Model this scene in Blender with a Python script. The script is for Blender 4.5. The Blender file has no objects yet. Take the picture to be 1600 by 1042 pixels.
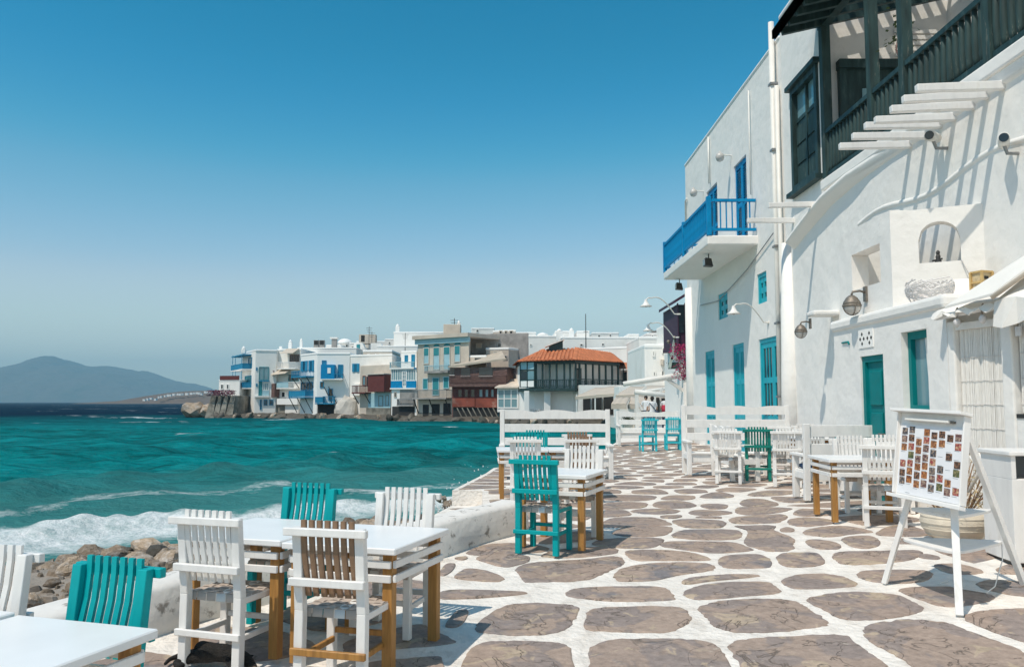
import bpy, bmesh, math, random
import numpy as np
from mathutils import Vector, Matrix, noise as mnoise

random.seed(7)
C = bpy.context.scene.collection
SC = bpy.context.scene

# ------------------------------------------------------------------ camera, sky, sun, exposure
EYE = 1.5
F = 1300.0
PITCH = math.atan(107 / F)
cam_d = bpy.data.cameras.new('camera')
cam_d.sensor_width = 36.0
cam_d.lens = 36.0 * F / 1600.0
cam_d.clip_start = 0.05
cam_d.clip_end = 90000
cam = bpy.data.objects.new('camera', cam_d)
cam.location = (0, 0, EYE)
cam.rotation_euler = (math.pi / 2 + PITCH, 0, 0)
C.objects.link(cam)
SC.camera = cam

SUN_TRAVEL = Vector((0.41, 0.41, -1.0)).normalized()      # the way the light goes
elev = math.asin(-SUN_TRAVEL.z)
to_sun = -SUN_TRAVEL
azim = math.atan2(to_sun.x, to_sun.y)                     # clockwise from +Y
world = bpy.data.worlds.new('World')
SC.world = world
world.use_nodes = True
wn = world.node_tree
wn.nodes.clear()
w_out = wn.nodes.new('ShaderNodeOutputWorld')
w_bg = wn.nodes.new('ShaderNodeBackground')
w_sky = wn.nodes.new('ShaderNodeTexSky')
w_sky.sky_type = 'NISHITA'
w_sky.sun_disc = False
w_sky.sun_elevation = elev
w_sky.sun_rotation = azim
w_sky.altitude = 0
w_sky.air_density = 1.0
w_sky.dust_density = 0.3
w_sky.ozone_density = 2.5
# the clear Aegean sky: deep cyan-blue overhead paling to the horizon (one tone curve over the whole sky)
w_dn = wn.nodes.new('ShaderNodeVectorMath'); w_dn.operation = 'SCALE'; w_dn.inputs['Scale'].default_value = 0.1
w_cv = wn.nodes.new('ShaderNodeRGBCurve')
for ci, pts in enumerate([[(0,0),(.122,0),(.150,.025),(.191,.145),(.25,.34),(.337,.62),(.55,.86),(1,1)],
                          [(0,0),(.195,.212),(.305,.440),(.40,.62),(.485,.79),(.57,.90),(1,1)],
                          [(0,0),(.352,.435),(.42,.57),(.485,.67),(.61,.84),(1,1)]]):
    c = w_cv.mapping.curves[ci]
    c.points[0].location = pts[0]; c.points[1].location = pts[-1]
    for q in pts[1:-1]: c.points.new(*q)
w_cv.mapping.update()
w_up = wn.nodes.new('ShaderNodeVectorMath'); w_up.operation = 'SCALE'; w_up.inputs['Scale'].default_value = 10.0
w_bg.inputs['Strength'].default_value = 0.10
wn.links.new(w_sky.outputs[0], w_dn.inputs[0]); wn.links.new(w_dn.outputs[0], w_cv.inputs['Color']); wn.links.new(w_cv.outputs[0], w_up.inputs[0])
wn.links.new(w_up.outputs[0], w_bg.inputs['Color'])
wn.links.new(w_bg.outputs[0], w_out.inputs['Surface'])

sun_d = bpy.data.lights.new('sun', 'SUN')
sun_d.energy = 3.5
sun_d.angle = math.radians(0.55)
sun_d.color = (1.0, 0.92, 0.80)
sun = bpy.data.objects.new('sun', sun_d)
sun.rotation_euler = SUN_TRAVEL.to_track_quat('-Z', 'Y').to_euler()
sun.location = (-20, -20, 60)
C.objects.link(sun)

SC.view_settings.view_transform = 'Standard'
SC.view_settings.look = 'None'
SC.view_settings.gamma = 1.0
SC.view_settings.use_curve_mapping = False
SC.view_settings.exposure = 0.0
SC.cycles.max_bounces = 8
SC.cycles.diffuse_bounces = 4
SC.cycles.volume_bounces = 0
SC.cycles.use_denoising = True
SC.cycles.caustics_reflective = False
SC.cycles.caustics_refractive = False

# ------------------------------------------------------------------ survey helpers: photo point -> place on a known plane
SP, CP = math.sin(PITCH), math.cos(PITCH)
def ray(px, py):
    u = (px - 800) / F; v = (521 - py) / F
    return Vector((u, CP - v * SP, SP + v * CP))
def atY(px, py, Y):
    d = ray(px, py); t = Y / d.y
    return Vector((d.x * t, Y, EYE + d.z * t))
def atX(px, py, X):
    d = ray(px, py); t = X / d.x
    return Vector((X, d.y * t, EYE + d.z * t))
def atZ(px, py, z):
    d = ray(px, py); t = (z - EYE) / d.z
    return Vector((d.x * t, d.y * t, z))
def gz(x, y):
    """the promenade falls gently towards the near end and rises a little to the houses"""
    return -0.045 * max(0.0, 9.0 - max(y, 1.0)) + 0.035 * min(2.5, max(0.0, x - 2.8))
def onG(px, py):
    z = 0.0
    for i in range(12):
        p = atZ(px, py, z); z = gz(p.x, p.y)
    return Vector((p.x, p.y, z))
SEA = -1.0

# ------------------------------------------------------------------ mesh builder
class MB:
    def __init__(s):
        s.v = []; s.f = []; s.smooth = False
    def add(s, vs, fs):
        b = len(s.v)
        s.v.extend([tuple(p) for p in vs]); s.f.extend([tuple(b + i for i in f) for f in fs])
        return s
    def box(s, x0, x1, y0, y1, z0, z1):
        return s.add([(x0,y0,z0),(x1,y0,z0),(x1,y1,z0),(x0,y1,z0),(x0,y0,z1),(x1,y0,z1),(x1,y1,z1),(x0,y1,z1)],
                     [(0,3,2,1),(4,5,6,7),(0,1,5,4),(1,2,6,5),(2,3,7,6),(3,0,4,7)])
    def hexa(s, p8):
        return s.add(p8, [(0,3,2,1),(4,5,6,7),(0,1,5,4),(1,2,6,5),(2,3,7,6),(3,0,4,7)])
    def beam(s, a, b, w, h, up=(0,0,1), cap=0.0, w2=None, h2=None):
        a = Vector(a); b = Vector(b); d = (b - a).normalized(); up = Vector(up)
        if abs(d.dot(up)) > 0.98: up = Vector((0,1,0))
        r = d.cross(up).normalized(); u = r.cross(d).normalized()
        w2 = w if w2 is None else w2; h2 = h if h2 is None else h2
        def ring(p, w, h): return [p - r*w/2 - u*h/2, p + r*w/2 - u*h/2, p + r*w/2 + u*h/2, p - r*w/2 + u*h/2]
        q = ring(a, w, h) + ring(b, w2, h2)
        return s.add(q, [(0,1,2,3),(7,6,5,4),(0,4,5,1),(1,5,6,2),(2,6,7,3),(3,7,4,0)])
    def tube(s, pts, r, n=8, caps=True):
        pts = [Vector(p) for p in pts]
        rs = r if isinstance(r, (list, tuple)) else [r] * len(pts)
        base = len(s.v); vs = []; fs = []
        ref = Vector((0,0,1)); prev = None
        for i, p in enumerate(pts):
            d = (pts[min(i+1, len(pts)-1)] - pts[max(i-1, 0)]).normalized()
            if prev is None:
                a = d.cross(ref)
                if a.length < 0.05: a = d.cross(Vector((0,1,0)))
                a.normalize()
            else:
                a = (prev - d * prev.dot(d)).normalized()
            prev = a; b = d.cross(a)
            for k in range(n):
                t = 2*math.pi*k/n
                vs.append(p + (a*math.cos(t) + b*math.sin(t)) * rs[i])
        for i in range(len(pts)-1):
            for k in range(n):
                fs.append((i*n+k, i*n+(k+1)%n, (i+1)*n+(k+1)%n, (i+1)*n+k))
        if caps:
            fs.append(tuple(range(n-1,-1,-1))); fs.append(tuple((len(pts)-1)*n+k for k in range(n)))
        return s.add(vs, fs)
    def lathe(s, prof, n=16, at=(0,0,0), caps=True):
        vs = []; fs = []
        for (r, z) in prof:
            for k in range(n):
                t = 2*math.pi*k/n
                vs.append((at[0]+r*math.cos(t), at[1]+r*math.sin(t), at[2]+z))
        for i in range(len(prof)-1):
            for k in range(n):
                fs.append((i*n+k, i*n+(k+1)%n, (i+1)*n+(k+1)%n, (i+1)*n+k))
        if caps:
            fs.append(tuple(range(n-1,-1,-1))); fs.append(tuple((len(prof)-1)*n+k for k in range(n)))
        return s.add(vs, fs)
    def prism(s, poly, z0, z1):
        n = len(poly)
        vs = [(p[0],p[1],z0) for p in poly] + [(p[0],p[1],z1) for p in poly]
        fs = [tuple(range(n-1,-1,-1)), tuple(range(n,2*n))] + [(i,(i+1)%n,n+(i+1)%n,n+i) for i in range(n)]
        return s.add(vs, fs)
    def extr(s, poly3, off):
        """polygon of 3-D points pushed along off"""
        n = len(poly3); off = Vector(off)
        a = [Vector(p) for p in poly3]; b = [p + off for p in a]
        return s.add(a + b, [tuple(range(n)), tuple(range(2*n-1, n-1, -1))] + [((i+1)%n, i, n+i, n+(i+1)%n) for i in range(n)])
    def grid(s, rows):
        m = len(rows[0]); vs = [p for r in rows for p in r]; fs = []
        for i in range(len(rows)-1):
            for j in range(m-1):
                fs.append((i*m+j, i*m+j+1, (i+1)*m+j+1, (i+1)*m+j))
        return s.add(vs, fs)
    def mesh(s, name, mat, smooth=None):
        me = bpy.data.meshes.new(name)
        me.from_pydata(s.v, [], s.f)
        me.update()
        bm = bmesh.new(); bm.from_mesh(me); bmesh.ops.recalc_face_normals(bm, faces=bm.faces); bm.to_mesh(me); bm.free()
        if mat is not None: me.materials.append(M[mat] if isinstance(mat, str) else mat)
        if s.smooth if smooth is None else smooth:
            me.polygons.foreach_set('use_smooth', [True]*len(me.polygons))
        return me
    def build(s, name, mat, parent=None, bevel=0.0, smooth=None, seg=2):
        o = bpy.data.objects.new(name, s.mesh(name, mat, smooth))
        C.objects.link(o)
        if parent is not None: o.parent = parent
        if bevel > 0:
            b = o.modifiers.new('bevel', 'BEVEL'); b.width = bevel; b.segments = seg; b.limit_method = 'ANGLE'; b.angle_limit = math.radians(40)
            b.harden_normals = False
        return o

def tag(o, label=None, cat=None, group=None, kind=None):
    if label: o['label'] = label
    if cat: o['category'] = cat
    if group: o['group'] = group
    if kind: o['kind'] = kind
    return o
def empty(name, loc=(0,0,0), rz=0.0, label=None, cat=None, group=None):
    o = bpy.data.objects.new(name, None); C.objects.link(o)
    o.location = loc; o.rotation_euler = (0,0,rz); o.empty_display_size = 0.1
    return tag(o, label, cat, group)
def copy_tree(o, parent=None):
    c = o.copy(); C.objects.link(c); c.parent = parent
    for ch in list(o.children): copy_tree(ch, c)
    return c
def inst(name, me, parent, loc=(0,0,0), rot=(0,0,0), scale=(1,1,1)):
    o = bpy.data.objects.new(name, me); C.objects.link(o); o.parent = parent
    o.location = loc; o.rotation_euler = rot; o.scale = scale
    return o

# ------------------------------------------------------------------ materials
M = {}
def mat(name, col, rough=0.6, var=0.12, scale=6.0, bump=0.1, bscale=None, bdist=0.01, metal=0.0, col2=None, c2scale=3.0, c2lo=0.45, c2hi=0.7,
        spec=0.4, objvar=0.0, stretch=None, detail=6.0):
    m = bpy.data.materials.new(name); m.use_nodes = True
    nt = m.node_tree; N = nt.nodes; L = nt.links
    b = N['Principled BSDF']
    b.inputs['Roughness'].default_value = rough; b.inputs['Metallic'].default_value = metal
    b.inputs['Specular IOR Level'].default_value = spec
    tc = N.new('ShaderNodeTexCoord')
    vec = tc.outputs['Object']
    if stretch:
        mp = N.new('ShaderNodeMapping'); mp.inputs['Scale'].default_value = stretch
        L.new(vec, mp.inputs['Vector']); vec = mp.outputs['Vector']
    n1 = N.new('ShaderNodeTexNoise'); n1.inputs['Scale'].default_value = scale; n1.inputs['Detail'].default_value = detail
    L.new(vec, n1.inputs['Vector'])
    mr = N.new('ShaderNodeMapRange'); mr.inputs['From Min'].default_value = 0.3; mr.inputs['From Max'].default_value = 0.7
    mr.inputs['To Min'].default_value = 1 - var; mr.inputs['To Max'].default_value = 1 + var
    L.new(n1.outputs['Fac'], mr.inputs['Value'])
    last = None
    if col2 is not None:
        n2 = N.new('ShaderNodeTexNoise'); n2.inputs['Scale'].default_value = c2scale; n2.inputs['Detail'].default_value = 8.0
        n2.inputs['Roughness'].default_value = 0.65
        L.new(vec, n2.inputs['Vector'])
        r2 = N.new('ShaderNodeMapRange'); r2.inputs['From Min'].default_value = c2lo; r2.inputs['From Max'].default_value = c2hi
        L.new(n2.outputs['Fac'], r2.inputs['Value'])
        mx = N.new('ShaderNodeMix'); mx.data_type = 'RGBA'
        mx.inputs[6].default_value = (*col, 1); mx.inputs[7].default_value = (*col2, 1)
        L.new(r2.outputs[0], mx.inputs[0]); last = mx.outputs[2]
    mul = N.new('ShaderNodeVectorMath'); mul.operation = 'SCALE'
    if last is not None: L.new(last, mul.inputs[0])
    else: mul.inputs[0].default_value = col
    sc = mr.outputs[0]
    if objvar > 0:
        oi = N.new('ShaderNodeObjectInfo')
        r3 = N.new('ShaderNodeMapRange'); r3.inputs['To Min'].default_value = 1 - objvar; r3.inputs['To Max'].default_value = 1 + objvar
        L.new(oi.outputs['Random'], r3.inputs['Value'])
        mm = N.new('ShaderNodeMath'); mm.operation = 'MULTIPLY'; L.new(sc, mm.inputs[0]); L.new(r3.outputs[0], mm.inputs[1]); sc = mm.outputs[0]
    L.new(sc, mul.inputs['Scale'])
    L.new(mul.outputs[0], b.inputs['Base Color'])
    if bump > 0:
        n3 = N.new('ShaderNodeTexNoise'); n3.inputs['Scale'].default_value = bscale or scale*4; n3.inputs['Detail'].default_value = 6.0
        L.new(vec, n3.inputs['Vector'])
        bp = N.new('ShaderNodeBump'); bp.inputs['Strength'].default_value = bump; bp.inputs['Distance'].default_value = bdist
        L.new(n3.outputs['Fac'], bp.inputs['Height']); L.new(bp.outputs[0], b.inputs['Normal'])
    M[name] = m
    return m

mat('plaster', (0.84,0.815,0.775), 0.85, 0.025, 0.9, 0.6, 3.0, 0.045, col2=(0.70,0.67,0.62), c2scale=2.6, c2lo=0.58, c2hi=0.9, spec=0.2)
mat('plaster_far', (0.88,0.85,0.80), 0.9, 0.05, 0.25, 0.25, 0.8, 0.05, col2=(0.72,0.68,0.62), c2scale=0.35, c2lo=0.48, c2hi=0.8, spec=0.15)
mat('plaster_bright', (0.89,0.87,0.83), 0.9, 0.03, 0.3, 0.2, 1.0, 0.05, spec=0.15)
mat('plaster_beige', (0.62,0.54,0.45), 0.9, 0.08, 0.3, 0.3, 1.0, 0.05, col2=(0.50,0.43,0.36), c2scale=0.5, spec=0.15)
mat('concrete', (0.36,0.34,0.32), 0.9, 0.2, 0.5, 0.4, 2.0, 0.05, col2=(0.20,0.19,0.18), c2scale=0.7, spec=0.15)
mat('old_wall', (0.62,0.58,0.52), 0.9, 0.12, 0.6, 0.5, 1.5, 0.08, col2=(0.40,0.36,0.31), c2scale=0.6, spec=0.15)
mat('stained_base', (0.26,0.24,0.20), 0.9, 0.25, 0.8, 0.6, 2.0, 0.1, col2=(0.08,0.075,0.06), c2scale=0.9)
mat('void_dark', (0.03,0.03,0.03), 0.9, 0.3, 1.0, 0.3)  # near-black colour for the shade inside voids and openings
mat('white_wood', (0.82,0.80,0.77), 0.5, 0.07, 9, 0.3, 40, 0.005, col2=(0.60,0.56,0.50), c2scale=9, c2lo=0.56, c2hi=0.8, stretch=(1,1,0.3))
mat('white_top', (0.85,0.845,0.83), 0.32, 0.04, 3, 0.05, 30, 0.002, spec=0.35)
mat('teal_wood', (0.0,0.36,0.375), 0.5, 0.12, 8, 0.3, 40, 0.005, col2=(0.0,0.27,0.285), c2scale=8, spec=0.2, stretch=(1,1,0.3))
mat('teal_dark_wood', (0.0,0.20,0.155), 0.45, 0.10, 8, 0.15, 40, 0.004, stretch=(1,1,0.3))
mat('cyan_wood', (0.03,0.50,0.58), 0.45, 0.08, 8, 0.15, 40, 0.004)
mat('blue_wood', (0.0,0.245,0.50), 0.55, 0.12, 6, 0.15, 30, 0.004, col2=(0.0,0.19,0.41), c2scale=4, spec=0.2)
mat('turq_door', (0.008,0.39,0.48), 0.45, 0.08, 4, 0.15, 30, 0.004)
mat('green_door', (0.0,0.19,0.195), 0.5, spec=0.2, var=0.10, scale=4, bump=0.2, bscale=30, bdist=0.004)
mat('bare_slat', (0.27,0.165,0.10), 0.6, 0.2, 5, 0.2, 30, 0.004, col2=(0.20,0.12,0.07), c2scale=6, stretch=(6,6,0.5))
mat('oak', (0.43,0.215,0.058), 0.5, 0.22, 5, 0.25, 30, 0.004, col2=(0.30,0.135,0.038), c2scale=6, stretch=(6,6,0.5))
mat('dark_green', (0.018,0.045,0.045), 0.55, 0.35, 9, 0.4, 30, 0.006, col2=(0.05,0.075,0.07), c2scale=9, c2lo=0.55, c2hi=0.75, stretch=(1,1,0.25))
mat('weathered_green', (0.025,0.055,0.053), 0.7, 0.4, 9, 0.5, 30, 0.008, col2=(0.20,0.19,0.15), c2scale=14, c2lo=0.60, c2hi=0.74, stretch=(1,1,0.2))
mat('maroon_wood', (0.13,0.03,0.025), 0.6, 0.2, 2, 0.3, 9, 0.02, stretch=(1,1,4))
mat('brown_wood', (0.13,0.065,0.055), 0.7, 0.3, 2, 0.4, 9, 0.02, col2=(0.22,0.14,0.12), c2scale=3, stretch=(1,1,5))
mat('red_panel', (0.26,0.06,0.035), 0.6, 0.25, 1.2, 0.2, 6, 0.02, col2=(0.38,0.22,0.17), c2scale=0.8, c2lo=0.58, c2hi=0.72)
mat('purple_wood', (0.06,0.025,0.05), 0.6, 0.2, 4, 0.3)
mat('terracotta', (0.60,0.20,0.085), 0.8, 0.22, 1.5, 0.3, 8, 0.03, objvar=0.18)
mat('canvas', (0.56,0.48,0.39), 0.9, 0.06, 1.5, 0.2, 6, 0.02)
mat('canvas_white', (0.80,0.77,0.72), 0.9, 0.04, 2, 0.3, 8, 0.02)
mat('strap', (0.47,0.39,0.33), 0.8, 0.08, 20, 0.2, 120, 0.002, objvar=0.10)
mat('strap_white', (0.72,0.70,0.66), 0.8, 0.05, 20, 0.2, 120, 0.002)
mat('glass_dark', (0.02,0.03,0.035), 0.08, 0.2, 1, 0.0, spec=0.6)
mat('glass_sky', (0.16,0.30,0.34), 0.12, 0.15, 0.6, 0.0, spec=0.6)
mat('shutter_blue', (0.01,0.23,0.40), 0.6, 0.12, 2, 0.2)
mat('shutter_teal', (0.03,0.24,0.27), 0.6, 0.12, 2, 0.2)
mat('shutter_pale', (0.36,0.56,0.62), 0.6, 0.10, 1, 0.2)
mat('iron', (0.05,0.05,0.05), 0.5, 0.2, 10, 0.1, metal=0.3)
mat('grey_metal', (0.30,0.30,0.30), 0.5, 0.15, 10, 0.1, metal=0.5)
mat('lamp_glass', (0.50,0.48,0.45), 0.25, 0.1, 6, 0.05, spec=0.5)
mat('bronze', (0.22,0.19,0.16), 0.5, 0.2, 20, 0.2, metal=0.4)
mat('pipe_white', (0.76,0.74,0.69), 0.5, 0.06, 3, 0.1)
mat('bamboo', (0.80,0.775,0.73), 0.7, 0.12, 14, 0.3, 60, 0.004, col2=(0.62,0.56,0.48), c2scale=18, c2lo=0.55, c2hi=0.8, stretch=(8,8,0.6))
mat('wicker', (0.72,0.69,0.67), 0.7, 0.12, 20, 0.2)
mat('straw', (0.58,0.46,0.28), 0.8, 0.15, 20, 0.3)
mat('lantern_wood', (0.55,0.38,0.16), 0.6, 0.15, 12, 0.2)
mat('clay_pot', (0.70,0.62,0.50), 0.8, 0.1, 8, 0.5, 60, 0.01)
mat('dry_plant', (0.26,0.15,0.08), 0.8, 0.4, 20, 0.0)
mat('rock', (0.36,0.27,0.19), 0.85, 0.3, 3, 0.9, 9, 0.04, col2=(0.42,0.39,0.36), c2scale=1.5, objvar=0.45)
mat('rock_dark', (0.10,0.085,0.065), 0.6, 0.3, 3, 0.9, 9, 0.04, objvar=0.3)
mat('shore_bed', (0.34,0.29,0.24), 0.9, 0.3, 2, 1.0, 8, 0.06, col2=(0.22,0.18,0.14), c2scale=2)
def stone_material():
    m = bpy.data.materials.new('stone'); m.use_nodes = True; nt = m.node_tree; N = nt.nodes; L = nt.links; b = N['Principled BSDF']
    b.inputs['Roughness'].default_value = .72; b.inputs['Specular IOR Level'].default_value = .3
    tc = N.new('ShaderNodeTexCoord'); oi = N.new('ShaderNodeObjectInfo')
    off = N.new('ShaderNodeVectorMath'); off.operation = 'SCALE'; off.inputs[0].default_value = (37, 53, 29); L.new(oi.outputs['Random'], off.inputs['Scale'])
    ad = N.new('ShaderNodeVectorMath'); L.new(tc.outputs['Object'], ad.inputs[0]); L.new(off.outputs[0], ad.inputs[1]); V = ad.outputs[0]
    def nz(sc, det=6, ro=.6, dist=0):
        n = N.new('ShaderNodeTexNoise'); n.inputs['Scale'].default_value = sc; n.inputs['Detail'].default_value = det; n.inputs['Roughness'].default_value = ro; n.inputs['Distortion'].default_value = dist
        L.new(V, n.inputs['Vector']); return n.outputs['Fac']
    def mr(x, a, b_, c=0., d=1.):
        r = N.new('ShaderNodeMapRange'); r.inputs['From Min'].default_value = a; r.inputs['From Max'].default_value = b_; r.inputs['To Min'].default_value = c; r.inputs['To Max'].default_value = d; L.new(x, r.inputs['Value']); return r.outputs[0]
    def mx(f, a, b_):
        x = N.new('ShaderNodeMix'); x.data_type = 'RGBA'; L.new(f, x.inputs[0])
        for k, v in ((6,a),(7,b_)):
            if isinstance(v, tuple): x.inputs[k].default_value = (*v,1)
            else: L.new(v, x.inputs[k])
        return x.outputs[2]
    def mt(op, a, b_):
        q = N.new('ShaderNodeMath'); q.operation = op
        for k, v in enumerate((a,b_)):
            if isinstance(v,(int,float)): q.inputs[k].default_value = v
            else: L.new(v, q.inputs[k])
        return q.outputs[0]
    tone = mx(mr(oi.outputs['Random'],0,1), (.340,.258,.212), (.400,.302,.240))
    plates = nz(2.3, 3, .5, .6)                                   # flaked layers of slate
    c = mx(mr(plates,.50,.53), tone, (.285,.230,.205))
    c = mx(mr(nz(3.4,4,.55,.8),.60,.63), c, (.44,.345,.255))
    c = mx(mr(nz(1.7,4,.6),.60,.68), c, (.215,.195,.195))
    crack = mr(mt('ABSOLUTE', mt('SUBTRACT', nz(1.9,5,.55,.9), .5), 0), .0, .010)
    ck = mt('MAXIMUM', crack, mr(nz(1.1,2,.5),.50,.44)); c = mx(ck, (.17,.135,.11), c)
    pale = mr(nz(5.5,6,.7),.66,.72); c = mx(pale, c, (.52,.45,.37))
    g = N.new('ShaderNodeVectorMath'); g.operation = 'SCALE'; L.new(c, g.inputs[0]); L.new(mr(nz(16,6,.7),.25,.75,.70,1.30), g.inputs['Scale'])
    L.new(g.outputs[0], b.inputs['Base Color'])
    h = mt('ADD', mt('MULTIPLY', mr(plates,.46,.56), .5), mt('ADD', mt('MULTIPLY', nz(7,8,.65), .8), mt('MULTIPLY', crack, .35)))
    bp = N.new('ShaderNodeBump'); bp.inputs['Strength'].default_value = .8; bp.inputs['Distance'].default_value = .025; L.new(h, bp.inputs['Height']); L.new(bp.outputs[0], b.inputs['Normal'])
    M['stone'] = m
stone_material()
mat('stone_far', (0.35,0.27,0.225), 0.8, 0.2, 2.2, 0.5, 5, 0.02, objvar=0.16)
mat('mortar', (0.82,0.765,0.70), 0.9, 0.10, 5, 1.0, 18, 0.03, col2=(0.56,0.49,0.42), c2scale=3.5, c2lo=0.50, c2hi=0.78, spec=0.2)
mat('seawall', (0.77,0.73,0.68), 0.9, 0.06, 2, 0.6, 9, 0.02, col2=(0.30,0.27,0.24), c2scale=7, c2lo=0.58, c2hi=0.66, spec=0.2)
mat('bougainvillea', (0.38,0.012,0.10), 0.6, 0.4, 8, 0.0)
mat('bougainvillea_dark', (0.17,0.03,0.06), 0.7, 0.4, 1, 0.0)
mat('leaf', (0.05,0.085,0.025), 0.6, 0.4, 8, 0.0)
mat('print_paper', (0.78,0.77,0.78), 0.35, 0.02, 4, 0.0)
mat('skin', (0.45,0.26,0.17), 0.55, 0.08, 10, 0.05)
mat('hair', (0.02,0.014,0.01), 0.6, 0.3, 30, 0.2)
mat('shirt_white', (0.72,0.72,0.72), 0.85, 0.05, 6, 0.2)
mat('shirt_tan', (0.55,0.32,0.18), 0.85, 0.1, 6, 0.2)
mat('cloth_red', (0.45,0.03,0.06), 0.8, 0.3, 14, 0.2)
mat('jeans', (0.05,0.07,0.12), 0.85, 0.1, 10, 0.2)
mat('dog_fur', (0.010,0.009,0.008), 0.7, 0.4, 25, 0.9, 60, 0.02, col2=(0.022,0.018,0.015), c2scale=10)
mat('dog_tan', (0.40,0.30,0.20), 0.75, 0.3, 25, 0.8, 60, 0.02)
mat('navy_cloth', (0.05,0.10,0.20), 0.85, 0.15, 20, 0.3)
mat('island', (0.13,0.105,0.08), 0.95, 0.35, 0.004, 1.0, 0.012, 40.0, col2=(0.03,0.04,0.025), c2scale=0.004, spec=0.1)
mat('hill', (0.17,0.125,0.10), 0.95, 0.25, 0.02, 0.6, 0.05, 3.0, col2=(0.10,0.085,0.06), c2scale=0.02, spec=0.1)
mat('balcony_roof', (0.50,0.42,0.33), 0.85, 0.15, 0.8, 0.3)
mat('hessian', (0.30,0.24,0.16), 0.9, 0.1, 4, 0.3)

# ================================================================== SETTING
def interp(t, pts):
    if t <= pts[0][0]: return pts[0][1]
    for (a, va), (b, vb) in zip(pts, pts[1:]):
        if t <= b: return va + (vb - va) * (t - a) / (b - a)
    return pts[-1][1]

# front foot of the sea wall (x, y)
WALL = [(-7.2,-6.0),(-5.2,1.2),(-3.75,4.0),(-2.86,5.3),(-2.3,6.3),(-1.5,7.35),(-.70,8.3),(-.42,8.8),(.02,9.55),(.2,9.95)]
LEFT = [(y, x) for x, y in WALL] + [(9.96,-.05),(12.0,-.42),(14.36,-.50),(14.40,-1.02),(16.0,-.80),(17.7,-.56),(19.2,-.42),(20.4,.3),(22.5,1.7),(25,2.75),(28,3.25),
        (32,4.1),(38,5.1),(44,6.2),(52,7.6),(60,8.6),(75,9.6),(92,10.2),(140,10.2)]
def left_edge(y): return interp(y, LEFT)
def right_edge(y): return 6.34 if y < 30.2 else 60.0
SHORE = [(-60,-20),(-22,3),(-12,10.2),(-7.9,12.8),(-6.1,14.3),(-3.4,16.6),(-1.9,17.6),(-.7,18.0)]

def promenade():
    mb = MB(); ys = sorted(set([-6 + .5*i for i in range(14)] + [1 + .2*i for i in range(150)] + [31 + 2*i for i in range(56)] + [9.951,9.961,14.361,14.401,30.19,30.21]))
    rows = []; nx = 48
    for y in ys:
        xl, xr = left_edge(y), right_edge(y)
        row = []
        for i in range(nx+1):
            t = i / nx; x = xl + (xr - xl) * t
            z = gz(x, y) + (.006 * mnoise.noise(Vector((x*1.7, y*1.7, 0))) if y < 30 else 0)
            row.append((x, y, z))
        rows.append(row)
    mb.grid(rows)
    # quay face down to the sea bed
    sk = [[(left_edge(y), y, gz(left_edge(y), y)) for y in ys], [(left_edge(y) - .06, y, -1.9) for y in ys]]
    mb.grid(sk)
    o = mb.build('promenade', 'mortar')
    return tag(o, kind='structure')
prom = promenade()

# ---- paving stones: the near ones as surveyed, the rest laid between them
STONE_PX = []
def crop(ox, oy, s, lst):
    for poly in lst: STONE_PX.append([(ox + x / s, oy + y / s) for x, y in poly])
crop(680, 840, 4.0, [
 [(200,95),(290,50),(480,35),(690,60),(690,80),(620,95),(300,108),(215,105)],
 [(670,112),(760,75),(1100,55),(1135,85),(1110,105),(860,128),(700,122)],
 [(240,130),(340,108),(580,115),(588,135),(560,160),(450,185),(400,178)],
 [(510,200),(580,160),(900,145),(1130,118),(1170,150),(1140,185),(1050,215),(950,265),(600,278),(565,265),(560,240)],
 [(120,245),(190,195),(300,205),(430,250),(400,275),(250,268),(130,255)],
 [(30,375),(60,325),(550,340),(555,355),(300,375),(80,385)],
 [(835,350),(870,320),(1180,308),(1430,312),(1455,350),(1495,388),(1250,398),(1050,395),(850,372)],
 [(255,560),(350,480),(450,425),(650,415),(850,428),(888,445),(850,520),(800,580),(650,605),(450,605),(300,590)],
 [(950,540),(970,460),(1080,438),(1530,435),(1570,480),(1570,540),(1450,592),(1150,585),(960,572)],
 [(60,550),(130,460),(212,452),(190,515),(150,552),(90,560)],
 [(180,808),(230,700),(330,655),(600,655),(800,670),(835,720),(850,960),(500,990),(140,960)],
 [(985,720),(1040,655),(1200,640),(1580,642),(1720,665),(1760,700),(1830,808),(1890,940),(1500,990),(985,960)],
 [(65,165),(130,165),(110,205),(60,240),(20,230)],
 [(110,130),(190,118),(205,130),(170,143)],
 [(970,40),(1100,5),(1420,5),(1410,30),(1370,62),(1200,68),(1060,55)],
 [(1190,95),(1240,80),(1430,80),(1600,95),(1710,130),(1680,145),(1420,140),(1250,145)],
 [(1130,225),(1200,185),(1400,160),(1600,160),(1720,170),(1735,190),(1700,210),(1500,235),(1380,265),(1200,270),(1135,260)]])
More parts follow.
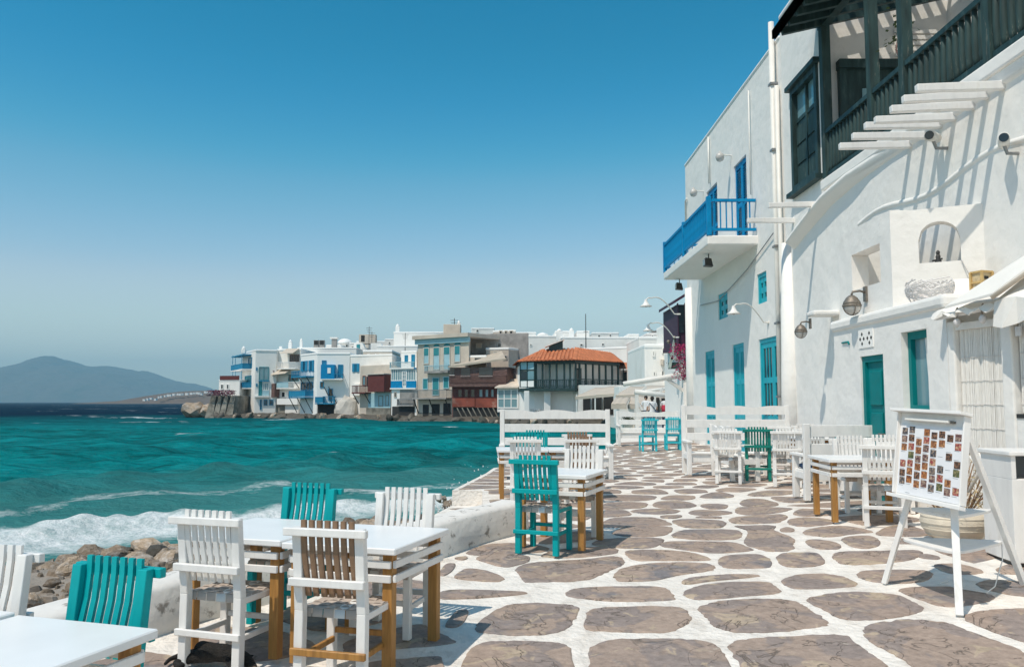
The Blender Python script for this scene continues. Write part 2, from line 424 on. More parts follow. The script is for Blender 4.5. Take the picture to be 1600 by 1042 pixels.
crop(1000, 840, 4.0, [
 [(135,50),(180,25),(580,30),(690,75),(600,88),(430,98),(200,65)],
 [(495,150),(520,115),(750,105),(810,140),(815,190),(550,195),(505,170)],
 [(848,100),(1100,92),(1150,140),(1150,160),(1080,180),(890,182)],
 [(1205,105),(1280,90),(1600,85),(1720,80),(1760,100),(1690,140),(1500,162),(1300,168),(1240,145)],
 [(265,275),(330,250),(550,232),(730,235),(735,245),(600,258),(450,268),(300,292)],
 [(275,345),(350,310),(500,285),(800,278),(835,305),(870,350),(650,365),(420,388),(330,380)],
 [(885,270),(980,235),(1150,228),(1280,250),(1360,300),(1200,315),(980,322),(920,300)],
 [(390,435),(500,402),(720,388),(900,392),(1000,420),(1060,465),(1120,500),(1170,548),(950,575),(750,588),(560,580),(470,540),(420,490)],
 [(1055,385),(1200,352),(1380,343),(1600,362),(1700,410),(1760,445),(1700,475),(1500,508),(1280,510),(1200,470),(1100,420)],
 [(575,695),(620,650),(800,632),(1270,610),(1330,660),(1450,750),(1560,830),(1640,940),(1200,990),(740,960),(640,780)]])
crop(1200, 800, 4.0, [
 [(595,745),(700,695),(900,680),(1130,700),(1290,765),(1600,880),(1720,1060),(1300,1090),(980,1040),(850,900),(700,840)],
 [(1210,660),(1350,620),(1600,610),(1800,615),(1850,860),(1600,810),(1400,740)],
 [(815,490),(900,475),(1150,470),(1390,520),(1405,545),(1200,590),(1080,590),(950,545)],
 [(560,385),(620,368),(850,365),(1000,370),(1020,400),(960,440),(700,445),(580,410)],
 [(1010,330),(1200,325),(1380,380),(1150,395)],
 [(1300,450),(1400,425),(1580,440),(1700,450),(1700,530),(1500,515),(1350,480)],
 [(230,185),(290,172),(420,190),(460,215),(420,235),(290,230)],
 [(455,175),(500,155),(640,150),(690,175),(700,210),(600,228),(520,215)],
 [(225,120),(330,95),(480,88),(600,110),(660,128),(520,135),(400,158),(240,145)],
 [(120,60),(200,35),(330,40),(420,60),(380,80),(230,92),(150,80)],
 [(660,145),(740,95),(850,78),(960,110),(1035,140),(900,152)],
 [(70,110),(120,95),(170,110),(150,125),(90,125)],
 [(790,190),(830,165),(1050,165),(1200,178),(1200,195),(800,200)],
 [(930,270),(1000,265),(1080,285),(1060,300),(960,290)],
 [(-60,45),(0,20),(90,15),(130,35),(60,65),(0,65)]])
crop(900, 760, 4.571, [
 [(1110,285),(1440,280),(1400,310),(1440,330),(1560,375),(1535,410),(1560,445),(1400,462),(1290,440),(1200,400),(1240,340),(1220,305)],
 [(180,275),(250,225),(500,222),(600,235),(690,275),(560,280),(400,290),(200,292)],
 [(680,245),(800,235),(1050,245),(1065,270),(1020,298),(800,295),(740,280)],
 [(250,340),(330,295),(600,285),(685,295),(670,330),(600,355),(400,360)],
 [(675,360),(740,318),(860,310),(1160,312),(1175,345),(1150,378),(850,380)],
 [(110,415),(200,375),(600,370),(620,385),(560,435),(430,445),(250,425)],
 [(610,430),(680,398),(1100,395),(1240,445),(1240,460),(1000,478),(900,470),(760,445)],
 [(385,180),(450,165),(650,160),(745,175),(700,195),(500,200)],
 [(800,185),(880,168),(1050,175),(1130,190),(1000,208),(840,205)],
 [(1140,175),(1160,150),(1350,148),(1560,160),(1400,195),(1250,208),(1160,195)],
 [(1100,225),(1350,205),(1520,212),(1450,240),(1460,258),(1300,265),(1120,265)],
 [(545,140),(580,108),(760,105),(860,130),(830,150),(650,158)],
 [(880,140),(920,125),(1080,130),(1075,160),(960,165)],
 [(1165,120),(1220,90),(1330,90),(1450,125),(1420,142),(1200,142)],
 [(180,150),(220,115),(500,115),(505,140),(440,158),(200,165)],
 [(170,220),(180,170),(350,168),(405,205),(300,215)],
 [(590,95),(660,65),(840,65),(850,85),(780,100)],
 [(885,70),(980,42),(1060,45),(1140,70),(1050,85),(900,82)],
 [(180,95),(200,62),(570,65),(555,95),(400,105)],
 [(1510,240),(1600,225),(1700,230),(1700,270),(1600,288),(1540,275)],
 [(600,210),(740,205),(760,215),(700,230),(610,225)],
 [(840,225),(900,213),(1040,218),(1035,230)]])

def chaikin(p, it=2, r=0.25):
    for _ in range(it):
        q = []
        for a, b in zip(p, p[1:] + p[:1]):
            q.append((a[0]*(1-r)+b[0]*r, a[1]*(1-r)+b[1]*r)); q.append((a[0]*r+b[0]*(1-r), a[1]*r+b[1]*(1-r)))
        p = q
    return p
def area(p): return .5*sum(a[0]*b[1]-b[0]*a[1] for a, b in zip(p, p[1:]+p[:1]))
def centroid(p): return (sum(a[0] for a in p)/len(p), sum(a[1] for a in p)/len(p))
def inside(pt, poly):
    x, y = pt; r = False
    for a, b in zip(poly, poly[1:]+poly[:1]):
        if (a[1] > y) != (b[1] > y) and x < (b[0]-a[0])*(y-a[1])/(b[1]-a[1]) + a[0]: r = not r
    return r
def near_poly(pt, poly):
    d = 1e9
    for a, b in zip(poly, poly[1:]+poly[:1]):
        ax, ay = a; bx, by = b; dx, dy = bx-ax, by-ay
        t = max(0, min(1, ((pt[0]-ax)*dx+(pt[1]-ay)*dy)/max(1e-9, dx*dx+dy*dy)))
        d = min(d, math.hypot(pt[0]-ax-dx*t, pt[1]-ay-dy*t))
    return d

stones = []
for poly in STONE_PX:
    w = [tuple(onG(*p)[:2]) for p in poly]
    stones.append(chaikin(w, 3, .22))
TR = list(stones)
def clip_half(poly, m, n):          # keep the side where (p-m).n <= 0
    out = []
    for a, b in zip(poly, poly[1:]+poly[:1]):
        da = (a[0]-m[0])*n[0]+(a[1]-m[1])*n[1]; db = (b[0]-m[0])*n[0]+(b[1]-m[1])*n[1]
        if da <= 0: out.append(a)
        if (da < 0) != (db < 0):
            t = da/(da-db); out.append((a[0]+(b[0]-a[0])*t, a[1]+(b[1]-a[1])*t))
    return out
rs = random.Random(5)
seeds = []
for y in np.arange(1.0, 30.0, .60):
    for x in np.arange(-5.2, 6.2, .78):
        p = (x + rs.uniform(-.24,.24) + (.39 if int(y/.60) % 2 else 0), y + rs.uniform(-.17,.17))
        if p[0] < left_edge(p[1]) + .25 or p[0] > 6.05: continue
        if p[0] > 4.95 and 8.0 < p[1] < 13.5: continue
        if any(inside(p, t) or near_poly(p, t) < .26 for t in TR): continue
        seeds.append(p)
blockers = []
for t in TR:                          # points round each surveyed stone hold the filler off
    for q in t[::2]: blockers.append(q)
for i, s in enumerate(seeds):
    poly = [(s[0]-.62,s[1]-.5),(s[0]+.62,s[1]-.5),(s[0]+.62,s[1]+.5),(s[0]-.62,s[1]+.5)]
    for j, q in enumerate(seeds):
        if j != i and abs(q[0]-s[0]) < 1.6 and abs(q[1]-s[1]) < 1.4:
            n = (q[0]-s[0], q[1]-s[1]); l = math.hypot(*n); n = (n[0]/l, n[1]/l)
            g = (.058 + .035*((i*7+j*3) % 5)/5)*(1 + .35*abs(n[1]))
            m = ((s[0]+q[0])/2 - n[0]*g, (s[1]+q[1])/2 - n[1]*g)
            poly = clip_half(poly, m, n)
    for q in blockers:
        if abs(q[0]-s[0]) < .9 and abs(q[1]-s[1]) < .8:
            n = (q[0]-s[0], q[1]-s[1]); l = math.hypot(*n); n = (n[0]/l, n[1]/l)
            m = (q[0] - n[0]*.12, q[1] - n[1]*.12); poly = clip_half(poly, m, n)
    for k in (-1, 1):                 # keep off the edges
        pass
    if len(poly) < 3 or abs(area(poly)) < .05: continue
    poly = chaikin(poly, 3, .2)
    poly = [(max(p[0], left_edge(p[1]) + .10), p[1]) for p in poly]
    if abs(area(poly)) < .04: continue
    stones.append(poly)

def stone_mesh(poly, k, grow=1.0):
    if area(poly) < 0: poly = poly[::-1]
    c = centroid(poly); n = len(poly)
    mb = MB(); rings = []
    for (sh, dz) in ((grow,-.01),(grow,.004),(grow-.035,.011)):
        r = []
        for (x, y) in poly:
            w = 1 + .035*mnoise.noise(Vector((x*7, y*7, k))) + .04*mnoise.noise(Vector((x*17, y*17, k))) + .03*mnoise.noise(Vector((x*43, y*43, k)))
            X = c[0]+(x-c[0])*sh*w; Y = c[1]+(y-c[1])*sh*w
            r.append((X, Y, gz(X, Y)+dz))
        rings.append(r)
    vs = [p for r in rings for p in r]; fs = []
    for i in range(2):
        for j in range(n): fs.append((i*n+j, i*n+(j+1)%n, (i+1)*n+(j+1)%n, (i+1)*n+j))
    vs.append((c[0], c[1], gz(*c)+.012)); ci = len(vs)-1
    for j in range(n): fs.append((2*n+j, 2*n+(j+1)%n, ci))
    mb.add(vs, fs)
    return mb
# the 290 largest in view one by one, the rest in one part
def seen_size(p):
    c = centroid(p); return abs(area(p)) / max(2.5, c[1])**3 if c[1] > 3 else 0
order = sorted(range(len(stones)), key=lambda i: -seen_size(stones[i]))
rest = MB()
for r, i in enumerate(order):
    mb = stone_mesh(stones[i], i, 1.07 if i < len(TR) else 1.0)
    if r < 290: mb.build('paving_stone', 'stone', prom)
    else: rest.add(mb.v, mb.f)
if rest.v: tag(rest.build('far_paving_stones', 'stone_far', prom), kind='stuff')

# ---- sea wall
def offset_line(pts, d):
    out = []
    for i, p in enumerate(pts):
        a = pts[max(i-1,0)]; b = pts[min(i+1,len(pts)-1)]
        t = Vector((b[0]-a[0], b[1]-a[1], 0)).normalized()
        out.append((p[0]-t.y*d, p[1]+t.x*d))
    return out
def dense(pts, step):
    out = []
    for a, b in zip(pts, pts[1:]):
        n = max(1, int(math.hypot(b[0]-a[0], b[1]-a[1])/step))
        for i in range(n): out.append((a[0]+(b[0]-a[0])*i/n, a[1]+(b[1]-a[1])*i/n))
    return out + [pts[-1]]
wl = chaikin(WALL, 0); wl = dense(WALL, .25); wb = offset_line(wl, .42)
mb = MB(); rows = []
prof = [(0,-.3),(0.0,.0),(.02,.30),(.07,.335),(.35,.335),(.40,.30),(.46,-.4),(.5,-1.5)]
for i, (p, q) in enumerate(zip(wl, wb)):
    row = []
    for (u, h) in prof:
        t = u/.42; x = p[0]+(q[0]-p[0])*t; y = p[1]+(q[1]-p[1])*t
        nz = .009*mnoise.noise(Vector((x*2.3, y*2.3, h*2)))
        row.append((x+nz, y, gz(p[0],p[1]) + h + nz*(1 if h > .1 else 0)))
    rows.append(row)
mb.grid(rows); mb.add(rows[-1], [tuple(range(len(prof)))]); mb.smooth = True
sw = mb.build('sea_wall', 'seawall')
tag(sw, 'low whitewashed sea wall with peeling paint along the rocky shore', 'wall')

# ---- landing and riser beyond the wall
mb = MB(); lz = -.26
land = [(.12,9.9),(-.05,9.97),(-.45,12.1),(-.52,14.38),(-1.06,14.38),(-1.35,12.6),(-1.25,11.2),(-.75,9.6)]
mb.prism(land, -1.7, lz)
ld = mb.build('landing', 'mortar', bevel=.03); tag(ld, kind='structure')
for k, (x, y, a, b) in enumerate([(-.8,13.9,.2,.12),(-.75,13.3,.17,.15),(-1.0,12.8,.15,.14),(-.68,12.6,.14,.16),(-.9,12.1,.18,.12),(-.6,11.7,.13,.14),(-1.0,11.5,.15,.1)]):
    n = 14; m2 = MB()
    ring = [(x+a*math.cos(2*math.pi*i/n)*(1+.15*math.sin(i*2.1+k)), y+b*math.sin(2*math.pi*i/n)) for i in range(n)]
    m2.prism(ring, lz-.02, lz+.008); m2.build('paving_stone', 'stone', ld)

# ---- rocky shore between wall and water
SHd = dense(SHORE, .5)
def shore_dist(x, y):
    """signed distance to the waterline, positive towards the sea"""
    best = 1e9; sg = 1
    for a, b in zip(SHORE, SHORE[1:]):
        dx, dy = b[0]-a[0], b[1]-a[1]
        t = max(0, min(1, ((x-a[0])*dx+(y-a[1])*dy)/(dx*dx+dy*dy)))
        d = math.hypot(x-a[0]-dx*t, y-a[1]-dy*t)
        if d < best:
            best = d; sg = 1 if dx*(y-a[1])-dy*(x-a[0]) > 0 else -1
    return best*sg
mb = MB(); rows = []
wall_back = [(y, x-.3) for x, y in WALL] + [(11,-.9),(14.4,-.8),(17.5,-.5),(18.5,-.4)]
for y in np.arange(-4, 19.01, .3):
    xr = interp(y, wall_back); row = []
    for i in range(60):
        x = xr - (i/59)**1.2 * 12.0
        d = shore_dist(x, y)
        z = -.42 - .58*max(0, min(1, 1 + d/4.5)) if d < 0 else -1.0 - .22*d
        z += .09*mnoise.noise(Vector((x*1.3, y*1.3, 3))) + .04*mnoise.noise(Vector((x*4, y*4, 8)))
        row.append((x, y, max(z, -3.2)))
    rows.append(row)
mb.grid(rows); mb.smooth = True
shore = mb.build('rocky_shore', 'shore_bed'); tag(shore, kind='structure')
def rock_mesh(k, name='rock', m='rock'):
    bm = bmesh.new(); bmesh.ops.create_icosphere(bm, subdivisions=2, radius=1)
    for v in bm.verts:
        p = v.co.copy(); n = mnoise.noise(p*1.1 + Vector((k*7.3,0,0)))*.38 + mnoise.noise(p*2.7+Vector((0,k*3.1,0)))*.14
        p *= 1 + n
        for q in range(4):
            ax = Vector((math.sin(k*3+q*1.9), math.cos(k*2+q*2.3), math.sin(q+k)*.7)).normalized()
            h = .72
            if p.dot(ax) > h: p -= ax*(p.dot(ax)-h)*.8
        v.co = p
    me = bpy.data.meshes.new(name); bm.to_mesh(me); bm.free(); me.materials.append(M[m])
    me.polygons.foreach_set('use_smooth', [False]*len(me.polygons))
    return me
RM = [rock_mesh(k) for k in range(7)]; RD = [rock_mesh(k+9, m='rock_dark') for k in range(3)]
rr = random.Random(11); placed = 0; tries = 0; rk = []
while placed < 255 and tries < 6000:
    tries += 1
    y = rr.uniform(4.5, 17.8); xr = interp(y, wall_back)
    x = xr - .25 - abs(rr.gauss(0, 3.2))
    d = shore_dist(x, y)
    if d > .9 or d < -8: continue
    s = rr.choice([.07,.08,.10,.12,.14,.17,.2]) * rr.uniform(.85,1.2)
    if any((x-a)**2+(y-b)**2 < (.62*(s+c))**2 for a, b, c in rk): continue
    if x + s*1.1 > xr: continue
    rk.append((x, y, s)); placed += 1
    z = -.42 - .58*max(0, min(1, 1+d/4.5)) if d < 0 else -1.05
    me = rr.choice(RD) if (d > -1.2 and rr.random() < .6) else rr.choice(RM)
    inst('rock', me, shore, (x, y, z + s*.28), (rr.uniform(-.3,.3), rr.uniform(-.3,.3), rr.uniform(0,6.3)), (s*rr.uniform(1.0,1.6), s*rr.uniform(.8,1.1), s*rr.uniform(.5,.8)))
# three heaps one can see against the foam
for (px, py, s) in [(245,866,.30),(225,882,.26),(262,874,.24),(180,872,.24),(120,876,.22),(60,893,.24),(205,895,.2),(150,890,.2),(90,905,.22),(700,790,.25),(690,780,.2),(712,784,.22),(590,812,.24),(565,818,.2),(545,816,.2)]:
    p = atZ(px, py, -.62)
    inst('rock', RD[0] if px in (225,60,245) else RM[px % 7], shore, p, (.2, .1, px*.37), (s*.8, s*.6, s*.45))

pb_ = MB(); rp_ = random.Random(77)
for k in range(5200):
    y = rp_.uniform(3.5, 17.8); xr = interp(y, wall_back); x = xr - .05 - abs(rp_.gauss(0, 3.0)); d = shore_dist(x, y)
    if d > .6 or d < -9: continue
    z = -.42 - .58*max(0, min(1, 1+d/4.5)) if d < 0 else -1.02
    z += .09*mnoise.noise(Vector((x*1.3, y*1.3, 3))) + .04*mnoise.noise(Vector((x*4, y*4, 8)))
    s = rp_.choice([.02,.03,.035,.045,.06,.075])*rp_.uniform(.8,1.3); a = rp_.uniform(0,3.14); ca, sa = math.cos(a), math.sin(a); q = rp_.uniform(.5,.9)
    ring = [(ca*s*1.4*cx-sa*s*q*cy, sa*s*1.4*cx+ca*s*q*cy) for cx, cy in ((1,0),(.6,.8),(-.5,.9),(-1,.1),(-.6,-.8),(.5,-.9))]
    pb_.add([(x+u, y+v, z-.01) for u, v in ring]+[(x+u*.65, y+v*.65, z+s*.55+.008*((i*k)%3)) for i, (u, v) in enumerate(ring)], [(i,(i+1)%6,6+(i+1)%6,6+i) for i in range(6)]+[(6,7,8,9,10,11)])
tag(pb_.build('pebbles', 'rock', shore), kind='stuff')

# ---- sea
def build_sea():
    r = [6.0]
    while r[-1] < 32000: r.append(r[-1] * (1.0105 if r[-1] < 90 else 1.016 if r[-1] < 600 else 1.05))
    R = np.array(r); A = np.radians(np.linspace(-75, 32, 520))
    RR, AA = np.meshgrid(R, A, indexing='ij')
    X = RR*np.sin(AA); Y = RR*np.cos(AA)
    dr = np.gradient(R)[:, None] * np.ones_like(AA)
    # distance to the waterline
    D = np.full(X.shape, 1e9); S = np.ones(X.shape)
    for a, b in zip(SHORE, SHORE[1:]):
        dx, dy = b[0]-a[0], b[1]-a[1]
        t = np.clip(((X-a[0])*dx+(Y-a[1])*dy)/(dx*dx+dy*dy), 0, 1)
        d = np.hypot(X-a[0]-dx*t, Y-a[1]-dy*t); sg = np.where(dx*(Y-a[1])-dy*(X-a[0]) > 0, 1, -1)
        m = d < D; D = np.where(m, d, D); S = np.where(m, sg, S)
    D = D*S
    # distance to the quay further along
    Q = np.full(X.shape, 1e9)
    qp = [(x, y) for y, x in LEFT if 17.5 < y < 92]
    for a, b in zip(qp, qp[1:]):
        dx, dy = b[0]-a[0], b[1]-a[1]
        t = np.clip(((X-a[0])*dx+(Y-a[1])*dy)/(dx*dx+dy*dy), 0, 1)
        Q = np.minimum(Q, np.hypot(X-a[0]-dx*t, Y-a[1]-dy*t))
    Z = np.full(X.shape, SEA)
    rng = np.random.RandomState(3)
    crest = np.zeros(X.shape)
    for lam, amp, spread, n in [(21,.07,.25,3),(12,.06,.32,4),(7,.07,.42,6),(4,.072,.5,8),(2.3,.060,.65,10),(1.3,.040,.8,10)]:
        for k in range(n):
            th = rng.normal(0, spread) + .22; L = lam*rng.uniform(.8,1.25); ph = rng.uniform(0,6.3)
            kx, ky = math.sin(th)*2*math.pi/L, -math.cos(th)*2*math.pi/L
            w = np.clip((L/dr - 3)/4, 0, 1)
            phase = kx*X+ky*Y+ph
            c = np.cos(phase); s = amp*1.15/math.sqrt(n)*1.3*(c + .28*np.cos(2*phase))
            Z += s*w; crest += s*w
    shal = np.clip(D/14, .25, 1); Z = SEA + (Z-SEA)*shal
    # breaking swell along the shore
    wob = .7*np.sin(X*.55)+.5*np.sin(X*1.3+Y*.7)
    lump = np.zeros(X.shape)
    for k in range(14):
        th = rng.uniform(0,6.28); kk = rng.uniform(2.0,11.0); lump += .026*(3/kk)**.5*np.sin(kk*(X*math.cos(th)+Y*math.sin(th))+rng.uniform(0,6.28))
    br = np.exp(-((D-2.7-wob*.5)/1.05)**2); Z += (.20+lump)*br*np.clip((Y-4)/6,0,1)
    br2 = np.exp(-((D-12-wob*1.5)/1.6)**2); Z += .13*br2
    fo = np.clip(.76-(np.clip(D-2.7-wob*.7,0,9)/2.2), 0, 1)*np.clip(.55+D*.22, .45, 1)
    fo = np.maximum(fo, .60*np.exp(-((D-7.3-wob*.9)/1.5)**2))
    fo = np.maximum(fo, .50*np.exp(-((D-12.0-wob*1.5)/.9)**2)*np.clip(np.sin(X*.21+.7)*1.6-.3,0,1))
    fo = np.maximum(fo, np.clip(1-Q/1.3, 0, 1)*.85)
    cr = np.clip((crest-.36)/.14, 0, 1)*np.clip((D-9)/8, 0, 1)*.62
    fo = np.maximum(fo, cr)
    # foam under the far houses
    me = bpy.data.meshes.new('sea')
    n0, n1 = X.shape
    co = np.stack([X, Y, Z], -1).reshape(-1, 3)
    i = np.arange(n0*n1).reshape(n0, n1)
    q = np.stack([i[:-1,:-1], i[:-1,1:], i[1:,1:], i[1:,:-1]], -1).reshape(-1, 4)
    me.vertices.add(len(co)); me.vertices.foreach_set('co', co.ravel())
    me.loops.add(q.size); me.loops.foreach_set('vertex_index', q.ravel().astype(np.int32))
    me.polygons.add(len(q)); me.polygons.foreach_set('loop_start', (np.arange(len(q))*4).astype(np.int32)); me.polygons.foreach_set('loop_total', np.full(len(q),4,np.int32))
    me.polygons.foreach_set('use_smooth', np.ones(len(q), bool))
    me.update(calc_edges=True); me.validate()
    at = me.attributes.new('foam', 'FLOAT', 'POINT'); at.data.foreach_set('value', fo.ravel().astype(np.float32))
    at = me.attributes.new('shallow', 'FLOAT', 'POINT')
    sh = np.clip(1-np.minimum(D, 200)/34, 0, 1); at.data.foreach_set('value', sh.ravel().astype(np.float32))
    bm = bmesh.new(); bm.from_mesh(me); bmesh.ops.recalc_face_normals(bm, faces=bm.faces)
    if bm.faces[0].normal.z < 0: bmesh.ops.reverse_faces(bm, faces=bm.faces)
    bm.to_mesh(me); bm.free()
    o = bpy.data.objects.new('sea', me); C.objects.link(o)
    m = bpy.data.materials.new('sea_water'); m.use_nodes = True; nt = m.node_tree; N = nt.nodes; L = nt.links
    b = N['Principled BSDF']
    geo = N.new('ShaderNodeNewGeometry')
    def attr(n):
        a = N.new('ShaderNodeAttribute'); a.attribute_name = n; return a.outputs['Fac']
    def noise(scale, vecscale, detail=6, rough=.6):
        mp = N.new('ShaderNodeMapping'); mp.inputs['Scale'].default_value = vecscale; L.new(geo.outputs['Position'], mp.inputs['Vector'])
        t = N.new('ShaderNodeTexNoise'); t.inputs['Scale'].default_value = scale; t.inputs['Detail'].default_value = detail; t.inputs['Roughness'].default_value = rough
        L.new(mp.outputs[0], t.inputs['Vector']); return t.outputs['Fac']
    def rng_(src, a, b_, c=0.0, d=1.0):
        r_ = N.new('ShaderNodeMapRange'); r_.inputs['From Min'].default_value = a; r_.inputs['From Max'].default_value = b_
        r_.inputs['To Min'].default_value = c; r_.inputs['To Max'].default_value = d; L.new(src, r_.inputs['Value']); return r_.outputs[0]
    def math_(op, a, b_):
        q_ = N.new('ShaderNodeMath'); q_.operation = op
        for k, v in enumerate((a, b_)):
            if isinstance(v, (int, float)): q_.inputs[k].default_value = v
            else: L.new(v, q_.inputs[k])
        return q_.outputs[0]
    def mix(fac, c1, c2):
        x = N.new('ShaderNodeMix'); x.data_type = 'RGBA'
        for k, v in ((6, c1), (7, c2)):
            if isinstance(v, tuple): x.inputs[k].default_value = (*v, 1)
            else: L.new(v, x.inputs[k])
        L.new(fac, x.inputs[0]); return x.outputs[2]
    sep = N.new('ShaderNodeSeparateXYZ'); L.new(geo.outputs['Position'], sep.inputs[0])
    ln = N.new('ShaderNodeVectorMath'); ln.operation = 'LENGTH'; L.new(geo.outputs['Position'], ln.inputs[0])
    dist = ln.outputs['Value']
    # sea colour: seabed and painted ripple light inshore, blue water beyond the bay
    patch = noise(.055, (1,1.4,1), 4)
    deep = math_('ADD', rng_(dist, 75, 190), math_('MULTIPLY', math_('SUBTRACT', patch, .5), .9))
    deepc = N.new('ShaderNodeClamp'); L.new(deep, deepc.inputs[0])
    base = mix(rng_(math_('ADD', math_('MULTIPLY', patch, .30), math_('ADD', math_('MULTIPLY', noise(.22,(.5,1.5,1),6,.65), .20), math_('ADD', math_('MULTIPLY', noise(.8,(.45,1.6,1),5,.65), .25), math_('MULTIPLY', noise(2.4,(.45,1.6,1),5,.7), .25)))), .45, .565), (.001,.095,.095), (.002,.265,.272))  # finer noise stands in for light and dark sides of small waves
    base = mix(deepc.outputs[0], base, (.0,.012,.034))
    shl = math_('ADD', attr('shallow'), math_('MULTIPLY', math_('SUBTRACT', noise(.16,(1,1.5,1),3), .5), .35))
    base = mix(rng_(shl, .45, .95), base, (.070,.27,.262))
    # foam
    f1 = noise(1.6, (1,1,1), 9, .72); f2 = noise(.33, (.55,1.5,1), 5)
    f3 = noise(4.5, (1,1,1), 6, .7)
    thr = math_('ADD', math_('MULTIPLY', f1, .65), math_('ADD', math_('MULTIPLY', f2, .25), math_('MULTIPLY', f3, .25)))
    fm = rng_(math_('SUBTRACT', math_('ADD', attr('foam'), -0.02), thr), -.06, .16)
    # scattered white caps on the open water
    wc = noise(.085, (.55,1.0,1), 3); wc2 = noise(.9, (.6,1,1), 6)
    caps = math_('MULTIPLY', rng_(wc, .63, .67), rng_(wc2, .5, .56)); caps = math_('MULTIPLY', caps, rng_(dist, 26, 45))
    fm = math_('MAXIMUM', fm, math_('MULTIPLY', caps, .85))
    col = mix(fm, base, (.82,.84,.83))
    h = math_('ADD', math_('MULTIPLY', noise(1.5,(.8,1.3,1),8,.68), 1.0), math_('MULTIPLY', noise(.42,(.6,1.4,1),5,.6), 1.6))
    bp = N.new('ShaderNodeBump'); bp.inputs['Strength'].default_value = 1.0; bp.inputs['Distance'].default_value = .34; L.new(h, bp.inputs['Height'])
    bf = N.new('ShaderNodeBump'); bf.inputs['Strength'].default_value = .9; bf.inputs['Distance'].default_value = .14; L.new(math_('MULTIPLY', f3, 1.0), bf.inputs['Height'])
    N.remove(b)
    body = N.new('ShaderNodeBsdfDiffuse'); L.new(base, body.inputs['Color']); L.new(bp.outputs[0], body.inputs['Normal'])
    gl = N.new('ShaderNodeBsdfGlossy'); gl.inputs['Roughness'].default_value = .16; gl.inputs['Color'].default_value = (.8,.95,1,1); L.new(bp.outputs[0], gl.inputs['Normal'])
    fo_ = N.new('ShaderNodeBsdfDiffuse'); L.new(mix(rng_(math_('ADD', math_('MULTIPLY', f1, .5), math_('MULTIPLY', noise(7,(1,1,1),6,.75), .5)), .36, .58), (.46,.57,.57), (.90,.90,.89)), fo_.inputs['Color']); L.new(bf.outputs[0], fo_.inputs['Normal'])
    fr = N.new('ShaderNodeFresnel'); fr.inputs['IOR'].default_value = 1.33; L.new(bp.outputs[0], fr.inputs['Normal'])
    m1 = N.new('ShaderNodeMixShader'); L.new(rng_(fr.outputs[0], 0, 1, .008, .10), m1.inputs[0]); L.new(body.outputs[0], m1.inputs[1]); L.new(gl.outputs[0], m1.inputs[2])
    m2 = N.new('ShaderNodeMixShader'); L.new(fm, m2.inputs[0]); L.new(m1.outputs[0], m2.inputs[1]); L.new(fo_.outputs[0], m2.inputs[2])
    L.new(m2.outputs[0], N['Material Output'].inputs['Surface'])
    me.materials.append(m)
    return tag(o, kind='structure')
sea = build_sea()

# splash where the swell meets the quay
rs2 = random.Random(4); mb = MB()
for k in range(300):
    t = rs2.random(); a = Vector((-.95 + .45*t, 15.2 + 4*t, -.6))
    p = a + Vector((rs2.gauss(-.25,.25), rs2.gauss(0,.5), abs(rs2.gauss(0,.26))*(1.0 if t > .75 else .35)))
    s = rs2.uniform(.006,.026)
    mb.add([p+Vector((s,0,0)),p+Vector((-s*.5,s*.8,0)),p+Vector((-s*.5,-s*.8,0)),p+Vector((0,0,s*1.3)),p-Vector((0,0,s))],[(0,1,3),(1,2,3),(2,0,3),(1,0,4),(2,1,4),(0,2,4)])
mat('spray', (.85,.87,.87), .7, .03, 5, 0)
tag(mb.build('spray', 'spray'), 'white spray thrown up where swell hits the stone quay', 'spray', kind='stuff')

# ---- far land
def ridge(name, prof, D, depth, m, base_z=-4.0, seed=0, rough=.06, nx=200, ny=26):
    mb = MB(); rows = []
    x0, x1 = prof[0][0], prof[-1][0]
    for j in range(ny+1):
        t = j/ny; row = []
        for i in range(nx+1):
            px = x0+(x1-x0)*i/nx
            py = interp(px, prof)
            h = atY(px, py, D).z - base_z
            s = math.sin(math.pi*min(1, t/ .5)*.5) if t <= .5 else math.cos(math.pi*(t-.5))
            s = max(0, s)
            X = atY(px, py, D).x; Yp = D + (t-.5)*depth
            nn = mnoise.fractal(Vector((X/depth*3.2, Yp/depth*3.2, seed)), 1.0, 2.0, 5)
            z = base_z + h*(s**.8)*(1 + (rough*5*nn)*(1-abs(2*t-1))*(.25 + .75*abs(2*t-1)))
            row.append((X, Yp, z))
        rows.append(row)
    mb.grid(rows); mb.smooth = True
    return tag(mb.build(name, m), kind='structure')
ridge('island_hills', [(-420,600),(-300,590),(-180,594),(-90,600),(-40,592),(0,585.5),(14,581),(28,577),(46,575.5),(58,574),(70,569),(84,567),(98,567),(110,570),(122,575.5),(132,573),(140,571.5),(150,572),(160,571),(170,574),(182,577.5),(205,580),(214,577.5),(224,580),(240,586),(262,595),(285,602),(300,603),(312,607),(340,614),(420,622),(520,628)], 7000, 2600, 'island', -20, 2, .15)
ridge('headland', [(150,629),(190,626.5),(210,626),(225,623),(240,619.5),(260,615.5),(285,612),(305,610.5),(330,610),(360,610),(420,612),(520,616)], 1300, 320, 'hill', -6, 5, .03)
ridge('hill_behind_town', [(940,545),(985,530),(1005,525),(1020,519),(1035,515),(1045,514),(1060,516),(1090,520),(1150,530),(1240,540)], 900, 300, 'hill', -4, 9, .04)
rhh = random.Random(31)
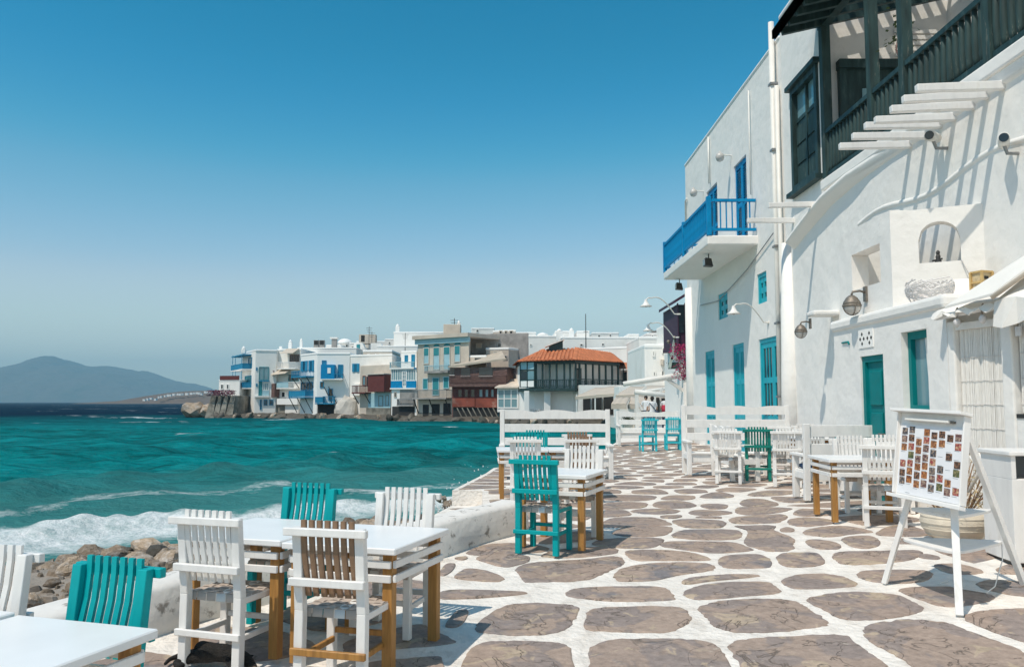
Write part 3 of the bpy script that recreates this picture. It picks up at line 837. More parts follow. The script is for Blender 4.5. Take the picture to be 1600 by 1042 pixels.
for k in range(22):
    px = 226 + 108*(k+rhh.random())/22; py = interp(px, [(210,626),(225,623.5),(240,620.5),(260,616.5),(285,613),(305,611.5),(330,611),(345,611)]) + rhh.choice([.3,.8,1.6,3.0]); w = rhh.uniform(1.6,4.2); h = rhh.uniform(.9,1.8)
    p = atY(px, py, 1215 - (py-610)*6); q = w*1215/F; hh = h*1215/F
    r = empty('far_house', (p.x, p.y, p.z-hh), 0, 'small white house dotted on the distant brown headland', 'house', 'white houses on the far headland')
    m2 = MB(); m2.box(-q/2,q/2,-2.5,2.5,-1.5,hh); m2.build('wall', 'plaster_bright', r)
    m2 = MB(); m2.box(-q/2-.1,q/2+.1,-2.6,2.6,hh,hh+.25); m2.build('roof', 'plaster_far', r)
# ================================================================== TOWN ACROSS THE BAY
class Face:
    """a vertical wall plane between two surveyed foot points, left to right seen from the bay"""
    def __init__(s, a, b):
        pa = atY(a[0], 628, a[1]); pb = atY(b[0], 628, b[1])
        s.A = Vector((pa.x, pa.y, 0)); s.B = Vector((pb.x, pb.y, 0))
        s.t = (s.B - s.A).normalized(); s.n = Vector((s.t.y, -s.t.x, 0))
    def hit(s, px, py):
        d = ray(px, py); o = Vector((0,0,EYE))
        r = (s.A - o).dot(s.n) / d.dot(s.n); P = o + d*r
        return (P - s.A).dot(s.t), P.z
    def rect(s, x0, y0, x1, y1):
        xm, ym = (x0+x1)/2, (y0+y1)/2
        return s.hit(x0, ym)[0], s.hit(x1, ym)[0], s.hit(xm, y1)[1], s.hit(xm, y0)[1]
    def P(s, u, n, z): return s.A + s.t*u + s.n*n + Vector((0,0,z))
    def boxm(s, mb, u0, u1, z0, z1, n0, n1):
        return mb.hexa([s.P(u0,n1,z0), s.P(u1,n1,z0), s.P(u1,n0,z0), s.P(u0,n0,z0), s.P(u0,n1,z1), s.P(u1,n1,z1), s.P(u1,n0,z1), s.P(u0,n0,z1)])

class House:
    def __init__(s, label, front, ytop, depth, m='plaster_far', name='waterfront_house', base=-1.4, cat='house', cap=True, xref=None, group='waterfront houses'):
        s.faces = [Face(a, b) for a, b in zip(front, front[1:])]
        xr = xref if xref is not None else front[len(front)//2][0]
        dref = [d for p, d in front if p == xr]
        if dref: s.top = atY(xr, ytop, dref[0]).z
        else: s.top = atY(xr, ytop, sum(d for _, d in front)/len(front)).z
        pts = [s.faces[0].A] + [f.B for f in s.faces]
        c = sum(pts, Vector()) / len(pts)
        s.root = empty(name, (0,0,0), 0, label, cat, group)
        poly = [(p.x, p.y) for p in pts] + [(pts[-1].x, max(p.y for p in pts)+depth), (pts[0].x, max(p.y for p in pts)+depth)]
        s.poly = poly
        MB().prism(poly, base, s.top).build('wall', m, s.root, bevel=.10)
        if cap:
            cx = sum(p[0] for p in poly)/len(poly); cy = sum(p[1] for p in poly)/len(poly)
            big = [(cx+(p[0]-cx)*1.012, cy+(p[1]-cy)*1.012) for p in poly]
            MB().prism(big, s.top-.32, s.top+.03).build('parapet', 'plaster_bright', s.root, bevel=.10)
    def panel(s, i, r, m, n0=-.05, n1=.05, name='panel', parent=None, bevel=0):
        f = s.faces[i]; mb = MB(); f.boxm(mb, *f.rect(*r), n0, n1)
        return mb.build(name, m, parent or s.root, bevel=bevel)
    def window(s, i, r, frame='shutter_blue', pane='glass_dark', mull=1, name='window', th=.10, arch=False, bars=0):
        f = s.faces[i]; u0, u1, z0, z1 = f.rect(*r); mb = MB()
        f.boxm(mb, u0, u0+th, z0, z1, -.1, .09); f.boxm(mb, u1-th, u1, z0, z1, -.1, .09)
        f.boxm(mb, u0+th, u1-th, z0, z0+th, -.1, .088); f.boxm(mb, u0+th, u1-th, z1-th, z1, -.1, .088)
        for k in range(mull):
            um = u0+(u1-u0)*(k+1)/(mull+1); f.boxm(mb, um-th*.4, um+th*.4, z0+th, z1-th, -.1, .085)
        for k in range(bars):
            zm = z0+(z1-z0)*(k+1)/(bars+1); f.boxm(mb, u0+th, u1-th, zm-th*.35, zm+th*.35, -.1, .08)
        w = mb.build(name, frame, s.root)
        mb = MB(); f.boxm(mb, u0+th*.5, u1-th*.5, z0+th*.5, z1-th*.5, -.1, .03); mb.build('pane', pane, w)
        return w
    def shuttered(s, i, r, m='shutter_blue'):
        """a window with its two leaves folded open"""
        f = s.faces[i]; u0, u1, z0, z1 = f.rect(*r); w = (u1-u0)*.32
        win = s.window(i, (r[0]+(r[2]-r[0])*.3, r[1], r[2]-(r[2]-r[0])*.3, r[3]), m)
        for a, b in ((u0, u0+w), (u1-w, u1)):
            mb = MB(); f.boxm(mb, a, b, z0, z1, .0, .14); mb.build('shutter', m, win)
    def balcony(s, i, r, proj=1.1, rail='shutter_blue', slab='plaster_bright', solid=False, name='balcony', thick=.18, struts=0, sdrop=2.0, bars=None):
        f = s.faces[i]; u0, u1, z0, z1 = f.rect(*r)
        mb = MB(); f.boxm(mb, u0, u1, z0-thick, z0, -.05, proj); b = mb.build(name, slab, s.root)
        mb = MB()
        if solid:
            f.boxm(mb, u0, u1, z0+.05, z1-.06, proj-.09, proj-.03); f.boxm(mb, u0+.03, u0+.09, z0+.05, z1-.06, .0, proj-.09); f.boxm(mb, u1-.09, u1-.03, z0+.05, z1-.06, 0, proj-.09)
        else:
            n = bars or max(4, int((u1-u0)/.22))
            for k in range(n+1):
                u = u0+.04+(u1-u0-.08)*k/n; f.boxm(mb, u-.022, u+.022, z0, z1-.05, proj-.08, proj-.04)
            for k in range(5):
                nn = proj*(k+.5)/5.5
                for u in (u0+.04, u1-.04): f.boxm(mb, u-.02, u+.02, z0, z1-.05, nn-.02, nn+.02)
        f.boxm(mb, u0, u1, z1-.09, z1, proj-.11, proj); f.boxm(mb, u0, u0+.07, z1-.09, z1, 0, proj-.11); f.boxm(mb, u1-.07, u1, z1-.09, z1, 0, proj-.11)
        mb.build('railing', rail, b)
        for k in range(struts):
            u = u0+.2+(u1-u0-.4)*k/max(1,struts-1)
            MB().beam(f.P(u,proj-.1,z0-thick), f.P(u,0,z0-thick-sdrop), .10, .10).build('strut', 'iron', b)
        return b
    def chimney(s, px, ytop, ybot, w=.7, m='plaster_bright', cowl=True, back=3.0):
        f = s.faces[len(s.faces)//2]
        p = atY(px, ytop, f.A.y+back); r = w/2
        mb = MB(); mb.box(p.x-r, p.x+r, p.y-r, p.y+r, s.top-.5, p.z-.25); c = mb.build('chimney', m, s.root, bevel=.06)
        if cowl:
            mb = MB(); mb.lathe([(r*.9,0),(r*1.0,.1),(r*.75,.3),(r*.3,.48),(.02,.55)], 10, (p.x, p.y, p.z-.25)); mb.build('cowl', m, c, smooth=True)

# ---------- far left: low terrace house and its stone arcade
h = House('low white terrace house with dark red railing, leftmost on the waterfront', [(341,140),(374,139)], 593, 8, 'plaster_far', base=2.0)
h.panel(0, (344,587,374,593.5), 'maroon_wood', .0, .10, 'terrace_railing')
h.window(0, (345,600,349.5,608), 'plaster_bright', 'glass_dark', 0); h.window(0, (354,600,358,608), 'plaster_bright', 'glass_dark', 0)
a = House('dark stone arcade of leaning piers under a red vine canopy', [(333,136),(371,135)], 618, 9, 'stained_base', 'stone_arcade', cap=False, cat='arcade', group=None)
for k, (x0, x1) in enumerate([(333,341),(345,350),(354,359.5),(364,371)]):
    f = a.faces[0]; u0, u1, z0, z1 = f.rect(x0, 619, x1, 647); mb = MB()
    mb.hexa([f.P(u0-.5,1.7,z0-1),f.P(u1+.1,1.7,z0-1),f.P(u1+.1,0,z0-1),f.P(u0-.5,0,z0-1),f.P(u0,.7,z1),f.P(u1,.7,z1),f.P(u1,0,z1),f.P(u0,0,z1)]); mb.build('pier', 'stained_base', a.root, bevel=.05)
    if k < 3: a.panel(0, (x1,622,[345,354,364][k],646), 'void_dark', -.05, .03, 'arch_shade')  # flat dark panels between the piers stand for the shade there
rv = random.Random(2); mb = MB(); f = a.faces[0]; u0, u1, z0, z1 = f.rect(332, 610, 369, 618)
for k in range(900):
    p = f.P(rv.uniform(u0,u1), rv.uniform(-.5,2.0), z0+(z1-z0)*rv.random()**.8); s = rv.uniform(.08,.2)
    d = [Vector((rv.uniform(-1,1),rv.uniform(-1,1),rv.uniform(-1,1))).normalized()*s for _ in range(3)]
    mb.add([p+d[0],p+d[1],p+d[2]],[(0,1,2)])
vn = empty('vine_canopy', (0,0,0), 0, 'dark red flowering vine canopy over the leftmost stone piers', 'vine')
mb.build('foliage', 'bougainvillea_dark', vn)
MB().tube([f.P(u0,1.6,z0),f.P(u1,1.6,z0)], .06).build('trellis', 'iron', vn)

# ---------- tall house with the blue sea-side balconies
h = House('tall white house with blue balconies on its sea side and teal windows', [(377,147),(397,138),(431,139)], 546, 9)
h.balcony(0, (374,569.5,393,578), 1.5, 'shutter_blue', solid=True); h.balcony(0, (374,598,393,606.5), 1.5, 'shutter_blue', solid=True)
for y0, y1 in ((556,570),(578,598)):
    for px in (376.5,381,391): f = h.faces[0]; u, _, z0, z1 = f.rect(px, y0, px+1, y1); MB().tube([f.P(u,1.42,z0),f.P(u,1.42,z1)], .05, 6).build('post', 'shutter_blue', h.root)
h.panel(0, (375,555.5,393,557), 'shutter_blue', 0, 1.5, 'pergola_roof')
h.window(0, (388.5,558.5,394,575), 'shutter_blue', 'glass_dark', 0, 'door'); h.window(0, (383,587,393,605), 'shutter_blue', 'shutter_teal', 1, 'door')
h.window(1, (404.5,573,420,594), 'shutter_teal', 'glass_sky', 1); h.panel(1, (404,594.5,421,596), 'shutter_blue', 0, .35, 'ledge')
h.window(1, (404,596,409.5,618), 'shutter_teal', 'shutter_teal', 0, 'door'); h.window(1, (410.5,598,420,610), 'plaster_bright', 'glass_sky', 2); h.panel(1, (410,610,420.5,618), 'shutter_pale', 0, .08)
h.window(1, (400,574,402.3,579), 'shutter_blue', mull=0); h.window(1, (400,599,402.3,604), 'shutter_blue', mull=0)
for r in ((406,624,409,640),(412,624,418,633.5),(420.5,624,427,633)): h.window(1, r, 'shutter_blue', 'glass_dark', 0 if r[0]<410 else 1)
h.panel(1, (398,618.5,421,620.5), 'plaster_bright', 0, .5, 'ledge'); h.chimney(381, 543.5, 549, .7)

# ---------- stepped house with awnings
h = House('stepped white house hung with awnings, maroon rail and a brown wooden bay', [(431,140),(469,138)], 544.5, 12)
h.balcony(0, (416,579.5,435,587), 1.2, 'maroon_wood', 'old_wall', solid=False, struts=2)
h.window(0, (422,568,424.5,582), 'shutter_teal', mull=0, name='door'); h.window(0, (427,566,431,581), 'maroon_wood', 'glass_dark', 0, 'door')
f = h.faces[0]; u0, u1, z0, z1 = f.rect(433, 577, 456, 586.5)
MB().extr([f.P(u0,1.7,z0),f.P(u1,1.7,z0+.25),f.P(u1,.02,z1),f.P(u0,.02,z1)], (0,0,.06)).build('awning', 'canvas', h.root)
u0, u1, z0, z1 = f.rect(448, 545, 468, 553); MB().extr([f.P(u0,1.7,z0),f.P(u1,1.7,z0),f.P(u1,.02,z1),f.P(u0,.02,z1)], (0,0,.06)).build('awning', 'canvas', h.root)
h.window(0, (453,554,468,565.5), 'brown_wood', 'glass_dark', 3); h.balcony(0, (441,566,469,575.5), 1.3, 'white_wood', 'plaster_bright')
h.window(0, (451,585.5,467,595.5), 'shutter_teal', 'glass_dark', 2); h.balcony(0, (438,597,456,606), 1.0, 'shutter_pale', 'plaster_bright', solid=True); h.balcony(0, (456.5,597,469,606), 1.0, 'white_wood', 'plaster_bright')
h.panel(0, (422.5,599.5,437,620.5), 'brown_wood', 0, 1.3, 'wooden_bay'); h.window(0, (440,612,446,621), 'plaster_bright', 'glass_dark', 0); h.window(0, (450,611,458,621), 'plaster_bright', 'glass_dark', 1)
h.panel(0, (438,622.5,470,632), 'plaster_bright', 0, .9, 'terrace_wall'); h.panel(0, (448,632.5,469,650), 'plaster_far', 0, .45, 'lower_wall'); h.panel(0, (430,622,447,650), 'stained_base', 0, .35, 'lower_wall'); h.chimney(454, 533, 546, .6); h.chimney(439, 539, 546, .5, cowl=False)

# ---------- blue balcony house, two faces
h = House('white cube house with bright blue doors and balconies beside the dark inlet', [(469,132),(494,127),(546,127)], 551, 9, 'plaster_bright', xref=494)
for r in ((471,564,481,579.5),(483,563,491,579.5)): h.shuttered(0, r)
h.balcony(0, (467,579.5,491,588), 1.3, 'shutter_blue', 'shutter_blue', struts=3, sdrop=1.6)
h.window(0, (471,597,489,609.5), 'shutter_blue', 'glass_dark', 3); h.balcony(0, (464,610.5,490,620), 1.4, 'shutter_blue', 'shutter_blue', solid=True, struts=3, sdrop=2.3)
h.window(1, (503,563,510,571), 'shutter_blue', 'shutter_blue', 0); bay = h.panel(1, (503.5,570,524.5,592), 'blue_wood', 0, 1.0, 'wooden_bay')
f = h.faces[1]; u0, u1, z0, z1 = f.rect(514, 575, 519, 583.5); mb = MB(); f.boxm(mb, u0, u1, z0, z1, 1.0, 1.06); mb.build('window', 'plaster_bright', bay)
h.window(1, (528,569.5,536,590), 'shutter_blue', 'shutter_blue', 1, 'door'); h.balcony(1, (524.5,584,536.5,591.8), 1.0, 'shutter_blue', 'plaster_bright', struts=0)
h.panel(1, (503,592.2,536.5,593.6), 'plaster_bright', 0, 1.1, 'ledge')
for u in (.25,.6):
    uu = u0-1+u*2; MB().beam(f.P(uu,1.0,z0-2.0), f.P(uu+1.2,.05,z0-4.8), .1, .1).build('strut', 'iron', h.root)
h.window(1, (500,596,506,606), 'shutter_blue', 'glass_dark', 0); h.window(1, (513,607,520,626), 'shutter_blue', 'glass_dark', 0, 'door')
h.balcony(1, (495,620,507,629.5), 1.2, 'shutter_blue', 'shutter_blue', solid=True); h.balcony(1, (507.2,619,524,629.5), 1.2, 'shutter_blue', 'shutter_blue')
h.panel(1, (496,631,523,653), 'void_dark', -.05, .04, 'void_shade')  # near-black panel for the shade in the void under the balcony
# rough stone skirt in front of it
bm_ = bmesh.new(); bmesh.ops.create_icosphere(bm_, subdivisions=3, radius=1)
p0 = atY(541, 640, 125.5)
for v in bm_.verts:
    n = mnoise.noise(v.co*1.6)*.25+mnoise.noise(v.co*4)*.12; c = v.co*(1+n)
    v.co = Vector((p0.x + c.x*1.9, p0.y + c.y*1.2+1.0, -1.3 + max(-.2,(c.z+.25))*2.9))
me = bpy.data.meshes.new('stone_skirt'); bm_.to_mesh(me); bm_.free(); me.materials.append(M['old_wall']); o = bpy.data.objects.new('stone_skirt', me); C.objects.link(o); o.parent = h.root

h = House('plain white house with one open blue shuttered window above rough stone', [(546.3,127),(612,124)], 553, 10, 'plaster_far')
h.shuttered(0, (551,568,561.5,581)); h.panel(0, (553,600,565,618), 'plaster_far', 0, .6, 'buttress'); h.window(0, (554,607,560,615), 'old_wall', 'glass_dark', 0); h.chimney(587, 555.5, 565, .5); h.window(0, (551,640,558,649), 'old_wall', 'void_dark', 0)

# ---------- maroon bay house
h = House('beige house with maroon wooden bay and small maroon balcony over water', [(562,123.5),(611,119)], 569, 5, 'plaster_beige', cap=False)
h.panel(0, (585.5,585,611,612), 'maroon_wood', 0, 1.3, 'wooden_bay'); h.window(0, (567,587,571.5,602.5), 'maroon_wood', 'glass_sky', 0, 'door'); h.window(0, (573,588,577.5,602.5), 'maroon_wood', 'glass_dark', 0, 'door')
h.balcony(0, (559.5,602.5,580,613), 1.2, 'maroon_wood', 'maroon_wood', struts=2, sdrop=1.5)
h.panel(0, (576,614,610.5,637), 'shutter_pale', 0, .06, 'shade_tinted_wall'); h.window(0, (592,618,599,635), 'stained_base', 'glass_dark', 0, 'door'); h.window(0, (603,617,608,634), 'stained_base', 'glass_dark', 0, 'door'); h.panel(0, (573,637,610.5,654), 'stained_base', 0, .12, 'wall_base')  # pale teal panel puts shade and water reflection into the wall colour
h.panel(0, (584,584,612,585.4), 'old_wall', 0, 1.45, 'bay_roof')

# ---------- glazed blue sunroom house
h = House('narrow white house with a glazed blue sunroom and roof terrace', [(611.5,118),(651.5,116)], 576, 6, 'plaster_bright', cap=False)
h.window(0, (611.5,577,629,595), 'plaster_bright', 'glass_sky', 4); h.window(0, (635.5,577,650,595), 'plaster_bright', 'glass_sky', 3); h.window(0, (629.3,580,635.2,604), 'white_wood', 'glass_sky', 1, 'door', bars=3)
h.panel(0, (611.5,595.3,629,606), 'blue_wood', 0, .15); h.panel(0, (635.5,595.3,650.5,606), 'blue_wood', 0, .15); h.panel(0, (611,574.8,651,576.8), 'blue_wood', 0, .25, 'fascia')
h.balcony(0, (610.5,565.5,648.5,574.6), .3, 'shutter_pale', 'plaster_bright', bars=24)
h.panel(0, (611,606,651,608), 'plaster_bright', 0, .3, 'ledge'); h.panel(0, (625,609,648,632), 'concrete', -.05, .05, 'recess'); h.window(0, (616,612,620,621), 'old_wall', 'glass_dark', 0); h.balcony(0, (623,623,649,632.5), .5, 'grey_metal', 'concrete'); h.panel(0, (613,635,648,654), 'void_dark', -.05, .05, 'void_shade')
u = House('small white upper room with two blue doors above the sunroom terrace', [(626,122),(650.5,121)], 548, 6, 'plaster_bright', base=6.0)
u.window(0, (632.5,555,637.5,566), 'shutter_blue', 'shutter_blue', 0); u.window(0, (643,554,648.5,573), 'shutter_blue', 'shutter_blue', 0, 'door')

# ---------- beige mansion
h = House('beige two-storey mansion with tall arched windows and a green cornice', [(652,115.5),(732.5,110)], 525.5, 9, 'plaster_beige', cap=False, xref=732.5)
f = h.faces[0]; L_ = (f.B-f.A).length; zt = h.top
mb = MB(); f.boxm(mb, -.3, L_+.2, zt-.75, zt-.05, 0, .30); mb.build('cornice', 'shutter_pale', h.root)
mb = MB(); f.boxm(mb, -.5, L_+.3, zt-.05, zt+.45, -9, .65); mb.build('roof_slab', 'plaster_beige', h.root)
for (x0, y0, x1, y1, ys) in ((662,543,671,569,555),(677,542,687.5,578,555),(693,541,704,578,553),(710,539,720,566,553)):
    w = h.window(0, (x0,y0,x1,y1), 'old_wall', 'shutter_pale', 0, th=.12); u0, u1, z0, z1 = f.rect(x0, y0, x1, ys); mb = MB(); f.boxm(mb, u0+.12, u1-.12, z0, z1-.1, 0, .07); mb.build('shutter', 'shutter_teal', w)
    mb = MB(); n = 8; um = (u0+u1)/2; rr_ = (u1-u0)/2
    mb.extr([f.P(um+rr_*math.cos(math.pi*k/n), .07, z1-.06+.45*math.sin(math.pi*k/n)) for k in range(n+1)], f.n*-.1); mb.build('arch', 'shutter_teal', w)
h.balcony(0, (668,571,705,579.5), .7, 'shutter_pale', 'concrete', struts=0, thick=.3)
for r in ((661,591,669,608.5),(676,589.5,686.5,618),(693,588.5,702,607)): h.window(0, r, 'shutter_pale', 'shutter_teal', 0, 'door')
h.balcony(0, (653,609,706,621.5), 1.2, 'grey_metal', 'concrete', struts=3, sdrop=2.0)
for r in ((661,632,670,654),(675,631,687,655),(693,630,704,655)): h.panel(0, r, 'void_dark', -.05, .06, 'arch_shade')
h.chimney(707, 505, 519, 2.4, 'plaster_beige', False); h.chimney(717, 503.5, 508, .5); h.panel(0, (652.5,645,732,656), 'stained_base', -.02, .04, 'wall_base')
h = House('long grey stained concrete wall house behind the brown wooden house', [(733,116),(826,114)], 520, 8, 'concrete', 'concrete_house', base=3.0, cap=False)
h.window(0, (744,536,753,544), 'old_wall', 'plaster_beige', 0); h.window(0, (777,536,784,543), 'concrete', 'glass_dark', 0)
h = House('small beige roof hut with three dark openings on the concrete house', [(770,121),(806,120)], 515.5, 4, 'plaster_beige', 'roof_hut', base=9, cat='hut', group=None)
for r in ((780,516.5,785,522),(788.5,516.5,793,522),(796,516.5,802,522)): h.window(0, r, 'plaster_beige', 'void_dark', 0)

# ---------- brown wooden house
h = House('brown and red wooden house on piles with two rows of windows', [(706,107.5),(776,106)], 575, 7, 'brown_wood', base=-1.4, cap=False)
f = h.faces[0]
u0, u1, z0, z1 = f.rect(704, 565, 793, 574.5); mb = MB(); mb.extr([f.P(u0,.9,z0),f.P(u1,.9,z0+.9),f.P(u1-2.0,-4.5,z1+1.4),f.P(u0+1.2,-4.5,z1+.2)], (0,0,.22)); mb.build('roof', 'balcony_roof', h.root)
up = h.panel(0, (704,574,793.5,600), 'brown_wood', -5, .35, 'upper_storey')
for r in ((704.5,575.5,711.5,586),(722,575,736,587),(750,574,771,587)):
    uu0, uu1, zz0, zz1 = f.rect(*r); mb = MB(); f.boxm(mb, uu0, uu1, zz0, zz1, .3, .40); w = mb.build('window', 'glass_dark', up); mb = MB(); f.boxm(mb, uu0-.05, uu1+.05, zz0-.12, zz0, .3, .52); mb.build('sill', 'plaster_bright', w)
h.balcony(0, (705,586.5,793,600), .9, 'brown_wood', 'brown_wood', bars=70, thick=.35)
lo = h.panel(0, (708,602,777,622), 'maroon_wood', -.02, .12, 'lower_storey')
for k, (a_, b_) in enumerate([(715,723.5),(725,733),(735,743.5),(748,756),(757.5,765),(766.5,773.5)]): h.window(0, (a_,607,b_,621.5), 'maroon_wood', 'glass_sky' if k > 2 else 'glass_dark', 0, th=.14).location = f.n*.12
h.panel(0, (708,622,743,635.5), 'red_panel', 0, .30); h.panel(0, (743.3,622,777,636.5), 'red_panel', 0, .22); h.panel(0, (708,637,777,656), 'void_dark', 0, .05, 'undercroft_shade')  # last panel is near-black, for the shade under the house
for k in range(8):
    uu = f.hit(715+8*k, 640)[0]; MB().beam(f.P(uu,.25,f.hit(740,637)[1]), f.P(uu+1.1,.3,-1.2), .12, .12).build('pile', 'stained_base', h.root)
h = House('white framed glass porch with six panes beside the brown house', [(777,104.5),(811,103)], 604, 5, 'plaster_far', 'glass_porch', cap=False, cat='porch', group=None, base=.2)
h.window(0, (777.5,607.5,810,638), 'white_wood', 'glass_sky', 2, bars=1, th=.16); f = h.faces[0]; u0, u1, z0, z1 = f.rect(776,600,812,606.5)
MB().extr([f.P(u0,.5,z0),f.P(u1,.5,z0),f.P(u1,-3.5,z1+.6),f.P(u0,-3.5,z1+.6)], (0,0,.15)).build('roof', 'plaster_beige', h.root); h.panel(0, (777,639,811,657), 'void_dark', -4, -.3, 'undercroft_shade')
h = House('tall bare beige plaster house behind the wooden house', [(759,113),(795,112),(826,117)], 543, 6, 'plaster_beige', base=2, xref=795); h.window(0, (786,555,793,562), 'old_wall', 'glass_dark', 0); h.window(0, (771,549,779,552), 'old_wall', 'glass_dark', 0)
h = House('low beige lean-to with a small square window, left of tall beige house', [(726,110.5),(760,109.5)], 555, 3, 'plaster_beige', base=5.0); h.window(0, (741,549+9,753,566), 'old_wall', 'glass_dark', 0); h.window(0, (738,562.5,742.5,567), 'old_wall', 'glass_dark', 0)

# ---------- orange roofed taverna
root = empty('taverna', (0,0,0), 0, 'taverna with orange tiled roof and a dark green veranda over white columns', 'building', 'waterfront houses')
FT = [Face((813,99),(836,97)), Face((836,97),(899,95)), Face((899,95),(968,101))]
class TV(House):
    def __init__(s): s.faces = FT; s.root = root; s.top = 6
tv = TV()
zfl = FT[1].hit(860, 606)[1]; zea = FT[1].hit(860, 564)[1]
pts = [(f.A.x, f.A.y) for f in FT] + [(FT[-1].B.x, FT[-1].B.y)]
cx, cy = sum(p[0] for p in pts)/4, sum(p[1] for p in pts)/4 + 5
back = [(pts[-1][0]+1.5, pts[-1][1]+9), (pts[0][0]-.5, pts[0][1]+10)]
inner = [(p[0]*.992, p[1]+2.2) for p in pts] + back
MB().prism(inner, -.2, zea).build('wall', 'plaster_bright', root, bevel=.05)
fp = [(p[0], p[1]-.05) for p in pts] + back
MB().prism(fp, zfl-.35, zfl).build('veranda_floor', 'dark_green', root)
MB().prism([(p[0], p[1]) for p in pts] + back, zea-.28, zea).build('eave_beam', 'dark_green', root)
# roof: planes of tiles
ez = zea + .02
ev = [Vector((p[0]+(-.5 if i == 0 else .5 if i == 3 else 0), p[1]-.6, ez)) for i, p in enumerate(pts)] + [Vector((back[0][0]+.5, back[0][1], ez)), Vector((back[1][0]-.5, back[1][1], ez))]
r1 = atY(846, 547, 102); r2 = atY(903, 544.5, 101); r3 = atY(958, 553, 106)
roof = MB().add([ev[0],ev[1],ev[2],ev[3],ev[4],ev[5],r1,r2,r3], [(0,1,6),(1,2,7,6),(2,3,8,7),(3,4,8),(4,5,6,7,8),(5,0,6)]).build('roof', 'terracotta', root)
tm = MB(); n = 6
tm.add([(math.cos(math.pi*k/n)*.13, y, math.sin(math.pi*k/n)*.08) for y in (0,.62) for k in range(n+1)], [(k, k+1, n+2+k, n+1+k) for k in range(n)])
tile_me = tm.mesh('roof_tile', 'terracotta')
def tile_plane(a, b, c, d, step=.46):
    """tiles in courses up the slope a-b (eave) to d-c (ridge)"""
    rows = max(2, int(((a+b)/2-(c+d)/2).length/.55)); out = []
    nrm = (b-a).cross(d-a).normalized(); nrm = nrm if nrm.z > 0 else -nrm
    for i in range(rows):
        t = i/rows; p, q = a.lerp(d, t), b.lerp(c, t); m = max(1, int((q-p).length/step)); up = ((d+c)/2-(a+b)/2).normalized()
        for j in range(m):
            pos = p.lerp(q, (j+.5)/m) + nrm*.03; xx = (q-p).normalized(); zz = xx.cross(up).normalized(); zz = zz if zz.z > 0 else -zz; yy = zz.cross(xx)
            mt = Matrix((xx, yy if yy.dot(up) > 0 else -yy, zz)).transposed()
            out.append((pos, mt.to_euler()))
    return out
TL = tile_plane(ev[0],ev[1],r1,r1) + tile_plane(ev[1],ev[2],r2,r1) + tile_plane(ev[2],ev[3],r3,r2)
random.Random(1).shuffle(TL)
for pos, eu in TL[:280]: inst('roof_tile', tile_me, roof, pos, eu, (1.25,1.05,1.2))
rest = MB()
for pos, eu in TL[280:]:
    mt = Matrix.Translation(pos) @ eu.to_matrix().to_4x4()
    rest.add([mt @ Vector((v.co.x*1.25, v.co.y*1.05, v.co.z*1.2)) for v in tile_me.vertices], [tuple(p.vertices) for p in tile_me.polygons])
if rest.v: tag(rest.build('roof_tiles', 'terracotta', roof), kind='stuff')
# glazed corner
tv.panel(0, (813,565,835.5,605), 'plaster_far', -1.6, -.02, 'corner_room'); f0 = FT[0]
for r, m in (((814,566,824,577),'shutter_pale'),((825,566,835,577),'shutter_pale'),((814,580,824,593),'glass_dark'),((825,580,835,593),'glass_sky'),((814,594,824,604),'plaster_bright'),((825,594,835,604),'plaster_bright')): tv.panel(0, r, m, -.1, .06, 'pane')
for r in ((813,565,814.2,605),(824,565,825.2,605),(835,565,836.4,605),(813,577.3,836,579),(813,593,836,594.4)): tv.panel(0, r, 'dark_green', -.1, .10, 'frame_bar')
# veranda posts, doors, balustrade
for i, xs in ((1,(837,847,858,869,881,890,899)),(2,(907,917,928,938,948,958,967.3))):
    for x in xs:
        f = FT[i]; u = f.hit(x, 580)[0]; mb = MB(); f.boxm(mb, u-.09, u+.09, zfl, zea-.2, -.24, -.06); mb.build('veranda_post', 'dark_green', root)
for i, rs_ in ((1,((862,575,868,592),(872,575,879,592),(889,574,898,592),(850,575,857,586))),(2,((911,571,918,592),(924,571,932,592),(936,571,945,592),(949,572,956,592),(960,574,965,592)))):
    for r in rs_:
        f = FT[i]; u0, u1, z0, z1 = f.rect(*r); mb = MB(); f.boxm(mb, u0, u1, zfl+.02, z1, -2.4, -2.12); dd = mb.build('door', 'dark_green', root); mb = MB(); f.boxm(mb, u0+.15, u1-.15, zfl+.5, z1-.15, -2.3, -2.10); mb.build('pane', 'glass_dark', dd)
for i in (1, 2):
    f = FT[i]; L_ = (f.B-f.A).length; z1 = FT[i].hit(880 if i == 1 else 935, 592.5)[1]
    mb = MB(); f.boxm(mb, 0, L_+(1.0 if i == 2 else 0), z1-.1, z1, -.14, .0); f.boxm(mb, 0, L_, zfl+.08, zfl+.2, -.13, -.02); mb.build('handrail', 'dark_green', root)
    k = 0
    while k*.27 < L_: 
        mb = MB(); mb.lathe([(.03,0),(.055,.15),(.03,.35),(.055,.6),(.03,.75)], 6, tuple(f.P(.1+k*.27,-.07,zfl+.16))); mb.build('baluster', 'weathered_green', root); k += 1
for i, xs in ((1,(836.5,855,896)),):
    pass
f = FT[1]
for x0, x1 in ((819,827),(850,860),(894,905)):
    p = atY(x0, 628, 97.5); q = atY(x1, 628, 97.5); MB().box(p.x, q.x, 97.2, 97.9, -.6, zfl-.34).build('column', 'plaster_bright', root, bevel=.05)
MB().box(atY(812,628,98).x, atY(985,628,98).x, 97.0, 99.3, -1.6, -.25).build('terrace', 'old_wall', root, bevel=.05)
p = atY(868, 628, 99.2); MB().box(p.x, p.x+.9, 99.0, 99.15, -.2, 2.0).build('door', 'glass_dark', root)
for x in (880, 888): p = atY(x, 628, 98.9); MB().box(p.x-.5, p.x+.5, 98.7, 98.78, 2.1, 2.5).build('shop_board', 'dark_green', root)
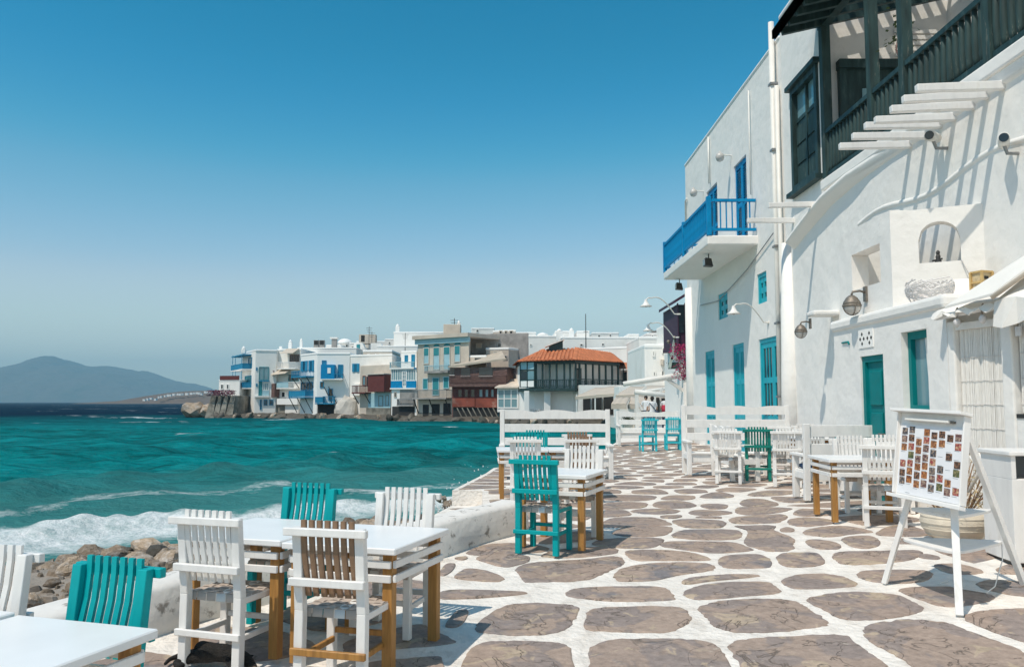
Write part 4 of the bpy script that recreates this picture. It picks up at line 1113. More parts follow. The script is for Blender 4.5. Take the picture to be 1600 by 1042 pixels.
# dark dormer chimney
p = atY(866, 553, 101); q = atY(879, 532, 101); mb = MB(); mb.hexa([(p.x-.6,100.5,p.z-.5),(q.x,100.5,p.z-.2),(q.x,102.5,p.z-.2),(p.x-.6,102.5,p.z-.5),(p.x-.6,100.5,p.z+.9),(q.x,100.5,q.z),(q.x,102.5,q.z),(p.x-.6,102.5,p.z+.9)]); mb.build('dormer', 'dark_green', root)
MB().extr([(p.x-1.1,100.2,p.z+.8),(q.x+.2,100.2,q.z+.05),(q.x+.2,102.8,q.z+.05),(p.x-1.1,102.8,p.z+.8)], (0,0,.12)).build('dormer_roof', 'plaster_far', root)
# side wing with its own small roof
rt = empty('veranda_wing', (0,0,0), 0, 'small veranda wing with orange tile roof at the right of the taverna', 'building')
a_ = atY(969, 577, 103); b_ = atY(998, 577, 105); MB().box(a_.x, b_.x, 104.5, 109, .5, a_.z).build('wall', 'plaster_far', rt)
MB().add([(a_.x-.2,102,a_.z),(b_.x+.4,103,a_.z),(b_.x-1.2,107,a_.z+1.05),(a_.x-.2,107,a_.z+1.05),(b_.x+.4,109,a_.z)], [(0,1,2,3),(1,4,2)]).build('roof', 'terracotta', rt)
for k in range(4): MB().beam((a_.x+.3+k*.72,102.4,zfl),(a_.x+.3+k*.72,102.4,a_.z),.14,.14).build('post', 'dark_green', rt)
for k in range(2): MB().box(a_.x+.5+k*1.2, a_.x+1.3+k*1.2, 104.3, 104.48, zfl, a_.z-.3).build('door', 'glass_dark', rt)
# terrace furniture far away
for k, x in enumerate((831,838,846,864,877,884)):
    p = atY(x, 628, 97.6); r = empty('terrace_chair', (p.x, 98.0+.25*(k%2), -.25), .6*k, 'tiny white chair on the taverna terrace across the water', 'chair', 'chairs on the taverna terrace')
    MB().box(-.22,.22,-.22,.22,.42,.47).build('seat', 'white_wood', r); MB().box(-.22,.22,.18,.22,.47,.95).build('backrest', 'white_wood', r)
    for sx in (-.19,.19):
        for sy in (-.19,.19): MB().box(sx-.025,sx+.025,sy-.025,sy+.025,0,.42).build('leg', 'white_wood', r)
for k, x in enumerate((842,871,887)):
    p = atY(x, 628, 97.6); r = empty('terrace_table', (p.x, 98.4, -.25), 0, 'tiny round white table on the taverna terrace across the water', 'table', 'tables on the taverna terrace')
    MB().lathe([(.38,.72),(.38,.76)], 14).build('table_top', 'white_top', r); MB().tube([(0,0,0),(0,0,.72)], .04).build('leg', 'iron', r)

# ---------- houses stacked behind
def back_house(label, x0, x1, ytop, D, ybase=600, m='plaster_far', wins=(), depth=10, chim=(), front=None, cap=True):
    base = atY((x0+x1)/2, ybase, D).z
    h = House(label, front or [(x0,D),(x1,D)], ytop, depth, m, 'town_house', base=base, group='houses behind the waterfront', cap=cap)
    for w in wins: h.window(0, w, 'plaster_far', 'glass_dark', 0, th=.08)
    for c in chim: h.chimney(*c)
    return h
back_house('flat white roof block with paired grey tanks, above the awning house', 463, 556, 543, 150, 575, wins=(), chim=((471,531,543,.5),))
back_house('white house with a low dome roof, left of the roof antennas', 528, 575, 535.5, 165, 570, wins=((531,538,534.5,543),(540,538,544,544),(549,541,553,545)))
back_house('wide white terraced block with a blue roof door under the antennas', 556, 628, 533, 172, 570, wins=())
h = back_house('white block with pale roof step behind the blue sunroom', 588, 652, 540, 150, 570)
h = back_house('large white block with sloping top left of the beige mansion roof', 614, 700, 518.5, 160, 560, chim=((621.5,508.5,520,.8),))
back_house('white house with twin chimney pots left of the taverna chimney', 826, 882, 524.5, 140, 580, wins=((828,537,831,541),), chim=((848,522,541,2.0),))
h = back_house('long white house with three small dark windows behind the taverna roof', 878, 1012, 526.5, 135, 580, wins=((906,537,911,541),(940,536,944,540.5)), chim=((874,516,526,1.0),(893,515,526,.8)))
back_house('rounded white house with a black square window right of the taverna roof', 906, 1011, 541.5, 122, 610, wins=((990,553,994.5,561),(1003,560,1006,566)), depth=8, front=[(906,122),(985,118),(1011,120)])
back_house('small white roof room with a flagpole above the long white house', 868, 894, 517, 142, 530); back_house('stepped white roof room beside the tall thin mast', 902, 922, 517, 142, 530)
back_house('white roof stair hut right of the rounded white house', 982, 1000, 522, 136, 545)
h = back_house('tall white house with four small windows and an air conditioner', 1008, 1050, 538, 62, 640, wins=((1019,548,1023,557),(1034,543,1038.5,552),(1020,580,1024.5,588.5),(1034,580,1036,586)), depth=9)
h.panel(0, (1032,562,1043,570.5), 'plaster_beige', .0, .45, 'air_conditioner'); h.panel(0, (1035,563.5,1040,569.5), 'grey_metal', .45, .47, 'fan_grille')
for x in (1028,1034,1040,1047): h.panel(0, (x,522,x+1,527), 'white_wood', -.5, -.4, 'roof_railing')
back_house('narrow tall white house by the purple balcony with one upper window', 1046, 1062, 504, 60, 640, wins=((1049,508,1052,513),), depth=5)
h = back_house('white house with a long flat roof under the distant hill', 1000, 1050, 526, 90, 600)
back_house('narrow white gable between the tank roof and the chapel dome', 508, 532, 539, 158, 565, wins=((513,543,516,547),))
back_house('cream block with two small windows above the maroon bay house', 566, 612, 547, 138, 575, wins=((574,553,578,558),(592,553,596,558)), m='plaster_beige')
back_house('white terrace block with a chimney pot left of the mansion cornice', 600, 646, 529.5, 168, 560, wins=((607,534,610,538),(622,533,626,538)), chim=((640,524,531,.7),))
back_house('white cube with a dark window above the concrete house', 736, 772, 512.5, 165, 535, wins=((744,515,748,519),))
back_house('pale cube house rising behind the small roof hut', 800, 838, 519, 150, 545, wins=((808,523,812,528),(822,524,825,528)))
back_house('white stepped house between the mast and the stair hut', 926, 968, 519.5, 150, 545, wins=((934,523,938,527),(952,522,955,527)))
back_house('far white house beside the hill at the right end of the town', 1012, 1046, 520.5, 110, 545, wins=((1018,523,1021,527),(1030,523,1033,527)))
# roof clutter
def roof_thing(name, label, cat, px, py0, py1, D, build, group=None):
    p = atY(px, py1, D); r = empty(name, p, 0, label, cat, group); build(r, (py1-py0)*D/F); return r
for px, lab in ((494.5,'left of the pair of grey water tanks on the white roof'),(503.5,'right of the pair of grey water tanks on the white roof')):
    roof_thing('water_tank', lab, 'tank', px, 531.5, 543, 151.5, lambda r, hh: (MB().box(-.45,.45,-.4,.4,0,hh).build('tank', 'concrete', r, bevel=.05), MB().box(-.36,.36,-.46,-.40,.5,hh-.1).build('front_panel', 'void_dark', r)))
roof_thing('solar_hut', 'small flat topped chimney hut left of the white dome', 'hut', 522.5, 527, 543, 155, lambda r, hh: (MB().box(-.45,.45,-.45,.45,0,hh-.3).build('wall', 'concrete', r), MB().box(-.75,.65,-.6,.6,hh-.3,hh).build('roof', 'plaster_far', r)))
def dome(r, hh):
    MB().lathe([(1.5*math.cos(t), hh*math.sin(t)) for t in np.linspace(0, 1.5, 8)], 18).build('dome', 'plaster_bright', r, smooth=True)
roof_thing('chapel_dome', 'low white chapel dome on the roofs of the town', 'dome', 539, 529, 537, 166, dome)
def antenna(r, hh):
    MB().tube([(0,0,-.5),(0,0,hh)], .05, 5).build('mast', 'iron', r)
    for k in range(3): MB().tube([(-.6+.1*k,0,hh-.3-.35*k),(.6-.1*k,0,hh-.3-.35*k)], .03, 5).build('crossbar', 'iron', r)
for k, (px, y0, y1, D, lab) in enumerate([(576.5,510,535,160,'thin roof antenna over the white terraced block'),(581,518,535,160,'short second antenna beside the thin one on the terraced block'),(710,497,519,118,'thin antenna on the beige mansion roof'),(633,520,545,150,'slim roof mast behind the blue sunroom')]):
    roof_thing('roof_antenna', lab, 'antenna', px, y0, y1, D, antenna, 'roof antennas')
roof_thing('radio_mast', 'tall thin mast rising over the long white house', 'mast', 915.5, 490, 541, 128, lambda r, hh: (MB().tube([(0,0,-1),(0,0,hh)], [.09,.05], 6).build('pole', 'iron', r), MB().tube([(-.35,0,hh*.45),(.35,0,hh*.45)], .04, 5).build('crossbar', 'iron', r)))
roof_thing('roof_hut', 'brown roof hut with dark opening below the antennas', 'hut', 575, 523, 535, 163, lambda r, hh: (MB().box(-1.6,1.6,-1,1,-.3,hh).build('wall', 'plaster_beige', r), MB().box(-1.2,-.5,-1.05,-.9,.1,hh-.2).build('opening', 'void_dark', r)))
for px, w, y0, y1, lab in ((565,2.6,536,551,'white stair hut with a blue door on the terraced roof'),(593,3.0,536.5,551,'pale triangular stair wall on the terraced roof'),):
    def hut(r, hh, w=w):
        MB().add([(-w/2,-1,-.3),(w/2,-1,-.3),(w/2,1,-.3),(-w/2,1,-.3),(-w/2,-1,hh),(w*.1,-1,hh),(w*.1,1,hh),(-w/2,1,hh)],[(0,3,2,1),(4,5,6,7),(0,1,5,4),(1,2,6,5),(2,3,7,6),(3,0,4,7)]).build('wall', 'plaster_far', r)
        if w < 2.8: MB().box(-w*.3,-w*.05,-1.05,-.95,.0,hh-.3).build('door', 'shutter_teal', r)
    roof_thing('stair_hut', lab, 'hut', px, y0, y1, 156, hut)
for k, (px, D, s) in enumerate([(560,158,1),(599,146,1),(646,135,.9),(663,130,.9),(752,121,.9)]):
    pass

# rock shelf along the far waterline
mb = MB(); pts = [(325,141),(345,133),(398,134),(432,133.5),(470,129),(497,124.5),(525,123),(552,122),(575,119.5),(612,115.5),(652,112.5),(706,105),(777,102),(812,95),(870,92.5),(940,91.5),(985,93),(1005,96)]
rows = []
for k in range(len(pts)-1):
    for s in range(6):
        t = s/6; px = pts[k][0]+(pts[k+1][0]-pts[k][0])*t; D = pts[k][1]+(pts[k+1][1]-pts[k][1])*t; p = atY(px, 628, D)
        row = []
        for (dy, z) in ((-1.6,-1.7),(-.9,-.85),(-.2,-.55),(1.5,-.35),(5,-.3),(7,-1.6)):
            row.append((p.x+.3*mnoise.noise(Vector((p.x,dy,1))), p.y+dy+.7*mnoise.noise(Vector((p.x*.8,dy,4))), z+.3*mnoise.noise(Vector((p.x*.9,dy,9)))))
        rows.append(row)
mb.grid(rows); shelf = tag(mb.build('shore_ledge', 'rock_dark'), kind='structure')
rr = random.Random(8)
for k in range(70):
    i = rr.randrange(len(pts)-1); t = rr.random(); px = pts[i][0]+(pts[i+1][0]-pts[i][0])*t; D = pts[i][1]+(pts[i+1][1]-pts[i][1])*t; p = atY(px, 628, D)
    s = rr.uniform(.25,.7); inst('rock', rr.choice(RD if rr.random() < .7 else RM), shelf, (p.x, p.y-rr.uniform(.2,1.2), -.8), (rr.random(), rr.random(), rr.random()*6), (s*1.5,s,s*.7))
for px, py, s in ((303,642,1.0),(309,640,1.7),(318,643,1.3),(296,646,.7),(326,643,1.6),(334,645,1.5),(345,646,1.4)):
    p = atY(px, py, 138); inst('rock', RM[px%7], shelf, (p.x, p.y, p.z-.2), (.2,.3,px), (s*1.6, s, s*.9))
# ================================================================== HOUSES ON THE RIGHT (front plane x = WX)
WX = 6.3
def wall_x(X, y0, y1, z0, z1, holes, reveal=.4):
    """front skin of a wall facing -x with real openings and their reveals; holes are (ya, yb, za, zb)"""
    mb = MB(); ys = sorted(set([y0, y1] + [h[0] for h in holes] + [h[1] for h in holes])); zs = sorted(set([z0, z1] + [h[2] for h in holes] + [h[3] for h in holes]))
    def sub(a, st):
        out = []
        for p, q in zip(a, a[1:]):
            n = max(1, int((q-p)/st)); out += [p+(q-p)*k/n for k in range(n)]
        return out + [a[-1]]
    ys = sub(ys, .5); zs = sub(zs, .5); idx = {}; vs = []
    hb = set(); 
    for j, y in enumerate(ys):
        for k, z in enumerate(zs):
            edge = any(abs(y-h[0])<1e-6 or abs(y-h[1])<1e-6 or abs(z-h[2])<1e-6 or abs(z-h[3])<1e-6 for h in holes) or j in (0,len(ys)-1) or k in (0,len(zs)-1)
            w = 0 if edge else .018*mnoise.noise(Vector((y*.9, z*.9, 5)))
            idx[j,k] = len(vs); vs.append((X+w, y, z))
    fs = []
    for j in range(len(ys)-1):
        for k in range(len(zs)-1):
            yc, zc = (ys[j]+ys[j+1])/2, (zs[k]+zs[k+1])/2
            if any(h[0] < yc < h[1] and h[2] < zc < h[3] for h in holes): continue
            fs.append((idx[j,k], idx[j+1,k], idx[j+1,k+1], idx[j,k+1]))
    mb.add(vs, fs)
    for (a, b, c, d) in holes:
        R = X+reveal
        mb.add([(X,a,c),(X,b,c),(X,b,d),(X,a,d),(R,a,c),(R,b,c),(R,b,d),(R,a,d)], [(0,1,5,4),(1,2,6,5),(2,3,7,6),(3,0,4,7),(4,5,6,7)])
    return mb
def yrange(px0, px1, py, X=WX):
    a = atX(px0, py, X).y; b = atX(px1, py, X).y; return min(a, b), max(a, b)

# ---------------------------------------------------------- house with the blue balcony
A = empty('balcony_house', (WX, 24.3, 0), 0, 'tall white house with bright blue balcony and turquoise doors on the promenade', 'house')
def pA(o): o.matrix_parent_inverse = A.matrix_basis.inverted(); return o
def PA(mb, name, m, bevel=0, parent=None, smooth=None):
    o = mb.build(name, m, None, bevel, smooth); p = parent or A
    o.parent = p
    if p is A: o.matrix_parent_inverse = Matrix.Translation(A.location).inverted()
    return o
A0, A1, AT = 18.95, 29.7, 10.02
g1 = yrange(1186, 1226, 560); g2 = yrange(1145, 1163, 580); g3 = yrange(1102, 1117, 590)
w1 = yrange(1183, 1198, 450); w2 = yrange(1122, 1137, 478)
u1 = yrange(1147, 1167, 300); u2 = yrange(1104, 1121, 320)
AH = [(*g1,.15,3.08),(*g2,.15,3.12),(*g3,.15,3.12),(*w1,3.98,4.75),(*w2,3.98,4.75),(*u1,5.78,8.15),(*u2,5.78,8.25)]
PA(wall_x(WX, A0, A1, -.15, AT, AH, .3), 'wall', 'plaster')
m_ = MB(); m_.box(WX+.02, 15, A0+.01, A1-.01, AT-.25, AT-.02); m_.add([(WX,A1,-.2),(16,A1,-.2),(16,A1,AT),(WX,A1,AT),(WX,A0,-.2),(16,A0,-.2),(16,A0,AT),(WX,A0,AT)], [(0,1,2,3),(4,5,6,7)])
m_.add([(16,A0,-.2),(16,A1,-.2),(16,A1,AT),(16,A0,AT)], [(0,1,2,3)]); PA(m_, 'rear_wall', 'plaster')
PA(MB().box(WX-.03, WX+.32, A0, A1+.03, AT-.02, AT+.10), 'parapet', 'plaster', .05)
def leaf_door(yr, z0, z1, m, X, parent_fn, panes=2, rows=3, leaves=2, name='door', dark='glass_dark'):
    """door set in a reveal facing -x: frame, leaves, glazed slots"""
    mb = MB(); t = .10
    mb.box(X+.03, X+.13, yr[0], yr[0]+t, z0, z1); mb.box(X+.03, X+.13, yr[1]-t, yr[1], z0, z1); mb.box(X+.03, X+.13, yr[0]+t, yr[1]-t, z1-t, z1)
    d = parent_fn(mb, name, m)
    lw = (yr[1]-yr[0]-2*t)/leaves
    for l in range(leaves):
        a = yr[0]+t+lw*l+.01; b = a+lw-.02; mb = MB(); st = min(.10, lw*.2)
        mb.box(X+.05, X+.10, a, a+st, z0, z1-t); mb.box(X+.05, X+.10, b-st, b, z0, z1-t)
        hz = [z0+(z1-t-z0)*k/rows for k in range(rows+1)]
        for z in hz: zz = min(max(z, z0+.07), z1-t-.07); mb.box(X+.052, X+.098, a+st, b-st, zz-.07, zz+.07)
        for k in range(1, panes): y = a+st+(b-a-2*st)*k/panes; mb.box(X+.054, X+.096, y-.02, y+.02, z0, z1-t)
        lf = mb.build('leaf', m); lf.parent = d
        mb = MB(); mb.box(X+.075, X+.085, a+st*.6, b-st*.6, z0+.05, z1-t-.05); g = mb.build('pane', dark); g.parent = d
    return d
for yr, z1 in ((g1,3.08),(g2,3.12),(g3,3.12)): leaf_door(yr, .15, z1, 'turq_door', WX, PA, panes=3)
for yr in (w1, w2): leaf_door(yr, 3.98, 4.75, 'turq_door', WX, PA, panes=1, rows=2, leaves=2, name='window')
def louvre(yr, z0, z1, m, X):
    mb = MB(); t = .08
    for a, b in ((yr[0], (yr[0]+yr[1])/2-.01), ((yr[0]+yr[1])/2+.01, yr[1])):
        mb.box(X+.05, X+.11, a, a+t, z0, z1); mb.box(X+.05, X+.11, b-t, b, z0, z1); mb.box(X+.05, X+.11, a+t, b-t, z0, z0+.15); mb.box(X+.05, X+.11, a+t, b-t, z1-.12, z1); mb.box(X+.052, X+.108, a+t, b-t, (z0+z1)/2-.06, (z0+z1)/2+.06)
    d = PA(mb, 'door', m)
    for a, b in ((yr[0]+t, (yr[0]+yr[1])/2-.01-t), ((yr[0]+yr[1])/2+.01+t, yr[1]-t)):
        z = z0+.2
        while z < z1-.15:
            mb = MB(); mb.hexa([(X+.055,a,z-.02),(X+.055,b,z-.02),(X+.10,b,z+.01),(X+.10,a,z+.01),(X+.055,a,z-.005),(X+.055,b,z-.005),(X+.10,b,z+.03),(X+.10,a,z+.03)]); s = mb.build('louvre', m); s.parent = d; z += .075
    return d
louvre(u1, 5.78, 8.13, 'blue_wood', WX); louvre(u2, 5.78, 8.2, 'blue_wood', WX)
# one leaf of the near door stands open
sh = MB(); sh.box(0,.55,-.03,.03,0,2.2); 
# balcony
BX, B0, B1 = 5.02, 21.07, 27.3
bal = PA(MB().box(BX, WX+.05, B0, B1, 5.52, 5.76), 'balcony', 'plaster', .03)
def BL(mb, name, m='blue_wood', bevel=0): o = mb.build(name, m, None, bevel); o.parent = bal; return o
z0, z1 = 5.80, 6.68
for a, b in (((BX+.05,B0+.05),(BX+.05,B1-.05)), ((BX+.05,B0+.05),(WX-.02,B0+.05)), ((BX+.05,B1-.05),(WX-.02,B1-.05))):
    BL(MB().beam((*a,z1),(*b,z1),.09,.07), 'handrail'); BL(MB().beam((*a,z0+.12),(*b,z0+.12),.07,.07), 'bottom_rail')
for x, y in ((BX+.05,B0+.05),(BX+.05,B1-.05),(BX+.05,(B0+B1)/2)): BL(MB().box(x-.06,x+.06,y-.06,y+.06,5.76,z1+.1), 'corner_post', bevel=.01)
bme = MB().box(-.025,.025,-.012,.012,0,z1-z0-.15).mesh('baluster', 'blue_wood')
n = 34
for k in range(1, n): inst('baluster', bme, bal, (BX+.05, B0+.05+(B1-B0-.1)*k/n, z0+.13))
bme2 = MB().box(-.012,.012,-.025,.025,0,z1-z0-.15).mesh('baluster', 'blue_wood')
for k in range(1, 8): inst('baluster', bme2, bal, (BX+.05+(WX-BX-.07)*k/8, B0+.05, z0+.13)); inst('baluster', bme2, bal, (BX+.05+(WX-BX-.07)*k/8, B1-.05, z0+.13))
# pipes and cables on the facade
def pipe(pts, r, name='drain_pipe', m='pipe_white'): return PA(MB().tube(pts, r, 10), name, m, smooth=True)
pipe([(WX-.10,19.25,.2),(WX-.10,19.25,10.55)], .07); pipe([(WX-.08,19.02,.2),(WX-.08,19.02,8.9)], .055); pipe([(WX-.06,19.5,4.4),(WX-.06,19.5,10.0)], .03); pipe([(WX-.05,21.4,6.9),(WX-.05,21.4,9.7)], .018, 'cable'); pipe([(WX-.05,25.9,8.4),(WX-.05,25.9,9.9)], .03); pipe([(WX-.05,29.5,6.5),(WX-.05,29.5,8.7),(WX-.05,29.3,8.75)], .03)
pipe([(WX-.04,27.5,4.7),(WX-.05,25,4.55),(WX-.04,22,5.0),(WX-.05,19.3,5.6)], .014, 'cable', 'grey_metal')
PA(MB().tube([(WX+.02,29.2,-.05),(WX+.02,29.2,5.5)], .21, 14), 'corner_pier', 'plaster', smooth=True)
PA(MB().tube([(WX-.02,18.72,-.05),(WX-.02,18.72,2.0),(WX+.02,18.72,5.1)], [.26,.22,.18], 14), 'corner_buttress', 'plaster', smooth=True)
for z in (1.6,3.3,5.1,7.4,9.0): PA(MB().box(WX-.18, WX, 19.15, 19.35, z, z+.05), 'pipe_clip', 'grey_metal')
# lamps
def wall_lamp(name, label, root_at, kind, grp=None, scale=1.0):
    r = empty(name, root_at, 0, label, 'lamp', grp); s = scale
    if kind == 'globe':
        MB().tube([(0,0,0),(-.25*s,0,.02)], .02, 6).build('arm', 'pipe_white', r); MB().lathe([(.03,-.13),(.09,-.1),(.13,0),(.1,.09),(.04,.13),(.03,.17)], 14, (-.3*s,0,-.05)).build('globe', 'lamp_glass', r, smooth=True)
    if kind == 'goose':
        pts = [(0,0,0)] + [(-.15*s-1.0*s*t, -.55*s*t, .55*s*math.sin(math.pi*min(1,t*1.15)*.62)) for t in np.linspace(0,1,10)]
        e = pts[-1]; pts += [(e[0]-.08*s, e[1]-.03, e[2]-.06*s), (e[0]-.10*s, e[1]-.04, e[2]-.16*s)]
        MB().tube(pts, .022*s, 8).build('arm', 'pipe_white', r, smooth=True); e = pts[-1]
        MB().lathe([(.05*s,.10*s),(.06*s,.02*s),(.10*s,-.06*s),(.22*s,-.15*s),(.215*s,-.155*s),(.09*s,-.07*s),(.02*s,-.04*s)], 18, e, caps=False).build('lamp_shade', 'white_wood', r, smooth=True)
        MB().lathe([(.02,-.06*s),(.05*s,-.1*s),(.05*s,-.14*s),(.01,-.18*s)], 10, e).build('bulb', 'lamp_glass', r, smooth=True); MB().lathe([(.07,-.02),(.07,.02)], 10, (0,0,0)).build('wall_plate', 'pipe_white', r)
    if kind == 'ship':
        MB().tube([(0,0,.18),(-.12,0,.22),(-.26,0,.20),(-.28,0,.14)], .022, 8).build('arm', 'bronze', r, smooth=True); MB().box(-.04,0,-.06,.06,.02,.3).build('wall_plate', 'bronze', r)
        b = (-.28,0,-.06); MB().lathe([(.02,.2),(.05,.19),(.10,.15),(.15,.07),(.165,.01)], 16, b).build('cap', 'bronze', r, smooth=True)
        g = MB().lathe([(.155,.01),(.15,-.06),(.11,-.13),(.05,-.165),(.01,-.17)], 16, b).build('glass_bowl', 'lamp_glass', r, smooth=True)
        MB().lathe([(.17,.02),(.175,0),(.17,-.02),(.16,-.02),(.16,.02)], 16, b).build('ring', 'bronze', r, smooth=True)
        for k in range(4):
            t = k*math.pi/2; MB().tube([(b[0]+.17*math.cos(t)*math.cos(q), b[1]+.17*math.sin(t)*math.cos(q), b[2]-.18*math.sin(q)) for q in np.linspace(0,1.5,6)], .008, 5).build('guard_wire', 'bronze', r)
    return r
wall_lamp('globe_lamp', 'white globe lamp above the nearer blue balcony door', (WX,23.4,8.55), 'globe', 'balcony lamps', 1.1); wall_lamp('globe_lamp', 'white globe lamp above the farther blue balcony door', (WX,26.9,8.4), 'globe', 'balcony lamps', 1.1)
wall_lamp('gooseneck_lamp', 'white gooseneck lamp over the widest turquoise door', (WX,20.35,3.45), 'goose', 'gooseneck lamps', .78)
wall_lamp('gooseneck_lamp', 'white gooseneck lamp at the far corner under the balcony', (WX-.4,29.3,4.6), 'goose', 'gooseneck lamps', 1.0); wall_lamp('gooseneck_lamp', 'lower far gooseneck lamp beside the purple balcony', (WX-.4,29.6,3.8), 'goose', 'gooseneck lamps', .9)
def flood(label, loc):
    r = empty('floodlight', loc, 0, label, 'lamp', 'floodlights under the balcony'); MB().tube([(0,0,0),(0,0,-.12)], .015, 6).build('stem', 'iron', r)
    MB().hexa([(-.12,-.14,-.34),(.10,-.10,-.36),(.10,.1,-.36),(-.12,.14,-.34),(-.10,-.1,-.12),(.06,-.07,-.14),(.06,.07,-.14),(-.10,.1,-.12)]).build('housing', 'iron', r); MB().box(-.13,-.122,-.1,.1,-.32,-.16).build('lens', 'lamp_glass', r)
flood('black floodlight under the middle of the balcony slab', (5.35,22.4,5.52)); flood('black floodlight hanging at the far end of the balcony slab', (5.5,27.1,5.52))

# ---------------------------------------------------------- near house with the green veranda
Bh = empty('veranda_house', (WX, 12, 0), 0, 'big white house with dark green upper veranda and shuttered green window', 'house')
def PB(mb, name, m, bevel=0, smooth=None, parent=None):
    o = mb.build(name, m, None, bevel, smooth); p = parent or Bh; o.parent = p
    if p is Bh: o.matrix_parent_inverse = Matrix.Translation(Bh.location).inverted()
    return o
VF, V1, BT = 5.93, 16.45, 10.45
gw = yrange(1239, 1281, 200); gwz = (6.12, 8.45)
PB(wall_x(WX, 1.0, 18.93, -.3, 5.72, [], .3), 'wall', 'plaster')
PB(wall_x(WX, V1, 18.93, 5.72, BT, [(*gw, *gwz)], .25), 'wall', 'plaster')
m_ = MB(); m_.add([(WX,V1,5.72),(9.6,V1,5.72),(9.6,V1,BT),(WX,V1,BT)], [(0,1,2,3)]); m_.add([(WX,18.93,5),(15,18.93,5),(15,18.93,BT),(WX,18.93,BT)], [(0,1,2,3)]); m_.box(WX+.05,15,V1+.02,18.9,BT-.2,BT-.02); PB(m_, 'end_wall', 'plaster')
PB(MB().box(WX-.03, WX+.3, V1-.02, 18.95, BT-.02, BT+.12), 'parapet', 'plaster', .05)
PB(MB().box(8.9, 9.3, 1.0, V1, 5.6, BT+.4), 'veranda_back_wall', 'plaster'); PB(MB().box(WX-.10, 9.0, 1.0, V1-.002, 5.72, VF), 'veranda_floor', 'plaster', .03)
PB(MB().box(9.2, 15, .9, 18.9, 5, BT+.3), 'rear_block', 'plaster'); PB(MB().box(WX-.04, 15, .7, .98, -.3, BT+.3), 'near_end_wall', 'plaster')
# green window: casing, mullions, panes
cw = MB(); t = .13
cw.box(WX-.06, WX+.12, gw[0], gw[0]+t, *gwz); cw.box(WX-.06, WX+.12, gw[1]-t, gw[1], *gwz); cw.box(WX-.059, WX+.119, gw[0]+t, gw[1]-t, gwz[1]-t, gwz[1]); cw.box(WX-.059, WX+.119, gw[0]+t, gw[1]-t, gwz[0], gwz[0]+t)
gwin = PB(cw, 'window', 'dark_green'); 
def GW(mb, name, m): o = mb.build(name, m); o.parent = gwin; return o
GW(MB().box(WX-.14, WX-.0, gw[0]-.1, gw[1]+.1, gwz[1]+.002, gwz[1]+.1), 'window_head', 'dark_green'); GW(MB().box(WX-.16, WX-.0, gw[0]-.1, gw[1]+.1, gwz[0]-.1, gwz[0]-.002), 'sill', 'dark_green')
ym = (gw[0]+gw[1])/2
for a, b in ((gw[0]+t, ym-.03), (ym+.03, gw[1]-t)):
    zt = gwz[0]+(gwz[1]-gwz[0])*.68
    GW(MB().box(WX+.03, WX+.09, a, b, zt-.04, zt+.04), 'transom', 'dark_green'); GW(MB().box(WX+.07, WX+.08, a, b, zt+.04, gwz[1]-t), 'pane', 'glass_sky')
    for k in range(3):
        za = gwz[0]+t+.03+k*.44; GW(MB().box(WX+.02, WX+.07, a+.04, b-.04, za, za+.38), 'panel', 'weathered_green')
    GW(MB().box(WX+.05, WX+.08, a, b, gwz[0]+t, zt-.04), 'leaf', 'dark_green')
GW(MB().box(WX+.01, WX+.09, ym-.03, ym+.03, gwz[0]+t, gwz[1]-t), 'mullion', 'dark_green')
# veranda posts, balustrade
vy = [16.3, 14.15, 12.95, 10.6, 8.3, 6.0]
ver = PB(MB().box(WX-.05, WX+.08, 4, V1-.02, VF+.9, VF+.98), 'veranda_railing', 'dark_green')
def VR(mb, name, m='dark_green', smooth=None): o = mb.build(name, m, None, 0, smooth); o.parent = ver; return o
VR(MB().box(WX-.04, WX+.07, 4, V1-.02, VF+.03, VF+.11), 'bottom_rail')
bm3 = MB().lathe([(.035,0),(.05,.1),(.055,.35),(.045,.6),(.035,.8)], 8).mesh('baluster', 'weathered_green', True)
y = 4.2
while y < V1-.1:
    inst('baluster', bm3, ver, (WX+.015, y, VF+.105), (0,0,y*3)); y += .165
for y in vy: VR(MB().beam((WX+.02,y,VF),(WX+.02,y,9.1),.17,.17), 'post', 'weathered_green')
VR(MB().beam((WX+.02,4,9.15),(WX+.02,V1,9.15),.16,.18), 'eave_beam')
# eaves: rafters with boards over the far bay, open rafters nearer
for k in range(6): VR(MB().beam((WX-.85,16.25-.42*k,8.95),(8.9,16.25-.42*k,9.75),.10,.14), 'rafter')
VR(MB().extr([(WX-.9,16.6,9.06),(WX-.9,14.0,9.06),(WX+.15,14.0,9.39),(WX+.15,16.6,9.39)], (0,0,.08)), 'eave_boards')
for k in range(9): VR(MB().beam((WX+.45+.26*k,16.4,9.56+.08*k),(WX+.45+.26*k,13.9,9.56+.08*k),.12,.03), 'roof_batten'); VR(MB().beam((WX-.9,16.6,9.04),(WX-.9,14.0,9.04),.08,.18), 'fascia')
for k in range(16): VR(MB().beam((WX-.3,13.5-.6*k,9.28),(8.9,13.5-.6*k,9.42),.09,.14), 'pergola_rafter')
